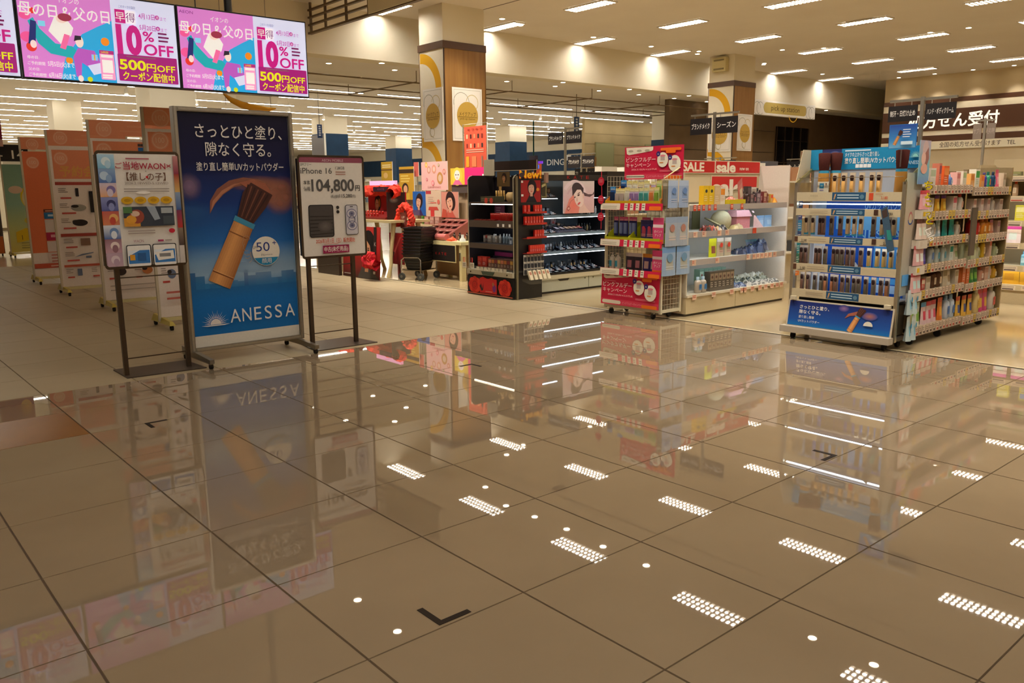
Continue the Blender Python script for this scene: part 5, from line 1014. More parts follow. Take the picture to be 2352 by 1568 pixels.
stock(FP, [(x, sh, 'pump_bottle', 'blue labelled pump bottle', 'bottle') for x in (.06, .14)], .06, .47, 'on the lowest tier of the campaign stand', PG)
cp = p_pouch(.115, .19, .04, hx('#2a2030'), hx('#c8bcc0'), hx('#b0707c')); cp2 = p_pouch(.115, .19, .04, hx('#2c2468'), hx('#d88a2c'), hx('#c8a8a0'))
stock(FP, [(.30, cp, 'refill_pouch', 'black pouch with pale top', 'pouch'), (.41, cp, 'refill_pouch', 'black pouch with pale top', 'pouch'), (.53, cp2, 'refill_pouch', 'indigo pouch with orange top', 'pouch'), (.62, cp2, 'refill_pouch', 'indigo pouch with orange top', 'pouch')], .07, .47, 'on the lowest tier of the campaign stand', PG)
for z, h in ((.745, .26), (.44, .24)):                       # pink cards at the right ends
    m = MB((0, 0, 0)); m.slab(0, 0, .13, h, .005, hx('#d8487a')); m.rect(0, h*.62, .13, h*.74, hx('#ecd8dc')); m.rect(.0, 0, .13, h*.16, ORANGE); m.text('ポイント', .065, h*.42, .032, W, w=.1, al='c'); m.text('アップ', .065, h*.28, .032, W, w=.08, al='c')
    o = m.build('point_card'); o.location = FP.p(PW-.11, -.015, z+.03); o.rotation_euler = (0, 0, -PI/2); tag(o, f'pink point card at the right end of the {"middle" if z > .6 else "lowest"} tier', 'card')
# packs hung on the side grid
bagp = {k: p_pouch(w, h, .04, hx(a), hx(b), hx(c), hx(d), 'hanging_bag') for k, (w, h, a, b, c, d) in dict(a=(.16, .27, '#94a6c4', '#a8b8d0', '#7f98bf', '#6484b8'), b=(.19, .29, '#9aa4b0', '#8a9cb4', '#b0b0ac', '#a8786a'), c=(.22, .29, '#90a8c4', '#6f98c8', '#a8a89c', '#6a90b0')).items()}
for k, (kd, x, z, lb) in enumerate((('a', 6.60, 1.13, 'upper left pale blue towel bag'), ('a', 6.77, 1.13, 'upper right pale blue towel bag'), ('b', 6.585, .75, 'middle left grey bag with round picture'), ('b', 6.76, .75, 'middle right grey bag with round picture'), ('c', 6.56, .455, 'lower left blue topped bag'), ('c', 6.79, .455, 'lower right blue topped bag'))):
    put(bagp[kd], 'hanging_bag', lb+' on the side grid of the campaign stand', 'bag', (x, 5.21, z), .0, 'bags on the side grid')
gb = p_blister(.05, .28, .02, hx('#7a7058'), hx('#6a6250'), hx('#8f8468'))
for k, x in enumerate((6.515, 6.545)): put(gb, 'slim_pack', f'slim drab pack at the front corner of the campaign stand, {("outer", "inner")[k]} one', 'pack', (x-.01, 5.235-.0*k, 1.12), -.9, 'slim packs at the corner')

# ================================================================ WHITE SALE SHELF (middle row)
FWS = Fr(6.87, 5.22, 0); WW = 1.88
ws = thing('sale_shelf', 'lit white store shelf with red sale signs, beside the pink stand', 'shelf', (6.87, 5.22, 0)); WH = hx('#cfc4aa')
MB().box(0, WW, .02, .53, .0, .02, hx('#3a322a'), 'satin').build('plinth', ws)
for k, (x0, x1) in enumerate(((.0, .885), (.89, WW))):
    d = MB().box(x0+.004, x1-.003, 0, .52, .025, .2, hx('#c6b794'), 'satin').build('drawer', ws)
    for x in ((x0+.46,) if k == 0 else (x0+.42,)): MB().tube([(x, -.006, .165), (x, 0, .165)], .013, hx('#7a7060'), 'chrome', 10).build('lock', d)
MB().box(0, WW+.02, -.02, .53, .2, .225, hx('#d2c9b4'), 'satin').build('base_shelf', ws)
MB().box(0, WW, .531, .545, .0, 1.28, hx('#cfd0cc'), 'paint').build('back_panel', ws)
MB().box(0, WW, .40, .42, 1.17, 1.62, hx('#cdbf9c'), 'paint').build('upper_back_panel', ws)
MB().box(WW-.012, WW+.004, .0, .53, .226, 1.57, hx('#d6ccc0'), 'satin').box(WW-.4, WW, .41, .42, 1.56, 1.62, hx('#c8b8a0'), 'satin').build('side_panel', ws)
MB().box(-.004, .012, .0, .53, .226, 1.16, hx('#d2c9b4'), 'satin').build('side_panel', ws)
SHZ = (1.145, .872, .582)
TAGC = [hx('#d8b49c'), hx('#dcbfa8'), hx('#cfae98')]
for k, z in enumerate(SHZ):
    s = MB().box(.015, WW-.015, .02, .52, z-.012, z, hx('#d8d6ce'), 'satin').build('shelf', ws)
    MB((.015, .012, z-.055)).slab(0, 0, WW-.03, .06, .006, hx('#a59e9a'), 'satin').build('clear_rail', s)
    MB().box(.03, WW-.05, .03, .055, z-.022, z-.0121, COOL, 'led').build('shelf_light', s)
    for u in ((.09, .16, .24, .34, .44, .74, .93), (.1, .25, .52, .66, 1.18), (.09, .5, 1.08, 1.2, 1.28, 1.36, 1.44, 1.52, 1.62))[k]:
        m = MB((u, .005, z-.055)); m.slab(0, 0, .045 if k == 0 else .07, .06, .002, hx('#c8482c') if k == 0 or (k == 1 and u > 1) else random.choice(TAGC)); m.lines(.006, .04, .04, 2, .016, .007, hx('#ecd8c0') if k == 0 else hx('#b0503a')); m.build('price_card', s)
for u in (.08, .42, .75, .95, 1.0, 1.15, 1.3, 1.42, 1.55, 1.66, 1.75):
    m = MB((u, -.0215, .17)); m.slab(0, 0, .07, .055, .002, random.choice(TAGC)); m.lines(.008, .06, .038, 2, .016, .007, hx('#b0503a')); m.build('price_card', ws)
MB((.02, -.018, .225)).slab(0, 0, WW-.02, .05, .004, hx('#b8b2a8'), 'clear').build('clear_rail', ws)
def sale_sign(x0, x1, z0, z1, art, lab):
    m = MB((x0, 5.606, z0)); w, h = x1-x0, z1-z0; m.slab(0, 0, w, h, .01, hx('#d8ccb0')); m.rect(.008, .008, w-.008, h-.008, hx('#b8231f')); art(m, w, h); tag(m.build('sale_sign'), lab, 'sign')
SW_ = hx('#e8dfc8')
sale_sign(7.22, 7.835, 1.48, 1.62, lambda m, w, h: m.text('SALE', .03, .024, .132, SW_, w=.385, bold=.035), 'red sale sign in capitals, left one above the white shelf')
sale_sign(7.84, 8.73, 1.48, 1.622, lambda m, w, h: (m.text('sale', .02, .02, .15, SW_, w=.37, bold=.04), m.text('now on', .47, .04, .055, SW_, w=.18, bold=.02), m.rect(.245, 0, .258, h, SW_)), 'red sale now on sign, right one above the white shelf')
sale_sign(7.775, 8.68, 1.30, 1.455, lambda m, w, h: m.text('sale', .02, -.06, .24, SW_, w=.6, bold=.05), 'lower red sale sign half hidden by the goods')
SGR = 'goods on the white sale shelf'
# top shelf
yb = p_carton(.09, .06, .2, hx('#dcb41c'), hx('#e2c02a'), hx('#3a3a30'), 'yellow_box')
stock(FWS, [(.385, yb, 'boxed_item', 'tall yellow box', 'box'), (.48, yb, 'boxed_item', 'tall yellow box', 'box')], .10, SHZ[0], 'on the top of the sale shelf', SGR)
cb = p_carton(.1, .06, .2, hx('#c9ae84'), hx('#d2b88e')); cb2 = p_carton(.085, .06, .185, hx('#d8ccb8'), hx('#d8882c'))
stock(FWS, [(.585, cb, 'boxed_item', 'tan carton beside the yellow boxes', 'box'), (.68, cb2, 'boxed_item', 'pale carton with orange patch', 'box')], .10, SHZ[0], 'on the sale shelf', SGR)
m = MB().box(-.15, .15, -.07, .07, 0, .006, hx('#c8b41c'), 'satin').box(-.15, .15, -.07, -.065, .006, .05, hx('#c8b41c'), 'satin').box(-.15, .15, .065, .07, .006, .05, hx('#c8b41c'), 'satin').box(-.15, -.145, -.065, .065, .006, .05, hx('#c8b41c'), 'satin').box(.145, .15, -.065, .065, .006, .05, hx('#c8b41c'), 'satin')
o = m.build('yellow_tray'); o.location = FWS.p(.90, .10, SHZ[0]); tag(o, 'yellow card tray on the top of the sale shelf', 'tray')
rb = p_bag(.16, .06, .1, hx('#c86a60'), hx('#d89a90'), 3); put(rb, 'wrapped_pack', 'small red wrapped pack in the yellow tray', 'pack', FWS.p(.88, .10, SHZ[0]+.008), 0)
pkp = p_pouch(.12, .27, .04, hx('#d0807c'), hx('#c86a6a'), hx('#e0cfb8')); put(pkp, 'pink_pack', 'long pink pack leaning over the yellow tray', 'pack', FWS.p(1.07, .16, SHZ[0]+.02), .15, None, 0)
bpy.data.objects['pink_pack'].rotation_euler = (.2, -.55, .1); bpy.data.objects['pink_pack'].location = FWS.p(1.12, .14, SHZ[0]+.03)
pwp = p_pouch(.13, .2, .05, hx('#d8c8c0'), hx('#e0a0a0'), hx('#d89a94')); put(pwp, 'pale_pack', 'pale pink clear pack behind the yellow tray', 'pack', FWS.p(.86, .25, SHZ[0]), 0)
dk = [('b|.028|.14|#3a2a28|#241a18|#6a4a4a', 'dark bottle'), ('c|.06|.11|#4a3a3a|#8a6a6a', 'dark small box'), ('b|.026|.13|#3f2f30|#2a1f20|#8a5a60', 'plum bottle'), ('c|.07|.12|#5a4a50|#a08a90', 'grey violet box'), ('b|.026|.15|#6a2a38|#3a1a20|#a06a70', 'wine bottle'), ('c|.06|.13|#7a3a34|#b89a80', 'brick red box'), ('b|.024|.14|#7a4a3a|#c8b8a8|#a07a6a', 'brown bottle'), ('c|.05|.1|#c8a04a|#d8503a', 'gold and red box')]
shelf_row(FWS, .12, SHZ[0], dk, 'at the right on the top of the sale shelf', SGR, 1.16, 1.70)
shelf_row(FWS, .22, SHZ[0], [('b|.03|.2|#4a4038|#2f2a26|#8a8070', 'tall grey brown bottle'), ('c|.07|.19|#3a302e|#6a5a5a', 'tall dark box'), ('c|.09|.18|#d8d0c4|#b0a090', 'white carton'), ('b|.03|.17|#2f2a2a|#1c1818|#5a5050', 'black bottle')], 'in the rear at the right on the sale shelf', SGR, 1.2, 1.62)
ob_ = p_bag(.14, .05, .1, hx('#d8862c'), hx('#e0a84a'), 8); put(ob_, 'orange_pack', 'small orange wrapped pack at the right end of the sale shelf', 'pack', FWS.p(1.74, .12, SHZ[0]), .4)
# second shelf: soft hat, pink bag, blue packs
hat = MB().lathe([(.0, 0), (.09, .0), (.115, .03), (.115, .08), (.085, .14), (.03, .17), (0, .172)], hx('#c2bc9c'), 'fabric', 16); br2 = MB().lathe([(.11, .02), (.17, .012), (.175, .0), (.12, .012)], hx('#b8b08c'), 'fabric', 16)
put([('crown', hat.mesh('crown')), ('brim', br2.mesh('brim'))], 'sun_hat', 'pale green sun hat on the second tier of the sale shelf', 'hat', FWS.p(.80, .20, SHZ[1]+.04), 0); bpy.data.objects['sun_hat'].rotation_euler = (.35, .35, 0)
scf = p_bag(.26, .05, .12, hx('#c8b88c'), hx('#b8a878'), 5); put(scf, 'folded_cloth', 'folded khaki cloth to the right of the sun hat', 'cloth', FWS.p(.98, .10, SHZ[1]), .2)
pb = MB().box(-.13, .13, -.06, .06, 0, .14, hx('#d08a92'), 'fabric'); lid = MB().hexa([(-.15, -.075, .13), (.15, -.075, .13), (.15, .075, .13), (-.15, .075, .13)], [(-.12, -.05, .2), (.12, -.05, .2), (.12, .06, .2), (-.12, .06, .2)], hx('#e0b0bc'), 'fabric')
hd = MB().tube([(-.08, -.01, .2), (-.05, -.01, .235), (.06, -.01, .24), (.09, -.01, .2)], .006, hx('#e8d4d4'), 'fabric', 6); stp = MB().hexa([(.14, -.09, .17), (.17, -.09, .17), (.17, -.085, .17), (.14, -.085, .17)], [(.13, -.08, .19), (.16, -.08, .19), (.16, -.07, .19), (.13, -.07, .19)], hx('#e8cdd2'), 'fabric')
put([('body', pb.mesh('body')), ('flap', lid.mesh('flap')), ('handle', hd.mesh('handle')), ('strap', stp.mesh('strap'))], 'pink_pouch_bag', 'pink cloth bag on the second tier of the sale shelf', 'bag', FWS.p(1.16, .18, SHZ[1]), 0)
rib = MB().hexa([(1.30, .08, SHZ[1]+.001), (1.36, .08, SHZ[1]+.001), (1.47, .06, SHZ[1]+.001), (1.40, .06, SHZ[1]+.001)], [(1.30, .08, SHZ[1]+.14), (1.33, .08, SHZ[1]+.14), (1.47, .06, SHZ[1]+.008), (1.40, .06, SHZ[1]+.008)], hx('#e2c4cc'), 'fabric'); o = rib.build('pink_ribbon'); o.location = (6.87, 5.22, 0); tag(o, 'pink pleated ribbon hanging beside the pink bag', 'ribbon')
bp2 = p_pouch(.16, .13, .06, hx('#8fb4dc'), hx('#7aa6d4'), hx('#a8c8e8')); stock(FWS, [(x, bp2, 'tissue_pack', 'light blue pack', 'pack') for x in (1.56, 1.72)], .16, SHZ[1], 'on the second tier of the sale shelf', SGR)
for k, (x, a, b) in enumerate(((.42, '#2a2826', '#8a4038'), (.52, '#b0503c', '#2f2c2a'), (.62, '#38342f', '#c8a878'), (.70, '#2c2c30', '#8a8a90'))):
    put(p_bag(.11, .05, .12, hx(a), hx(b), k+11), 'soft_pack', f'dark patterned soft pack, {ORD[k]} from left before the sun hat', 'pack', FWS.p(x, .09, SHZ[1]), .3*k, SGR)
m = MB((0, 0, 0)); m.slab(0, 0, .14, .24, .01, hx('#6a6a4a')); o = m.build('olive_card'); o.location = FWS.p(.60, .40, SHZ[1]); tag(o, 'olive backing card behind the sun hat', 'card')
# third shelf: hanging snack-like packs and navy goods
yp = p_pouch(.14, .2, .04, hx('#c8cc1c'), hx('#d0d41c'), hx('#8a4a3a')); wpk = p_pouch(.13, .2, .04, hx('#b8a88c'), hx('#d8d0c4'), hx('#9a8468'), hx('#d8402c'))
stock(FWS, [(.60, yp, 'lime_pack', 'lime yellow pack with brown window', 'pack'), (.74, wpk, 'window_pack', 'pack with red disc', 'pack'), (.88, wpk, 'window_pack', 'pack with red disc', 'pack')], .12, SHZ[2], 'on the third tier of the sale shelf', SGR)
for k in range(6): put(p_bag(.17, .05+.012*k, .16, hx('#26324f'), hx('#3f4f74'), 20+k), 'navy_pack', f'navy folded pack, {ORD[k]} from left on the third tier of the sale shelf', 'pack', FWS.p(1.13+.10*k, .15+.03*(k % 2), SHZ[2]+(.0 if k < 5 else .02)), .25*(k-2), SGR)
gpk = p_pouch(.13, .15, .04, hx('#3a4a6a'), hx('#2a5a6a'), hx('#c8c84a')); stock(FWS, [(1.50, gpk, 'card_pack', 'leaning blue grey pack', 'pack'), (1.62, gpk, 'card_pack', 'leaning blue grey pack', 'pack')], .22, SHZ[2], 'at the right of the third tier', SGR, rx=-.35)
# base shelf: toner boxes and silver packs
tbx = p_carton(.075, .075, .21, hx('#463f36'), hx('#8a7a66'), hx('#5a4038')); stock(FWS, [(x, tbx, 'boxed_item', 'dark brown box', 'box') for x in spread_(6, .44, .88)], .06, .226, 'in the front row on the sale shelf base', SGR)
tb2 = p_carton(.075, .075, .23, hx('#6a8a7c'), hx('#a8c4b4'), hx('#7a5048')); stock(FWS, [(x, tb2, 'boxed_item', 'green topped box', 'box') for x in spread_(6, .40, .88)], .17, .226, 'in the rear row on the sale shelf base', SGR)
bb2 = p_bottle(.038, .17, hx('#b0a494'), hx('#a8c0d0'), hx('#3a78b4')); stock(FWS, [(x, bb2, 'bottle', 'blue labelled bottle', 'bottle') for x in (.26, .35)], .05, .226, 'at the left of the sale shelf base', SGR)
for k in range(19):
    c = [('#6a80a4', '#3f5078'), ('#c4c4c0', '#6a6e70'), ('#a8b0a4', '#4a524a'), ('#c8ccc0', '#8a8a6a')][(0 if k < 4 else 1+k % 3)]
    put(p_bag(.11, .035+.012*(k % 3), .13, hx(c[0]), hx(c[1]), 40+k), 'silver_pack', f'{"bluish" if k < 4 else "silvery"} crumpled pack, {ORD[k]} from left on the sale shelf base', 'pack', FWS.p(.97+.045*k, .08+.09*(k % 3), .226+.02*(k % 3)), .5*(k % 3-1), SGR, rx=.25)
# blue hanging strip of sachets at the shelf's right front corner
hs = thing('sachet_strip', 'vertical blue sachet strip at the right corner of the sale shelf', 'hanging strip', (8.80, 5.10, 0))
MB().box(0, .012, 0, .012, .05, 1.25, hx('#8a8478'), 'metal').build('pole', hs)
for k, c in enumerate(('#1f3a6a', '#3a4a8a', '#2a7ab0', '#223f74', '#1f7a8a', '#2a6a5a', '#c8702c')): m = MB((-.04, -.006, 1.08-.13*k)); m.slab(0, 0, .09, .125, .005, hx(c)); m.lines(.01, .08, .08, 3, .025, .01, mixc(hx(c), W, .5), k); m.build('sachet', hs)
# pink cut cards of the aisle beyond
m = MB((8.95, 5.0, 1.02), (1, -.0, 0)); m.slab(0, 0, .22, .5, .01, hx('#d8a8a4')); m.text('Sel', .08, .3, .09, hx('#c8404c'), w=.1, bold=.02); m.ell(.12, .2, .05, .04, hx('#e0c0b8')); m.lines(.04, .18, .1, 2, .04, .02, hx('#c0504a')); m.box(9.04, 9.06, 5.011, 5.03, 0, 1.3, hx('#b8a8a0'), 'paint'); tag(m.build('pink_sign'), 'pink leaflet sign on a post right of the sale shelf', 'sign')

# ================================================================ FAR RIGHT LIT SHELF
FR = Fr(10.25, 3.75, -PI/2); RW = 2.0
rs = thing('lit_wall_shelf', 'lit cream shelf of bottles cut by the right edge of the photo', 'shelf', (10.25, 3.75, 0), -PI/2)
MB().box(0, RW, .02, .5, .0, .2, hx('#b5a584'), 'satin').build('base', rs); MB().box(0, RW, .48, .5, .2, 1.62, hx('#a8987a'), 'paint').build('back_panel', rs)
for x in (0, RW-.02): MB().box(x, x+.02, .02, .48, .2, 1.55, hx('#b8a888'), 'satin').build('side_panel', rs)
RZ = (.215, .43, .68, .93, 1.2, 1.42)
for k, z in enumerate(RZ):
    s = MB().box(.02, RW-.02, .0, .48, z-.015, z, hx('#cbbd9e'), 'satin').box(.02, RW-.02, -.008, -.0001, z-.06, z+.005, hx('#c2b28e'), 'satin').build('shelf', rs)
    rail_cards(s, .3, RW-.02, -.009, z-.06, .06, 7, [hx('#ddcdb4'), hx('#d4bfa4')], 60+k)
    if k in (1, 2, 3, 4): MB().box(.04, RW-.04, .03, .06, z-.03, z-.0151, COOL if k != 3 else WARM2, 'led').build('shelf_light', s)
RG = 'goods on the lit shelf at the right edge'
shelf_row(FR, .1, RZ[5], [('c|.11|.05|#6a6a4a|#8a8a5a', 'olive flat box')]*3+[('c|.11|.06|#c8482c|#d8703a', 'red flat box')]*5, 'along the top of the edge shelf', RG, .3, 1.5)
shelf_row(FR, .1, RZ[4], [('b|.03|.17|#c8a888|#c8502c|#d8c4a8', 'tan bottle with red cap'), ('c|.09|.17|#c88a5a|#d8502c', 'orange box'), ('b|.035|.18|#b8b49a|#8a6a4a|#7a9a4a', 'greenish bottle'), ('p|.11|.17|#a8b084|#8aa06a|#d8d8b8', 'light green pouch'), ('c|.08|.17|#c85a3a|#d8987a', 'rust box'), ('b|.035|.18|#d0b898|#a05a3a|#e0d0b8', 'beige bottle'), ('p|.11|.17|#a8b084|#8aa06a|#d8d8b8', 'light green pouch'), ('b|.03|.17|#c8a888|#c8502c|#d8c4a8', 'tan bottle with red cap')], 'on the upper tier of the edge shelf', RG, .3, 1.5)
shelf_row(FR, .1, RZ[3], [('c|.12|.17|#d8cc3a|#e0d890', 'lemon box'), ('c|.12|.17|#d8cc3a|#3a78b8', 'lemon box with blue letter'), ('c|.12|.17|#d8cc3a|#e0d890', 'lemon box'), ('c|.12|.17|#d8cc3a|#3a78b8', 'lemon box with blue letter'), ('c|.12|.17|#c8c03a|#8a9a3a', 'mustard box')], 'on the lemon tier of the edge shelf', RG, .35, 1.5)
shelf_row(FR, .1, RZ[2], [('p|.16|.19|#d8d0dc|#a8389a|#c8dce4', 'white pouch with magenta top')]*6, 'on the edge shelf at right', RG, .3, 1.5)
m = MB((0, 0, 0)); m.slab(0, 0, .13, .19, .006, hx('#dcdcd8')); m.rect(0, .105, .13, .19, hx('#d8a888')); m.arc(.07, .145, .018, .012, 1.8, 5.6, hx('#5a4034')); m.lines(.02, .11, .06, 3, .02, .008, hx('#8a8a8a')); o = m.build('crescent_card'); o.location = FR.p(.62, .02, RZ[1]); o.rotation_euler = (0, 0, -PI/2); tag(o, 'white card with a dark crescent on the lit shelf', 'card')
shelf_row(FR, .14, RZ[1], [('b|.03|.16|#7ab8d0|#5a98b8|#b8dce4', 'sky blue bottle'), ('b|.035|.18|#8a8f94|#5a6068|#c8ccd0', 'grey bottle'), ('c|.1|.1|#5a4038|#a87a68', 'brown box'), ('c|.1|.08|#b8907a|#d8b8a0', 'fawn box'), ('b|.035|.17|#7a4a44|#3a2a28|#b89a90', 'maroon bottle')], 'behind the crescent card of the edge shelf', RG, .42, 1.4)
shelf_row(FR, .12, RZ[0], [('p|.2|.2|#c8921c|#d8a82c|#b8801c', 'large mustard pouch'), ('p|.2|.2|#c8921c|#d8a82c|#b8801c', 'large mustard pouch'), ('u|.045|.2|#c8c4b4|#dcd8cc|#a86a5a', 'clear pump bottle'), ('p|.14|.19|#2a6a64|#1f5a54|#4a8a80', 'deep teal pouch'), ('p|.14|.19|#2a6a64|#1f5a54|#4a8a80', 'deep teal pouch')], 'on the bottom tier of the edge shelf', RG, .3, 1.3)
# ================================================================ BLACK MAKEUP END STAND (end of the left row)
FK = Fr(6.44, 8.37, -PI/2); KW = .90
BK = hx('#1b1718'); KB = hx('#141113')
ks = thing('makeup_end_stand', 'black makeup end stand with a red flower print base', 'display stand', (6.44, 8.37, 0), -PI/2)
MB().box(0, KW, .0, .46, .0, .02, hx('#2a2522'), 'satin').build('plinth', ks)
m = MB((0, -.002, .02)); m.slab(0, 0, KW, .225, .01, hx('#161312')); R1 = hx('#c2241c')
for u in (.15, .75):
    for a in range(8): m.ell(u+.075*math.cos(a*PI/4), .11+.06*math.sin(a*PI/4), .055, .05, mixc(R1, hx('#d83a28'), a % 2))
    m.ell(u, .11, .07, .07, R1); m.arc(u, .11, .045, .008, 0, 5, hx('#8a1612')); m.arc(u+.01, .11, .025, .007, 2, 7, hx('#8a1612'))
m.rect(.26, .02, .6, .205, hx('#c8282a')); m.poly([(.25, .2), (.33, .225), (.42, .2), (.5, .22), (.6, .19)], R1); m.poly([(.26, .1), (.29, .14), (.31, .07), (.34, .15), (.33, .06), (.30, .04)], hx('#2a1a1a')); m.ell(.55, .09, .035, .045, hx('#7a2a7a')); m.ell(.53, .14, .02, .025, hx('#b0684a')); m.lines(.38, .6, .04, 1, .01, .006, hx('#e8a090'))
m.rect(0, 0, KW, .012, hx('#c8624a')); m.build('flower_panel', ks)
MB().box(.0, KW, .012, .44, .02, .26, BK, 'satin').build('base_box', ks)
dr = MB().box(-.0, KW, -.012, .44, .265, .325, hx('#b5ac94'), 'satin').build('drawer', ks); MB().hexa([(.33, -.018, .27), (.53, -.018, .27), (.53, -.0125, .27), (.33, -.0125, .27)], [(.30, -.018, .315), (.56, -.018, .315), (.56, -.0125, .315), (.30, -.0125, .315)], hx('#4a5a4c'), 'satin').build('handle', dr)
for x in (.08, .80): MB().tube([(x, -.017, .295), (x, -.012, .295)], .01, hx('#6a6456'), 'chrome', 8).build('lock', dr)
MB().box(-.03, KW+.02, -.06, .44, .328, .35, hx('#c2bba8'), 'clear').box(-.03, KW+.02, -.065, -.06, .328, .385, hx('#b8b2a0'), 'clear').build('front_ledge', ks)
def round_side(x):
    m = MB(); pts = [(.02, .26), (.46, .26), (.46, 1.50), (.09, 1.50), (.045, 1.485), (.02, 1.45)]
    a = [(x, p[0], p[1]) for p in pts]; b_ = [(x+.02, p[0], p[1]) for p in pts]; m.face(a[::-1] if False else a, BK, 'satin'); m.face(b_[::-1], BK, 'satin')
    for i in range(len(pts)): j = (i+1) % len(pts); m.face([a[i], b_[i], b_[j], a[j]], hx('#a89f88') if i >= 3 or i == 5 else BK, 'satin')
    return m
round_side(0).build('side_panel', ks); round_side(KW-.02).build('side_panel', ks)
MB().box(.02, KW-.02, .44, .46, .26, 1.48, hx('#17131a'), 'satin').box(KW*.49, KW*.51, .43, .44, .36, 1.2, hx('#8f9ad0'), 'chrome').build('back_panel', ks)
for z, h in ((1.17, .02), (.945, .085), (.66, .065)):
    s = MB().box(.022, KW-.022, .03, .44, z-.012, z, hx('#2a2426'), 'satin').build('shelf', ks)
    MB((.024, .02, z-h)).slab(0, 0, KW-.048, h, .006, hx('#5c5048'), 'gloss').build('clear_rail', s)
    MB().box(.05, KW-.05, .04, .06, z-.03, z-.0121, WARM2 if z > 1 else COOL, 'led').build('shelf_light', s)
for u in (.62, .72, .84): MB((u-.03, .012, .875)).slab(0, 0, .035, .035, .003, W).build('price_card', ks)
# header board on the stand's back and the small portrait card
m = MB((.0, .40, 1.555)); m.slab(0, 0, KW, .12, .012, hx('#2a1a16')); m.rect(.38, .0, .75, .115, hx('#201612')); m.rect(0, 0, KW, .006, hx('#c8b898')); m.rect(KW-.012, 0, KW, .12, hx('#c0b090')); m.box(.05, .07, .412, .43, 1.48, 1.6, BK, 'satin').box(KW-.07, KW-.05, .412, .43, 1.48, 1.6, BK, 'satin')
m.build('header_board', ks)
def portrait(m, w, h, bg, hair, skin, cloth, tilt=0, cx=.5, cy=.58, s=.2, lips='#a83a3a'):
    """simple printed portrait"""
    m.rect(0, 0, w, h, hx(bg)); u, v = w*cx, h*cy; r = w*s
    m.ell(u+r*.25, v+r*.25, r*1.35, r*1.75, hx(hair), rot=tilt); m.poly([(u-r*1.6, 0), (u-r*.5, v-r*1.35), (u+r*.6, v-r*1.3), (u+r*1.7, 0)], hx(cloth)); m.poly([(u-r*.35, v-r*1.7), (u-r*.35, v-r*.7), (u+r*.4, v-r*.7), (u+r*.45, v-r*1.7)], mixc(hx(skin), BLK, .12))
    m.ell(u, v, r*.85, r*1.2, hx(skin), rot=tilt); c, n = math.cos(tilt), math.sin(tilt)
    q = lambda a, b: (u+r*(a*c-b*n), v+r*(a*n+b*c))
    for a in (-.36, .32): e = q(a, .12); m.ell(*e, r*.17, r*.075, hx('#f0e8e2'), rot=tilt, n=10); m.ell(*e, r*.075, r*.08, hx('#2a1a18'), n=8); e2 = q(a, .34); m.ell(*e2, r*.22, r*.04, hx('#3a2a24'), rot=tilt, n=8)
    m.poly([q(-.04, .1), q(.06, .1), q(.12, -.3), q(-.08, -.3)], mixc(hx(skin), hx('#8a5a4a'), .25)); e = q(0, -.6); m.ell(*e, r*.26, r*.1, hx(lips), rot=tilt, n=12)
    m.poly([q(-.95, .2), q(-.9, .9), q(-.2, 1.3), q(.5, 1.25), q(1, .8), q(1.0, .2), q(.7, .75), (q(0, .95))[0:2], q(-.7, .7)], hx(hair))
m = MB((0, 0, 0)); m.slab(0, 0, .24, .18, .006, hx('#4a3a22')); m.frame((.0, -.0005, 0)); portrait(m, .24, .18, '#5a4628', '#2a1a12', '#a8784e', '#5a4426', .2, .55, .55, .14); o = m.build('portrait_card'); o.location = FK.p(.40, .18, 1.36); o.rotation_euler = (0, 0, -PI/2); tag(o, 'sepia portrait card on top of the black makeup stand', 'card')
m = MB((-.04, 0, 0)); m.slab(0, 0, .08, .005, .1, BK); o = MB().box(-.09, .09, 0, .03, 0, .2, hx('#b8ae98'), 'satin').build('grey_tester_box'); o.location = FK.p(.08, .3, 1.50); o.rotation_euler = (0, 0, -PI/2); tag(o, 'pale box standing on the left of the black makeup stand', 'box')
# stock
LK = 'makeup on the black end stand'
lip = p_tube(.0125, .085, hx('#a81c1c'), hx('#c8602c')); lip2 = p_tube(.013, .095, hx('#a82018'), hx('#c8742c'))
stock(FK, [(x, lip, 'lipstick', 'dark red lipstick', 'lipstick') for x in spread_(16, .22, .52)], .22, .945, 'on the upper lit tier of the end stand', LK)
stock(FK, [(x, lip2, 'lipstick', 'red and gold lipstick', 'lipstick') for x in spread_(14, .53, .87)], .12, .945, 'on the upper lit tier of the end stand', LK)
cmp_ = p_compact(.07, .06, .012, hx('#7a1814'), hx('#b03a28')); stock(FK, [(x, cmp_, 'compact', 'flat red compact', 'compact') for x in spread_(5, .08, .50)], .08, .945, 'on the upper lit tier of the end stand', LK)
wd_s = p_tube(.012, .11, hx('#c8a05a'), hx('#2a2018'), 'foundation_stick'); stock(FK, [(x, wd_s, 'foundation_stick', 'gold and black foundation stick', 'makeup') for x in (.36, .41, .46, .51)], .2, 1.20, 'on the top shelf of the black stand', LK)
o = MB().box(-.14, .14, -.08, .08, 0, .07, hx('#4a4632'), 'satin').frame((-.12, -.081, .02)).lines(0, .2, .02, 2, .02, .008, hx('#8a8468')).build('tester_tray'); o.location = FK.p(.38, .12, 1.171); o.rotation_euler = (0, 0, -PI/2); tag(o, 'olive tester tray under the foundation sticks', 'tray')
bs = p_tube(.02, .22, hx('#c89a5a'), hx('#b08448'), 'sample_stick'); put(bs, 'sample_stick', 'tall tan stick at the upper left of the black stand', 'makeup', FK.p(.22, .38, 1.22), 0)
for k, x in enumerate((.62, .70, .80)): put(p_bottle(.02, .17, hx('#3a3634'), hx('#c8b468'), hx('#8a7a5a')), 'bottle', f'slim dark bottle, {ORD[k]} from left at the upper right of the black stand', 'bottle', FK.p(x, .28, 1.171), -PI/2, LK)
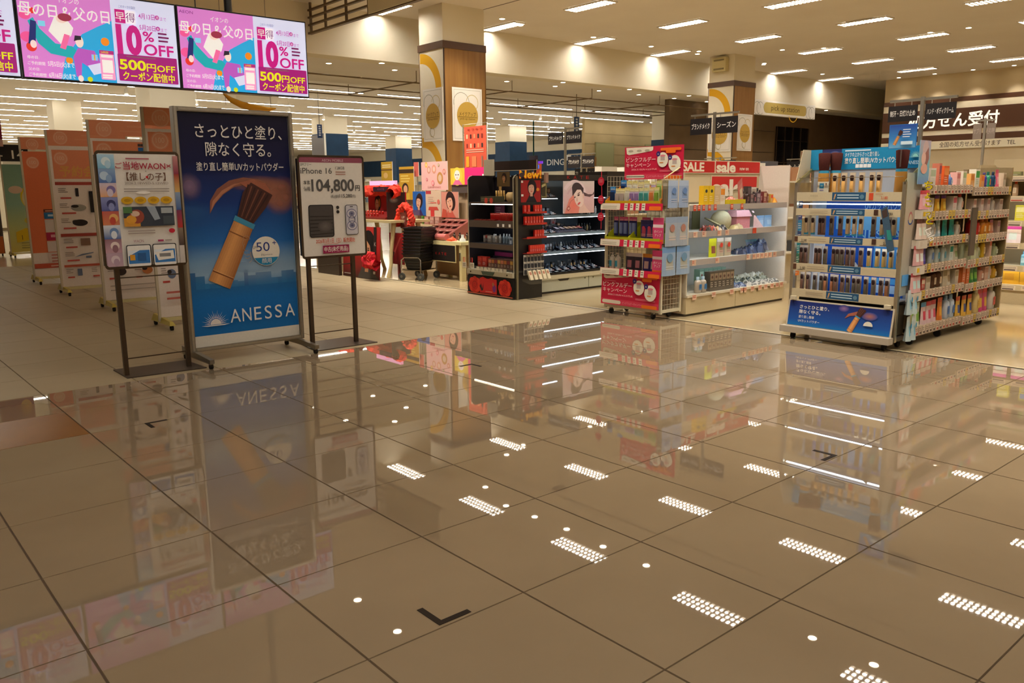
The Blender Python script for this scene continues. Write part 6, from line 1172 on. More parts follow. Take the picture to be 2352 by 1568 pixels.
cl = MB().lathe([(.03, 0), (.05, .03), (.055, .09), (.03, .12)], hx('#d8b880'), 'gloss', 10); put([(None, cl.mesh('bead_jar'))], 'bead_jar', 'glowing beaded jar at the right of the top shelf', 'jar', FK.p(.72, .12, 1.171), 0)
for x, lb in ((.40, 'left'), (.50, 'right')):
    m = MB((0, 0, 0)); m.ell(0, .03, .032, .036, hx('#c84a3a')); m.slab(-.01, -.0, .01, .06, .003, hx('#b03a2c')); o = m.build('round_tag'); o.location = FK.p(x, .0, 1.16); o.rotation_euler = (0, 0, -PI/2); tag(o, f'round red tag on the top shelf edge, the {lb} one', 'tag', 'round red tags on the black stand')
m = MB((0, 0, 0)); m.slab(0, 0, .2, .19, .005, hx('#d8608a')); m.text('リップ', .1, .12, .05, W, w=.11, al='c'); m.text('モンス', .1, .075, .05, W, w=.12, al='c'); m.text('TER', .1, .03, .045, W, w=.09, al='c'); o = m.build('pink_card'); o.location = FK.p(.68, .40, .955); o.rotation_euler = (0, 0, -PI/2); tag(o, 'pink card lit from above behind the lipsticks', 'card')
m = MB((0, 0, 0)); m.slab(0, 0, .2, .18, .005, hx('#6a3a5a')); m.lines(.03, .17, .13, 4, .03, .01, hx('#b08aa0')); o = m.build('plum_card'); o.location = FK.p(.08, .40, .955); o.rotation_euler = (0, 0, -PI/2); tag(o, 'plum coloured card at the left behind the lipsticks', 'card')
gj = [('c|.04|.09|#8a7a68|#c8b8a0', 'taupe small box'), ('c|.05|.1|#4a3a30|#a8483a', 'brown small box'), ('b|.018|.11|#b8b0a4|#d8d4cc|#8a8478', 'silver vial')]
shelf_row(FK, .2, .66, [gj[0], gj[1], gj[0], gj[0], gj[2], gj[2], gj[0], gj[2]], 'on the middle tier of the end stand, left half', LK, .12, .44)
shelf_row(FK, .2, .66, [('b|.018|.12|#8a9498|#d8dce0|#5a646a', 'glassy vial'), ('b|.018|.12|#8a9498|#d8dce0|#5a646a', 'glassy vial'), ('b|.018|.12|#8a9498|#d8dce0|#5a646a', 'glassy vial'), ('c|.04|.08|#c8ccd0|#5a5a60', 'pale tester card'), ('b|.018|.12|#8a9498|#d8dce0|#5a646a', 'glassy vial'), ('b|.018|.12|#8a9498|#d8dce0|#5a646a', 'glassy vial'), ('c|.08|.13|#c8bc98|#d8ccb0', 'cream box')], 'on the middle tier of the end stand, right half', LK, .47, .86)
shelf_row(FK, .15, .351, [('c|.09|.13|#a8281c|#c8483a', 'red carton'), ('c|.09|.13|#a8281c|#c8483a', 'red carton')], 'at the left of the lowest tier of the end stand', LK, .06, .25)
fl = [p_carton(.06, .06, .12, hx(a), hx(b_)) for a, b_ in (('#6a4436', '#c87a5a'), ('#5a3a2a', '#b8703a'), ('#4a2a2a', '#8a3a3a'), ('#6a4a34', '#c89a4a'))]
stock(FK, [(x, fl[k % 4], 'flower_box', 'brown flower patterned box', 'box') for k, x in enumerate(spread_(8, .34, .82))], .1, .351, 'on the lowest tier of the end stand', LK); stock(FK, [(x, fl[(k+1) % 4], 'flower_box', 'rear brown flower box', 'box') for k, x in enumerate(spread_(6, .38, .80))], .2, .351, 'on the lowest tier of the end stand', LK)
lb_ = MB().box(-.2, .2, -.03, .03, 0, .05, hx('#7a1c44'), 'satin').mesh('magenta_bar'); o = obj('magenta_bar', lb_); o.location = FK.p(.33, .36, .48); o.rotation_euler = (0, 0, -PI/2-.1); tag(o, 'dark magenta long box over the lowest shelf', 'box')
MB().box(.1, .5, .34, .44, .36, .478, hx('#221c20'), 'satin').build('riser', ks)
for k, x in enumerate((.02, .18)):
    m = MB((0, 0, 0)); m.slab(-.04, 0, .04, .07, .004, hx('#d8d0bc')); m.lines(-.03, .03, .045, 2, .02, .008, hx('#8a7a6a')); m.tube([(-.03, .01, .06), (-.03, .01, .13), (.0, .01, .13), (.0, .01, .06)], .004, hx('#c8382c'), 'gloss', 5); o = m.build('tester_clip'); o.location = FK.p(x, -.068, .345); o.rotation_euler = (0, 0, -PI/2); tag(o, f'clip card with small red testers on the front ledge, {("left", "right")[k]} one', 'card', 'clip cards on the front ledge')
m = MB((.05, -.0655, .33)); 
for k in range(8): m.rect(.22+.075*k, .0, .28+.075*k, .045, [hx('#d8d0bc'), hx('#c8c0ac')][k % 2])
m.build('ledge_cards', ks)
# side of the stand towards the lens: portrait, red lip cartons on four ledges, hooks and a folder row
FKS = Fr(6.50, 7.468, 0)
sd = thing('side_rack', 'narrow black side rack with a red portrait and red cartons', 'display rack', (6.50, 7.468, 0))
MB().box(.0, .40, -.012, -.002, .0, 1.50, KB, 'satin').box(-.03, -.001, -.03, -.002, .0, 1.48, hx('#8f8872'), 'metal').build('panel', sd)
m = MB((.06, -.0125, 1.17)); m.slab(0, 0, .32, .26, .002, hx('#8a1c1c')); portrait(m, .32, .26, '#8c1a1c', '#14101a', '#c89a84', '#17151c', .05, .52, .62, .17); m.ell(.27, .15, .025, .02, hx('#c87a2c')); m.rect(.0, .23, .03, .255, hx('#c8c0b8')); m.rect(.0, .07, .035, .095, hx('#c8c4bc')); m.build('portrait_print', sd)
# new sign: letters on a yellow strip
m = MB((.0, -.03, 1.45)); m.slab(.10, .0, .40, .07, .003, hx('#d8a42c'), 'clear'); m.text('New!', .02, .005, .13, hx('#d8581c'), w=.36, bold=.04); m.lay += 3; m.text('New!', .026, .01, .12, hx('#e8b81c'), w=.345, bold=.01); m.ell(.06, .04, .04, .03, hx('#3a2a2c')); o = m.build('new_sign'); o.parent = sd
o = MB().box(0, .05, 0, .03, 0, .12, hx('#8a6a5a'), 'satin').build('tester_cup'); o.location = (6.93, 7.42, 1.40); tag(o, 'brown tester cup beside the new sign', 'cup'); 
lc = p_carton(.034, .03, .095, hx('#b82018'), hx('#c8402c'), None, 'lip_carton'); lcn = [(.08, .14, .25, .29, .335), (.09, .135, .18, .225, .27, .315, .36), (.25, .29, .33, .37), (.17, .205, .24, .275, .31, .345, .38)]
for k, (z, xs) in enumerate(zip((1.065, .93, .765, .585), lcn)):
    s = MB().box(.08, .41, -.09, -.0125, z-.03, z-.024, hx('#8a1c16'), 'satin').box(.08, .41, -.094, -.09, z-.03, z-.005, hx('#a82a1e'), 'gloss').build('ledge', sd)
    stock(FKS, [(x, lc, 'lip_carton', 'red lip carton', 'box') for x in xs], -.055, z-.023, f'on the {ORD[k]} red ledge from the top', 'red lip cartons on the side rack')
hkp = p_blister(.05, .09, .015, hx('#a8a49c'), hx('#2a2a30'), hx('#d8d4cc')); hkc = 0
for z in (.50, .42, .345):
    stock(FKS, [(x, hkp, 'blister_pack', 'black and white hung pack', 'pack') for x in spread_(6, .06, .40)], -.05, z-.05, f'in the {("top", "middle", "bottom")[hkc]} hooks of the side rack', 'hung packs on the side rack'); hkc += 1
for x in spread_(6, .06, .40): MB().tube([(x, -.013, .54), (x, -.10, .53)], .002, hx('#b0aca4'), 'chrome', 4).build('hook', sd)
tr = MB().hexa([(.08, -.15, .19), (.45, -.15, .19), (.45, -.0125, .22), (.08, -.0125, .22)], [(.08, -.155, .215), (.45, -.155, .215), (.45, -.0125, .245), (.08, -.0125, .245)], hx('#c0b8a0'), 'clear').build('leaflet_tray', sd)
lf = MB().hexa([(-.024, -.05, 0), (.024, -.05, 0), (.024, -.02, 0), (-.024, -.02, 0)], [(-.024, .0, .11), (.024, .0, .11), (.024, .03, .11), (-.024, .03, .11)], hx('#d8cdb0'), 'satin'); lf.frame((-.024, -.05, .0), (1, 0, 0), Vector((0, .05, .11)).normalized()); lf.ell(.024, .085, .017, .022, hx('#a8705a'))
lfm = [(None, lf.mesh('leaflet_box'))]; stock(FKS, [(x, lfm, 'leaflet_box', 'cream leaflet box', 'box') for x in (.13, .205, .28, .35, .42)], -.085, .24, 'in the tray at the foot of the side rack', 'leaflet boxes on the side rack')
# ================================================================ LIT BLACK MAKEUP SHELF
FL = Fr(6.965, 7.62, 0); LW_ = 1.33
ls = thing('makeup_shelf', 'lit black makeup shelf with a large pale portrait', 'shelf', (6.965, 7.62, 0))
MB().box(0, LW_, .03, .6, .0, .025, hx('#2a2420'), 'satin').build('plinth', ls)
for x0, x1 in ((0, .94), (.945, LW_)):
    d = MB().box(x0+.003, x1-.003, 0, .6, .028, .178, hx('#a9ab9b'), 'satin').build('drawer', ls)
    if x0 == 0: MB().hexa([(.40, -.004, .15), (.55, -.004, .15), (.55, -.0005, .15), (.40, -.0005, .15)], [(.36, -.004, .178), (.58, -.004, .178), (.58, -.0005, .178), (.36, -.0005, .178)], hx('#1c1814'), 'satin').build('handle', d)
    for x in (x0+.08, x1-.07): MB().tube([(x, -.005, .155), (x, 0, .155)], .009, hx('#6a665a'), 'chrome', 8).build('lock', d)
MB().box(-.0, LW_, -.02, .6, .18, .235, hx('#b8b096'), 'satin').build('worktop_edge', ls); MB().box(0, LW_, -.015, .6, .236, .262, hx('#0e0d12'), 'gloss').build('base_shelf', ls)
MB().box(0, LW_, .58, .6, .262, 1.5, hx('#6a7a88'), 'satin').build('back_panel', ls)
for x in (0, LW_-.015): MB().box(x, x+.015, .02, .58, .262, 1.46, hx('#1a1a1e'), 'satin').build('side_panel', ls)
MB().box(.015, LW_-.015, .0, .5, 1.43, 1.5, BK, 'satin').build('header_box', ls)
m = MB((.53, -.001, 1.44)); 
for k, ch in enumerate('KATE'): m.text(ch, .0+.115*k, .008, .06, hx('#a81c1c'), w=.055)
m.build('header_lettering', ls)
for k, z in enumerate((.99, .76, .53)):
    s = MB().box(.015, LW_-.015, .05, .58, z-.012, z, hx('#3a4450'), 'gloss').box(.015, LW_-.015, .035, .0499, z-.03, z+.005, hx('#6a8094'), 'gloss').build('shelf', ls)
    MB().box(.03, LW_-.03, .037, .06, z-.037, z-.032, COOL, 'led').build('shelf_light', s)
MB().box(.02, .42, .06, .085, 1.20, 1.205, COOL, 'led').box(.02, .42, .055, .5, 1.206, 1.215, hx('#3a4450'), 'gloss').build('half_shelf', ls); MB().box(1.03, LW_-.02, .06, .085, 1.20, 1.205, COOL, 'led').box(1.03, LW_-.02, .055, .5, 1.206, 1.215, hx('#3a4450'), 'gloss').build('half_shelf', ls)
m = MB((.445, -.022, 1.012)); m.slab(0, 0, .565, .41, .012, hx('#d8c8cc')); w, h = .565, .41
m.grad(0, 0, w, h, [(0, hx('#c8a4a4')), (.5, hx('#d0b0b8')), (1, hx('#cfc4c4'))]); m.arc(.20, .2, .2, .05, .3, 2.6, hx('#dcc8d0')); m.arc(.21, .18, .15, .03, .2, 2.7, hx('#c8a8b4')); m.poly([(.36, .27), (.45, .24), (.53, .24), (.56, .28), (.56, .24), (.48, .205), (.38, .22)], hx('#5a4448'))
m.poly([(.02, .0), (.10, .18), (.18, .24), (.24, .16), (.32, .04), (.32, 0)], hx('#d8847a')); m.soft(.18, .1, .1, .09, hx('#e07468'), hx('#d8847a')); m.arc(.2, .08, .1, .006, 1.6, 3.4, hx('#a8645c'))
m.ell(.255, .30, .11, .085, hx('#3f3238'), rot=-.5); m.poly([(.34, .22), (.37, .12), (.42, .06), (.5, 0), (.27, 0), (.30, .12)], hx('#d8b8b0')); m.ell(.275, .2, .085, .125, hx('#e4ccc6'), rot=.35); m.poly([(.16, .22), (.15, .34), (.26, .39), (.36, .32), (.355, .25), (.32, .3), (.24, .3)], hx('#3f3238')); m.ell(.268, .23, .022, .01, hx('#4a3036'), rot=.3, n=10); m.ell(.20, .205, .015, .009, hx('#4a3036'), rot=.3, n=10); m.ell(.27, .255, .028, .006, hx('#5a4044'), rot=.45, n=8); m.poly([(.235, .2), (.245, .2), (.252, .15), (.228, .155)], hx('#cfa89e')); m.ell(.275, .125, .03, .012, hx('#c04a4e'), rot=.5, n=12); m.ell(.355, .215, .012, .03, hx('#d8b4aa'))
m.poly([(.05, .06), (.08, .03), (.12, .06), (.09, .1)], hx('#8a4a48')); m.poly([(.06, .06), (.08, .045), (.11, .06), (.09, .085)], hx('#d8a49c')); m.build('portrait_board', ls)
MK = 'makeup on the lit black shelf'
vial = p_bottle(.013, .10, hx('#1f2026'), hx('#3a4048'), hx('#7a8a9a')); gold = p_bottle(.012, .1, hx('#c8a878'), hx('#1f1a18'), hx('#e0c8a0')); paleb = p_bottle(.015, .1, hx('#c8ccd0'), hx('#dfe4e8'), hx('#8a949c'))
cpb = p_compact(.05, .05, .01, hx('#1a1c22'), hx('#4a5a70')); cpw = p_compact(.055, .045, .008, hx('#20242c'), hx('#c8d4e0')); cpr = p_compact(.05, .05, .012, hx('#7a2420'), hx('#c84a3a')); cpp = p_compact(.06, .05, .012, hx('#8a6a60'), hx('#d8b49c')); redt = p_tube(.0085, .075, hx('#a8341c'), hx('#c8602c'))
rec = [('v', vial, 'vial', 'slim black vial', 'makeup'), ('g', gold, 'foundation', 'black capped beige bottle', 'makeup'), ('p', paleb, 'bottle', 'pale small bottle', 'bottle'), ('c', cpb, 'compact', 'dark blue compact', 'compact'), ('w', cpw, 'palette', 'palette with pale lid', 'compact'), ('r', cpr, 'compact', 'red compact', 'compact'), ('q', cpp, 'palette', 'peach powder palette', 'compact'), ('t', redt, 'lipstick', 'orange red lipstick', 'lipstick')]
RD = {r[0]: r for r in rec}
def mrow(s, ly, lz, where, a, b_, rx=0):
    stock(FL, [(x, RD[k][1], RD[k][2], RD[k][3], RD[k][4]) for x, k in zip(spread_(len(s), a, b_), s)], ly, lz, where, MK, rx=rx)
mrow('wwwwccwwcc', .05, .262, 'at the base front of the makeup shelf', .10, LW_-.06); 
mrow('vvpvvvvgvvpvvggvggvv', .27, .262, 'at the base rear of the makeup shelf', .05, LW_-.05)
mrow('cwwcwwcwcwwc', .10, .53, 'at the front of the makeup shelf, low tier', .05, LW_-.05); mrow('vvvpvvvvvvvvvvvv', .24, .53, 'standing on the makeup shelf, low tier', .48, LW_-.05); mrow('qqqqqq', .3, .53, 'behind on the makeup shelf, low tier', .05, .3)
mrow('vvvvvvvv', .33, .53, 'in the rear of the makeup shelf, low tier', .5, LW_-.05); mrow('cwcwc', .10, .76, 'on the makeup shelf, middle tier right', 1.0, LW_-.04); mrow('vgvvgv', .3, .76, 'standing on the makeup shelf, middle tier right', .98, LW_-.04); mrow('tttttttt', .26, .76, 'behind on the makeup shelf, middle tier', .08, .36)
kc = {'k': p_carton(.045, .04, .10, hx('#23242a'), hx('#8a94a4')), 's': p_carton(.05, .04, .11, hx('#8a949e'), hx('#3a4450')), 'b': p_carton(.05, .04, .09, hx('#2f4a6a'), hx('#a8c0d4')), 'n': p_carton(.05, .04, .12, hx('#6a5248'), hx('#c8a890'))}
def crow(s, ly, lz, where, a, b_): stock(FL, [(x, kc[k], 'makeup_box', {'k': 'black makeup box', 's': 'silver makeup box', 'b': 'steel blue makeup box', 'n': 'brown makeup box'}[k], 'box') for x, k in zip(spread_(len(s), a, b_), s)], ly, lz, where, MK, jit=.006)
crow('kskbkskksn', .22, 1.216, 'behind on the makeup half shelf', .04, .41); crow('kkskk', .22, .99, 'on the makeup shelf, upper tier left', .05, .42); crow('sksk', .3, .99, 'on the makeup shelf, upper tier right', 1.06, 1.30); crow('knksknk', .36, .76, 'in the rear of the makeup shelf, middle tier', .40, .80)
crow('nnkskbkk', .2, .53, 'on the makeup shelf, low tier left', .04, .44); crow('kskkbkskskkb', .36, .262, 'behind on the makeup shelf base', .05, LW_-.05)
tt = MB().hexa([(-.055, -.06, 0), (.055, -.06, 0), (.055, .06, 0), (-.055, .06, 0)], [(-.05, -.06, .012), (.05, -.06, .012), (.05, .06, .05), (-.05, .06, .05)], hx('#15161c'), 'gloss'); tt.frame((-.045, -.058, .0135), (1, 0, 0), Vector((0, .12, .038)).normalized())
for i in range(3):
    for j in range(3): tt.rect(.003+.03*i, .006+.038*j, .027+.03*i, .03+.038*j, hx(('#b8c8d8', '#8a9ab4', '#d8d4d8', '#4a5a74', '#c8a8a8')[(i*2+j*3) % 5]), 'gloss')
ttm = [(None, tt.mesh('tester_tray'))]
for lz, ly, n_, w_, a_, b_ in ((.262, .16, 7, 'on the makeup shelf base', .30, LW_-.08), (.53, .14, 6, 'on the makeup shelf, low tier', .48, LW_-.06), (.76, .11, 3, 'on the makeup shelf, middle tier', .06, .40), (1.216, .12, 3, 'on the makeup half shelf', .08, .40), (.99, .12, 3, 'under the makeup half shelf', .07, .42)):
    stock(FL, [(x, ttm, 'tester_tray', 'small slanted tester tray', 'tray') for x in spread_(n_, a_, b_)], ly, lz, w_, MK)
tb_ = MB().hexa([(.43, .06, .761), (.96, .06, .761), (.96, .3, .761), (.43, .3, .761)], [(.45, .06, .775), (.95, .06, .775), (.95, .3, .845), (.45, .3, .845)], hx('#4a4a58'), 'gloss'); o = tb_.build('slanted_tester_tray'); o.location = (6.965, 7.62, 0); tag(o, 'grey slanted tester tray in the middle of the lit shelf', 'tray')
for k, (x, c) in enumerate(((.51, '#c8c0d4'), (.60, '#c8b8c0'), (.69, '#d8b494'), (.77, '#d8a884'), (.85, '#c89a7a'), (.93, '#c04a3c'))):
    put(p_compact(.07, .1, .01, hx('#2a2a34'), hx(c)), 'tester_palette', f'tester palette, {ORD[k]} from left on the slanted tray', 'compact', FL.p(x, .18, .812), 0, 'palettes on the slanted tray', rx=.28)
mrow('gg', .42, .76, 'behind the slanted tray of the makeup shelf', .83, .91); mrow('ww', .10, .99, 'on the makeup shelf, upper tier right', 1.08, 1.28); mrow('vvvv', .2, 1.215, 'on the makeup half shelf at left', .06, .40); mrow('vpvp', .2, .99, 'standing on the makeup shelf, upper tier right', 1.06, 1.30)
m = MB((0, 0, 0)); m.slab(0, 0, .09, .13, .004, hx('#c8a4ac')); m.frame((0, -.001, 0)); portrait(m, .09, .13, '#c8a8b4', '#3f3238', '#e0c4bc', '#c85a5a', .2, .5, .6, .2); o = m.build('small_portrait_card'); o.location = FL.p(.62, .40, .85); tag(o, 'small pink portrait card behind the slanted tray', 'card')
rb_ = MB().box(-.05, .05, -.04, .04, 0, .07, hx('#a8221c'), 'satin').build('red_box'); rb_.location = FL.p(1.0, .36, .761); tag(rb_, 'red box right of the slanted tray', 'box')
fm = MB((0, 0, 0)); fm.slab(0, 0, .17, .19, .006, hx('#7a704a')); fm.rect(.02, .02, .15, .17, hx('#3a3426')); fm.poly([(.03, .14), (.15, .18), (.15, .15), (.07, .12), (.09, .0), (.06, .0)], hx('#c8bc88')); o = fm.build('gold_frame_card'); o.location = FL.p(.04, .04, 1.217); tag(o, 'card with pale gold bands at the upper left of the lit shelf', 'card')
MB().box(LW_+.005, LW_+.37, .05, .6, 0, 1.55, hx('#1c1512'), 'satin').build('dark_cabinet'); tag(bpy.data.objects['dark_cabinet'], 'dark brown cabinet right of the lit makeup shelf', 'cabinet'); bpy.data.objects['dark_cabinet'].location = (6.965, 7.62, 0)

# ================================================================ CATEGORY SIGNS ON T POLES
def cat_sign(x, y, z0, zw, t1, t2, label, w=.30, h=.19, zb=1.6, pc='#1d191a', tc='#d8d4cc'):
    t = thing('category_sign', label, 'sign', (x, y, 0), -PI/2, 'black category signs over the rows')
    MB().box(-.014, .014, -.012, .012, zb, z0+h+.06, hx('#b8b4a4'), 'metal').box(-w*1.12, w*1.12, -.01, .01, z0+h+.03, z0+h+.05, hx('#b8b4a4'), 'metal').build('pole', t)
    for u0, tx in ((-w-.03, t1), (.03, t2)):
        m = MB((u0, -.02, z0)); m.slab(0, 0, w, h, .008, hx(pc)); m.text(tx, w/2, h*.36, h*.4, hx(tc), w=w*.86, al='c', bold=.012); m.slab(w*.2, h, w*.22, h+.03, .003, hx('#8a8478')); m.slab(w*.78, h, w*.8, h+.03, .003, hx('#8a8478')); m.build('sign_plate', t)
cat_sign(8.0, 8.17, 1.925, .3, 'ブランドメイク', 'ブランドメイク', 'black double sign over the lit makeup shelf', .29, .155, 1.5)
cat_sign(8.0, 5.755, 1.925, .3, 'ブランドメイク', 'シーズン', 'black double sign over the white sale shelf', .29, .18, 1.6)
cat_sign(6.95, 3.0, 1.845, .3, '制汗・日焼け止め', 'ハンド・ボディクリーム', 'black double sign over the blue brush stand', .235, .125, 1.62)
cat_sign(11.6, 11.4, 1.72, .3, 'ブランドメイク', 'ブランドメイク', 'second black double sign, just below the first one', .33, .22, .0)
cat_sign(16.5, 16.0, 1.6, .3, 'ブランドメイク', 'カラーコンタクト', 'small distant black sign left of the pale column face', .42, .26, .0)
cat_sign(10.6, 14.6, 1.72, .3, 'ブランドメイク', 'カラーコンタクト', 'black sign between the phone poster and the column', .28, .18, .0)
cat_sign(13.5, 9.55, 1.66, .3, 'マイルドケア', 'カラメイク', 'small black sign by the farther column', .33, .17, .0)
cat_sign(15.2, 8.75, 1.62, .3, 'もふみ', '韓国コスメ', 'small black sign right of the farther column', .36, .2, .0)
cat_sign(11.5, 4.17, 1.9, .3, 'サプリ', '健康', 'grey sign over the rear shelf at right', .10, .19, .0, '#7f7268', '#a0948a')
m = MB((17.5, 10.2, 1.86), (0, -1, 0)); m.slab(0, 0, 1.6, .26, .03, hx('#b8a888')); m.rect(.02, .02, .26, .24, hx('#5a1c1c')); m.text('←', .06, .06, .18, hx('#d8c0a8')); m.lines(.32, 1.5, .15, 2, .09, .04, hx('#7a6a50')); m.box(17.53, 17.56, 9.3, 9.36, 0, 1.86, hx('#8a7a60'), 'paint'); tag(m.build('direction_sign'), 'cream direction sign with an arrow over the far shelves', 'sign')
# ================================================================ RED MAKEUP TABLE AND THINGS AROUND IT
CRM = hx('#cfc08e')
rt = thing('display_table', 'cream table with curved legs carrying the red makeup display', 'table', (6.75, 10.62, 0))
MB().hexa([(0, .05, .835), (.7, 0, .835), (.7, 1.5, .835), (0, 1.47, .835)], [(0, .05, .872), (.7, 0, .872), (.7, 1.5, .872), (0, 1.47, .872)], CRM, 'satin').build('tabletop', rt)
for x, y, s in ((.06, .14, 1), (.06, 1.36, 1), (.62, .14, -1), (.62, 1.36, -1)):
    MB().tube([(x+.06*s, y, .834), (x+.03*s, y, .6), (x, y, .4), (x-.01*s, y, .2), (x-.07*s, y, .0)], [.04, .032, .028, .026, .032], CRM, 'satin', 8).build('leg', rt)
rdp = thing('red_makeup_display', 'red makeup display with a portrait, a frilled top and a pink lit sign', 'display', (6.95, 10.70, .873)); DR = hx('#b01c1e'); FRL = hx('#d8352c')
bk = MB((.28, 1.38, 0), (0, -1, 0)); bk.slab(0, 0, 1.1, .42, .03, DR); bk.grad(0, 0, 1.1, .42, [(0, hx('#a81a1e')), (1, hx('#c42426'))]); bk.soft(.72, .2, .2, .2, hx('#7a1c3a'), hx('#b41e20'))
bk.frame((.279, 1.38, 0), (0, -1, 0)); u0 = .22
bk.ell(u0+.08, .25, .1, .13, hx('#14100f')); bk.ell(u0+.05, .22, .055, .09, hx('#d8a888')); bk.poly([(u0-.02, .12), (u0+.1, .14), (u0+.2, .0), (u0-.04, .0)], hx('#1c1618')); bk.ell(u0+.035, .235, .012, .006, hx('#2a1a18'), n=8); bk.ell(u0+.075, .235, .012, .006, hx('#2a1a18'), n=8); bk.ell(u0+.055, .165, .016, .007, hx('#a02a24'), n=8); bk.ell(u0+.13, .25, .03, .07, hx('#b07a24'))
bk.build('back_board', rdp)
sb = MB((-.05, .27, 0), (1, -.0, 0)); sb.slab(0, 0, .33, .42, .02, hx('#2a1516')); sb.soft(.12, .3, .09, .05, hx('#8a8480'), hx('#1c1614')); sb.build('side_board', rdp)  # pale soft spot paints a reflection onto the black board
def frill(pts, r, seed, col):
    rr = random.Random(seed); m = MB(); n = 9
    P_ = [Vector(p) for p in pts]; V = []; k_ = len(P_)*5
    for i in range(k_):
        t = i/(k_-1)*(len(P_)-1); a = min(int(t), len(P_)-2); p = P_[a].lerp(P_[a+1], t-a); d = (P_[a+1]-P_[a]).normalized(); x = d.orthogonal().normalized(); y = d.cross(x)
        for j in range(n):
            q = r*(.72+.55*rr.random()); V.append(p+(x*math.cos(2*PI*j/n)+y*math.sin(2*PI*j/n))*q)
    for i in range(k_-1):
        for j in range(n): m.face([V[i*n+j], V[i*n+(j+1) % n], V[(i+1)*n+(j+1) % n], V[(i+1)*n+j]], mixc(col, hx('#f06a50'), rr.random()*.4), 'fabric')
    return m
frill([(.2, 1.36, .42), (.2, .9, .46), (.2, .45, .46), (.12, .28, .44), (0.0, .26, .40)], .085, 4, FRL).build('frill', rdp)
MB((.1, .92, .43), (0, -1, 0)).slab(0, 0, .47, .075, .03, hx('#2a1424')).text('KATE', .235, .025, .04, hx('#8a3a5a'), w=.2, al='c').build('name_plate', rdp)
MB((.16, 1.12, .53), (0, -1, 0)).slab(0, 0, .75, .07, .05, hx('#e8a8d0'), 'backlit').build('lit_sign', rdp)
sl = MB().hexa([(-.08, .3, 0), (.26, .3, 0), (.26, 1.35, 0), (-.08, 1.35, 0)], [(-.08, .3, .03), (.26, .3, .13), (.26, 1.35, .13), (-.08, 1.35, .03)], hx('#6a1210'), 'satin'); sl.build('sloped_stand', rdp)
rl2 = p_tube(.016, .06, hx('#b0201a'), hx('#c8402c')); yl2 = p_tube(.016, .07, hx('#c8402c'), hx('#e0b82c'))
k = 0
for y in (11.95, 11.86, 11.77, 11.68, 11.59, 11.50, 11.41, 11.32):
    for j, x in enumerate((6.93, 7.03)):
        put(yl2 if (j == 1 and 2 <= k//2 <= 5) else rl2, 'lipstick', f'red lipstick, {ORD[k//2]} from left in the {("front", "rear")[j]} row of the red display', 'lipstick', (x, y, .905+.028*j+.005), 0, 'lipsticks on the red display'); k += 1
w_ = frill([(0, .18, -.13), (0, .2, .0), (0, .12, .15), (0, 0, .19), (0, -.12, .13), (0, -.17, -.02), (0, -.13, -.16)], .055, 12, FRL); wr = thing('frill_wreath', 'red frill wreath with a brown card at the right end of the red table', 'decoration', (7.02, 10.66, .90)); w_.build('wreath', wr)
MB((-.03, .1, -.15), (0, -1, 0)).slab(0, 0, .17, .24, .01, hx('#6a2c24')).text('LIP', .085, .15, .05, hx('#d8b8b0'), w=.07, al='c').text('MONS', .085, .10, .04, hx('#d8b8b0'), w=.1, al='c').text('TER', .085, .06, .04, hx('#d8b8b0'), w=.07, al='c').build('brown_card', wr)
# leaning poster below the table
pp = MB((6.40, 11.55, .01), (0, -1, 0), Vector((.06, 0, 1)).normalized()); w, h = 1.08, .78; pp.slab(0, 0, w, h, .012, hx('#9a1a18')); pp.grad(0, 0, w, h, [(0, hx('#3a1a16')), (.25, hx('#8a2420')), (.6, hx('#b82624')), (1, hx('#c8342e'))])
u0 = .70; pp.ell(u0+.05, .45, .22, .28, hx('#17110f')); pp.poly([(u0-.25, 0), (u0-.1, .2), (u0+.1, .2), (u0+.36, 0)], hx('#4a443e')); pp.poly([(u0-.04, .1), (u0+.06, .1), (u0+.08, .3), (u0-.03, .3)], hx('#c08a64')); pp.ell(u0+.02, .4, .105, .19, hx('#d09a72')); pp.poly([(u0-.1, .45), (u0-.08, .62), (u0+.06, .66), (u0+.16, .58), (u0+.14, .35), (u0+.1, .5), (u0, .58)], hx('#17110f'))
for u in (-.03, .06): pp.ell(u0+u, .43, .025, .01, hx('#2a1a14'), n=10); pp.ell(u0+u, .46, .032, .006, hx('#2a1a14'), n=10)
pp.ell(u0+.015, .30, .03, .012, hx('#a83a2c'), n=12); pp.poly([(u0+.0, .42), (u0+.02, .42), (u0+.035, .345), (u0-.005, .34)], hx('#bd8660')); pp.rect(w-.17, .08, w-.11, .12, hx('#d8d0c8')); pp.rect(w-.17, .35, w-.09, h, hx('#2a1c18')); pp.text('K', w-.15, .5, .08, hx('#c8c0b8')); pp.lines(.05, .5, .04, 1, .01, .012, hx('#b0a8a0'))
tag(pp.build('leaning_poster'), 'large red portrait poster leaning below the red table', 'poster')
MB().box(6.36, 6.41, 11.6, 12.3, .0, .62, hx('#3a2c24'), 'satin').build('side_poster'); tag(bpy.data.objects['side_poster'], 'dark poster panel left of the large red portrait poster', 'poster')
pm_ = frill([(0, .1, -.04), (0, .0, .05), (0, -.1, -.02), (0, -.02, -.1), (0, .1, -.06), (0, -.2, -.08)], .075, 21, hx('#c01c34')); o = pm_.build('red_pompom'); o.location = (6.33, 10.62, .33); tag(o, 'crumpled crimson ribbon bow at the corner of the leaning poster', 'decoration')
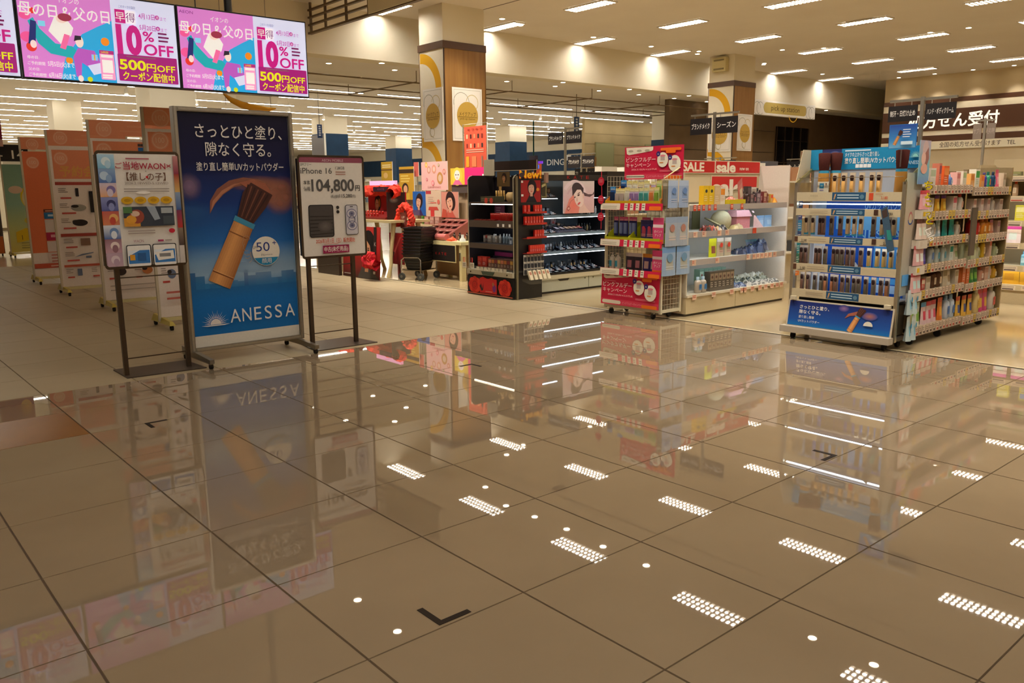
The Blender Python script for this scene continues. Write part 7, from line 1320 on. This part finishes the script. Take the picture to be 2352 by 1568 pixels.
MB((6.9, 10.95, .2), (0, -1, 0)).slab(0, 0, .40, .48, .01, hx('#9a1c1e')).grad(0, 0, .40, .48, [(0, hx('#6a0c10')), (1, hx('#b0282a'))]).poly([(.02, .1), (.14, .22), (.3, .42), (.34, .42), (.16, .18), (.06, .06)], hx('#c05048')).poly([(.02, .06), (.1, .2), (.14, .18), (.08, .06)], hx('#2a1012')).text('LIP', .1, .38, .05, hx('#d88a80'), w=.07).box(6.92, 6.95, 10.73, 10.77, 0, .2, hx('#6a1a18'), 'satin').build('red_poster'); tag(bpy.data.objects['red_poster'], 'red print panel on a foot left of the baskets', 'poster')
# basket cart
ca = 24*PI/180; ct = thing('basket_cart', 'chrome basket cart on four grey wheels', 'cart', (6.99, 10.28, 0), ca); CH = hx('#c8c4b8')
a, b2 = .23, .165
for s in (-1, 1):
    MB().tube([(a*s, -b2, .07), (a*s, -b2, .30), (a*s*.93, -b2*.75, .34), (a*s*.93, b2*.75, .34), (a*s, b2, .30), (a*s, b2, .07)], .011, CH, 'chrome', 8).build('side_hoop', ct)
for y, z in ((-b2, .27), (-b2, .15), (b2, .27), (b2, .15)): MB().tube([(-a, y, z), (a, y, z)], .008, CH, 'chrome', 6).build('cross_bar', ct)
MB().box(-.2, .2, -.14, .14, .142, .156, hx('#8a867c'), 'chrome').build('basket_rack', ct)
for x in (-a, a):
    for y in (-b2, b2):
        MB().tube([(x-.013, y, .055), (x+.013, y, .055)], .055, hx('#4a4c4c'), 'rubber', 14).tube([(x-.016, y, .055), (x+.016, y, .055)], .022, hx('#8a8c8a'), 'metal', 10).build('wheel', ct)
def basket():
    body = MB(); K_ = hx('#191718'); lx, ly, ux, uy, h, t = .165, .112, .215, .155, .235, .006
    def ring(fx, fy, z, o): return [(-fx-o, -fy-o, z), (fx+o, -fy-o, z), (fx+o, fy+o, z), (-fx-o, fy+o, z)]
    R0, R1, I1, I0 = ring(lx, ly, 0, 0), ring(ux, uy, h, 0), ring(ux, uy, h, -t), ring(lx, ly, t, -t)
    V = R0+R1+I1+I0; F = [(3, 2, 1, 0)]
    for g in (0, 4, 8): F += [(g+i, g+(i+1) % 4, g+4+(i+1) % 4, g+4+i) for i in range(4)]
    F.append((12, 13, 14, 15)); body.shared(V, F, K_, 'satin')
    for z in (.05, .09, .13, .17):                           # moulded ribs
        f = z/h; fx, fy = lx+(ux-lx)*f, ly+(uy-ly)*f
        body.tube([*ring(fx, fy, z, .003), ring(fx, fy, z, .003)[0]], .004, hx('#26241f'), 'satin', 4, False)
    rim = MB(); rim.tube([*ring(ux, uy, h, .004), ring(ux, uy, h, .004)[0]], .009, hx('#221f20'), 'gloss', 6, False)
    hnd = MB()
    for s in (-1, 1): hnd.tube([(-.15, s*uy, h+.004), (-.13, s*(uy-.02), h+.012), (.13, s*(uy-.02), h+.012), (.15, s*uy, h+.004)], .007, hx('#242122'), 'gloss', 6)
    return [('body', body.mesh('body')), ('rim', rim.mesh('rim')), ('handle', hnd.mesh('handle'))]
bsk = basket()
for k in range(9):
    put(bsk, 'shopping_basket', f'black shopping basket, {"topmost" if k == 8 else ORD[8-k]+" from the top"} of the stack on the cart', 'basket', (6.99+.004*k, 10.28+.002*(k % 2), .158+.047*k), ca, 'black baskets stacked on the cart')
# counter with the black name panel and pink palettes
cn = thing('tester_counter', 'cream tester counter with a black name panel, right of the baskets', 'counter', (7.2, 9.5, 0))
MB().box(0, .7, 0, 1.2, .53, .575, hx('#d8cc9c'), 'satin').build('counter_top', cn)
for y in (.0, 1.12): MB().box(.02, .1, y+.02, y+.08, 0, .53, hx('#c8bc8c'), 'satin').build('leg', cn); MB().box(.6, .68, y+.02, y+.08, 0, .53, hx('#c8bc8c'), 'satin').build('leg', cn)
m = MB((-.012, 1.05, .27), (0, -1, 0)); m.slab(0, 0, .93, .26, .01, hx('#d0c490')); m.rect(.012, .012, .918, .248, hx('#221c1a')); 
for k, ch in enumerate('KATE'): m.text(ch, .42+.08*k, .1, .055, hx('#b02020'), w=.045)
m.build('name_panel', cn); MB().box(.35, .36, .1, 1.1, .02, .5, hx('#b89a78'), 'satin').build('inner_panel', cn)
MB().box(-.004, .0, .02, .05, .3, .42, hx('#4a4436'), 'satin').build('slot_plate', cn)
PKD = hx('#d08a80')
pd = thing('palette_display', 'pink stepped palette display on the tester counter', 'display', (7.25, 9.95, .576))
MB().tube([(.03, .0, .05), (.03, .62, .05)], .05, hx('#c8706c'), 'satin', 12).build('roll_front', pd)
MB().hexa([(.08, .0, 0), (.5, .0, 0), (.5, .66, 0), (.08, .66, 0)], [(.08, .0, .09), (.5, .0, .30), (.5, .66, .30), (.08, .66, .09)], hx('#8a4a44'), 'satin').build('slope', pd)
pcs = [p_compact(.12, .1, .015, hx('#7a4a44'), hx(c)) for c in ('#d8a48c', '#d8a078', '#c88a84', '#d89a90')]
for j, (x, z) in enumerate(((.13, .125), (.27, .195), (.41, .265))):
    for k in range(4): put(pcs[(k+j) % 4], 'tester_palette', f'peach palette, {ORD[k]} from left in the {("front", "middle", "rear")[j]} row of the pink display', 'compact', (7.25+x, 10.54-.155*k, .576+z), -PI/2, 'palettes of the pink display')
vb_ = p_bottle(.022, .12, hx('#3a2c24'), hx('#1c1816'), hx('#b8a078'))
for k, (x, y) in enumerate(((7.35, 9.86), (7.4, 9.79), (7.48, 9.72))): put(vb_, 'bottle', f'small dark bottle, {ORD[k]} from left at the right of the tester counter', 'bottle', (x, y, .576), -PI/2, 'bottles on the tester counter')
put([(None, MB().lathe([(.05, 0), (.045, .03), (.02, .06), (.02, .1)], hx('#d8dcd8'), 'gloss', 12).mesh('glass_dish'))], 'glass_dish', 'small glass dish at the right end of the tester counter', 'dish', (7.32, 9.62, .576), 0)
MB().hexa([(7.24, 9.78, .577), (7.34, 9.78, .577), (7.34, 9.9, .577), (7.24, 9.9, .577)], [(7.24, 9.78, .6), (7.34, 9.8, .6), (7.34, 9.88, .64), (7.24, 9.9, .6)], hx('#d8502c'), 'satin').build('orange_card'); tag(bpy.data.objects['orange_card'], 'orange folded card at the front of the tester counter', 'card')
# poster wall of the cosmetics row behind
bw = thing('cosmetics_shelf', 'long cosmetics shelf behind the baskets, its back set with posters', 'shelf', (7.98, 9.75, 0)); CB = hx('#b8a688')
MB().box(0, .6, 0, 2.5, 0, .72, CB, 'satin').build('base', bw); MB().box(.08, .12, 0, 2.5, .72, 1.3, hx('#a08a70'), 'satin').build('back_panel', bw); MB().box(-.1, .1, .0, 2.5, .72, .76, hx('#c8b890'), 'satin').build('shelf', bw); MB().box(.13, .6, 0, 2.5, .721, 1.27, hx('#8a7a66'), 'satin').build('rear_box', bw)
def flat(y0, z0, w, h, x, art, label, cat='poster', t=.01, foot=False):
    m = MB((x, y0, z0), (0, -1, 0)); m.slab(0, 0, w, h, t, W); art(m, w, h)
    if foot: m.box(x+.012, x+.03, y0-w/2-.012, y0-w/2+.012, 0, z0+.1, hx('#a8a090'), 'metal')
    return tag(m.build('poster' if cat == 'poster' else cat.replace(' ', '_')), label, cat)
def art_pink(m, w, h):
    m.rect(0, 0, w, h, hx('#dcb0ac'))
    for u, v, r, c in ((.2, .9, .05, '#d8a82c'), (.3, .72, .07, '#c8907c'), (.5, .74, .08, '#d0947c'), (.72, .42, .11, '#b8864a'), (.88, .64, .05, '#c87a6a'), (.22, .38, .03, '#c85a6a'), (.45, .25, .05, '#d87a84'), (.68, .88, .03, '#b0a070')): m.ell(w*u, h*v, w*r, w*r*1.2, hx(c)); m.ell(w*u, h*v, w*r*.6, w*r*.7, mixc(hx(c), W, .35))
    m.text('CANMAKE', w*.5, h*.08, h*.09, hx('#b8706c'), w=w*.5, al='c')
flat(11.65, 1.32, .74, .46, 8.02, art_pink, 'large pale pink makeup poster before the near column')
flat(11.84, .90, .38, .40, 7.96, lambda m, w, h: (portrait(m, w, h, '#1f5aa8', '#2a1a1c', '#d0a488', '#3a2a5a', -.25, .45, .55, .2), m.rect(0, 0, w*.55, h*.22, hx('#5a4a6a'))), 'portrait poster with a bright blue ground')
def art_mk(m, w, h):
    m.rect(0, 0, w, h, hx('#c8b49c')); m.rect(0, h*.88, w*.35, h, hx('#a83a44')); m.lines(w*.15, w*.7, h*.75, 4, h*.07, h*.025, hx('#a89484')); m.rect(w*.3, h*.55, w*.7, h*.58, hx('#c8504a')); m.poly([(w*.15, h*.3), (w*.2, h*.42), (w*.75, h*.42), (w*.85, h*.3)], hx('#b8453c')); m.rect(w*.3, h*.05, w*.55, h*.3, hx('#c03a38')); m.ell(w*.85, h*.6, w*.09, h*.09, hx('#c8685c'))
flat(11.44, .86, .42, .45, 7.955, art_mk, 'beige leaflet board between the portrait posters')
flat(11.0, .88, .46, .41, 7.95, lambda m, w, h: (portrait(m, w, h, '#c88a7a', '#2a1a18', '#d8a48a', '#c0584a', .3, .5, .58, .2), m.poly([(0, 0), (w*.1, h*.35), (w*.3, h*.3), (w*.35, 0)], hx('#b8503f'))), 'portrait poster with a coral ground, left of the black end stand')
def art_illu(m, w, h):
    m.rect(0, 0, w, h, hx('#d82c78')); m.rect(0, 0, w*.42, h, hx('#d8b83c')); m.ell(w*.2, h*.5, w*.15, h*.55, hx('#e0c84a')); m.ell(w*.2, h*.58, w*.085, h*.3, hx('#efe2da')); m.poly([(w*.06, 0), (w*.14, h*.28), (w*.26, h*.28), (w*.36, 0)], hx('#d86a9a')); m.ell(w*.165, h*.6, w*.02, h*.035, hx('#3a3030'), n=8); m.ell(w*.235, h*.6, w*.02, h*.035, hx('#3a3030'), n=8); m.ell(w*.2, h*.42, w*.02, h*.02, hx('#c04a5a'), n=8); m.rect(w*.93, h*.05, w*.97, h*.6, W); m.rect(w*.87, h*.05, w*.9, h*.5, hx('#e8b8cc'))
flat(10.80, 1.40, .88, .26, 8.0, art_illu, 'pink board with an illustrated yellow haired face')
MB().box(8.02, 8.06, 9.95, 10.8, 1.27, 1.42, hx('#4a4440'), 'satin').box(8.0, 8.5, 9.95, 10.6, 1.27, 1.29, hx('#4a4440'), 'satin').build('dark_top_box'); tag(bpy.data.objects['dark_top_box'], 'dark grey box under the illustrated pink board', 'box')
def art_red(m, w, h):
    m.rect(0, 0, w, h, hx('#c8543c')); 
    for j in range(2):
        for k in range(5): m.rrect(w*(.1+.17*k), h*(.5+.22*j), w*(.17+.17*k), h*(.6+.22*j), .006, hx(('#7a2a24', '#e0b08a', '#4a2020', '#d88a60', '#2f2a2a')[(k+j) % 5]))
    m.lines(w*.1, w*.9, h*.44, 2, h*.05, h*.02, hx('#e0a890')); m.rrect(w*.08, h*.05, w*.22, h*.3, .01, hx('#d8982c')); m.rrect(w*.35, h*.05, w*.55, h*.3, .01, hx('#d87a50')); m.rect(w*.78, h*.05, w*.84, h*.3, hx('#8a6a5a')); m.text('キラキラ', w*.5, h*.9, h*.07, hx('#8a241c'), w=w*.7, al='c')
o = flat(10.46, 1.64, .55, .64, 8.03, art_red, 'tall coral makeup poster hung before the wood column face')
hg = MB().tube([(8.04, 10.5, 1.2), (8.04, 10.5, 2.32), (8.04, 9.9, 2.32), (8.04, 9.9, 1.2)], .008, hx('#b0aa9c'), 'metal', 6); o = hg.build('poster_hanger'); tag(o, 'thin steel hanger holding the coral makeup poster', 'hanger')
def art_yel(m, w, h):
    m.rect(0, 0, w, h, hx('#b8922c')); m.rect(0, h*.8, w, h*.92, hx('#3a2a1c')); m.lines(w*.1, w*.9, h*.7, 3, h*.08, h*.04, hx('#d8c060')); m.ell(w*.4, h*.35, w*.22, h*.16, hx('#3a2a20')); m.ell(w*.42, h*.32, w*.14, h*.12, hx('#d0a078')); m.rect(w*.2, 0, w*.7, h*.2, hx('#c8a83c'))
flat(12.30, 1.16, .45, .56, 8.0, art_yel, 'tall yellow portrait banner beside the pale pink poster', foot=True)
flat(12.88, 1.48, .36, .34, 8.0, lambda m, w, h: (m.rect(0, 0, w, h, hx('#b0902c')), m.rect(0, h*.55, w, h*.62, hx('#6a4a1c')), m.lines(w*.1, w*.9, h*.8, 2, h*.1, h*.06, hx('#d8c890')), m.ell(w*.4, h*.3, w*.2, h*.15, hx('#c8a868'))), 'square yellow banner with brown bands', foot=True)
flat(11.93, 1.55, .14, .24, 8.06, lambda m, w, h: m.rect(0, 0, w, h, hx('#b85a50')), 'narrow dusty red banner behind the yellow ones', foot=True)
MB().lathe([(.3, 0), (.34, .2), (.28, .5), (.1, .6)], hx('#b81838'), 'fabric', 16, sx=.3).build('magenta_cushion_panel'); o = bpy.data.objects['magenta_cushion_panel']; o.location = (8.12, 12.05, .76+.0); tag(o, 'crimson rounded panel left of the blue portrait poster', 'panel'); o.scale = (.5, .5, .8)
gpt = MB()
rr = random.Random(2)
for k in range(9): gpt.tube([(0, 0, 0), (rr.uniform(-.03, .03), rr.uniform(-.05, .05), .13)], [.012, .006], hx('#4a8a2a'), 'satin', 5)
o = gpt.build('green_tubes'); o.location = (7.92, 11.5, .76); tag(o, 'bunch of green tubes under the blue portrait poster', 'makeup')
boxes = p_carton(.12, .1, .13, hx('#a8786c'), hx('#c8a090')); 
for k, y in enumerate((11.35, 11.2, 11.05)): put(boxes, 'boxed_item', f'dusty pink box, {ORD[k]} from left on the cosmetics shelf', 'box', (7.94, y, .761), -PI/2, 'pink boxes on the cosmetics shelf')
put([(None, MB().lathe([(.05, 0), (.1, .05), (.09, .1), (.02, .12)], hx('#2a1a1c'), 'fabric', 12).mesh('dark_puff'))], 'dark_puff', 'dark puff below the coral portrait poster', 'puff', (7.93, 10.72, .761), 0)
# second red frilled unit behind the phone poster stand
o = thing('red_makeup_unit', 'second red frilled makeup unit just right of the phone poster', 'display', (6.75, 12.2, 0))
MB().box(0, .5, 0, .9, 0, .85, hx('#a8987a'), 'satin').build('cabinet', o); MB().box(.3, .34, 0, .9, .85, 1.32, hx('#a8181c'), 'satin').build('back_board', o); frill([(.25, .9, 1.36), (.25, .5, 1.38), (.25, 0, 1.30)], .1, 31, FRL).build('frill', o); MB().hexa([(.0, 0, .851), (.3, 0, .851), (.3, .9, .851), (0, .9, .851)], [(0, 0, .9), (.3, 0, 1.02), (.3, .9, 1.02), (0, .9, .9)], hx('#b82a1e'), 'satin').build('sloped_stand', o)
# ================================================================ HANGING AND FAR THINGS
bn = thing('banana_float', 'yellow banana shaped hanging decoration below the screens', 'decoration', (4.62, 11.0, 0))
MB().tube([(-.17, 0, 2.60), (-.08, 0, 2.53), (.06, 0, 2.475), (.24, 0, 2.44), (.44, 0, 2.43), (.55, 0, 2.45)], [.012, .035, .045, .045, .03, .01], hx('#d89a14'), 'gloss', 8).build('banana', bn)
MB().box(-.18, .5, -.01, .01, 2.60, 2.61, hx('#c8c0a8'), 'satin').box(.0, .5, -.012, .012, 2.49, 2.59, hx('#c8b04a'), 'clear').build('clear_frame', bn)
for x in (-.15, .48): MB().tube([(x, 0, 2.46), (x, 0, HC)], .004, hx('#8a8478'), 'metal', 4).build('wire', bn)
for k, (x, y, z, lb) in enumerate(((18.1, 18.0, 2.94, 'narrow blue hanging sign right of the near column'), (11.65*MS, 22.0*MS, 3.3, 'narrow blue hanging sign left of the market columns'))):
    o = thing('hanging_sign', lb, 'sign', (x, y, 0)); MB((-.1, -.01, z)).slab(0, 0, .2, .5, .02, hx('#27406e')).lines(.05, .15, .4, 5, .08, .05, hx('#c8d0dc')).build('sign_plate', o); MB().tube([(0, .01, z+.5), (0, .01, HL if y < 20 else HM)], .012, hx('#6a6458'), 'metal', 6).build('rod', o)
o = thing('purple_sign', 'purple lit sign on a dark pole beyond the makeup header', 'sign', (13.8, 15.2, 0)); MB().tube([(0, 0, 1.95), (0, 0, 2.95)], .02, hx('#2a4a44'), 'metal', 6).tube([(0, .2, 0), (0, .2, 1.6)], .02, hx('#4a4444'), 'metal', 6).build('pole', o); MB().box(-.05, .05, -.1, .1, 1.98, 2.12, hx('#1c1630'), 'satin').build('box', o); MB((-.06, .25, 1.92), (0, -1, 0)).slab(0, 0, .62, .06, .03, hx('#6a2ac8'), 'backlit').build('lit_strip', o); MB((-.07, -.08, 1.5), (0, -1, 0)).slab(0, 0, .26, .42, .02, hx('#c8603c')).rrect(.04, .3, .2, .4, .03, hx('#3a6ae0'), 'backlit').build('banner', o); MB().box(-.04, .04, .1, .3, 0, 1.95, hx('#3a3434'), 'satin').build('post', o)
FAR = ['#c8c0b0', '#d8d2c4', '#8a8478', '#4a4a50', '#b8a080', '#e0dccf', '#6a7a8a', '#a87a5a']
def far_shelf(x, y, rz, w, h, label, seed):
    r = random.Random(seed); t = thing('far_shelf', label, 'shelf', (x, y, 0), rz, 'low shelves before the market walls')
    MB().box(0, w, .1, .5, 0, h, hx('#c8bea6'), 'satin').build('body', t)
    n = 0
    for z in (h*.33, h*.66, h):
        MB().box(0, w, -.1, .1, z-.04, z-.02, hx('#d8d0bc'), 'satin').build('shelf', t); u = .05
        while u < w-.3:
            a = r.uniform(.15, .35); MB().box(u, u+a, -.05, .095, z-.019, z-.019+r.uniform(.12, .28), hx(r.choice(FAR)), 'satin').build('stacked_item', t); u += a+r.uniform(.03, .2)
for k, (x, y, rz, w, h) in enumerate(((40.6, 50.0, -PI/2, 5.0, 1.85), (40.6, 44.3, -PI/2, 5.0, 1.8), (40.4, 38.5, -PI/2, 4.5, 1.8), (21.9, 43.7, 0, 4.5, 1.85), (27.8, 45.7, 0, 4.0, 1.65), (11.3, 41.0, 0, 5.0, 1.8), (4.6, 43.7, 0, 5.0, 1.8), (35.1, 30.0, 0, 4.6, 1.6), (17.2, 35.8, 0, 3.2, 1.55))):
    far_shelf(x, y, rz, w, h, f'far low shelf of goods, {("first", "second", "third")[k] + " along the blue wall" if k < 3 else ["left of the blue letter", "right of the near column", "at the far left behind the boards", "at the left edge", "before the green panels", "left of the blue column"][k-3]}', k)
for k, (x, y, w, c, lb) in enumerate(((9.4, 8.9, 3.0, '#2a2220', 'dark makeup row backing the lit makeup shelf'), (9.3, 6.1, 2.0, '#a89880', 'cream shelf row behind the white sale shelf'), (11.3, 3.4, 3.0, '#a89878', 'cream shelf row beyond the boxed goods shelf'), (13.0, 8.0, 3.0, '#3a3230', 'dark shelf row beyond the sale signs'))):
    far_shelf(x, y, 0, w, 1.42, lb, 20+k)
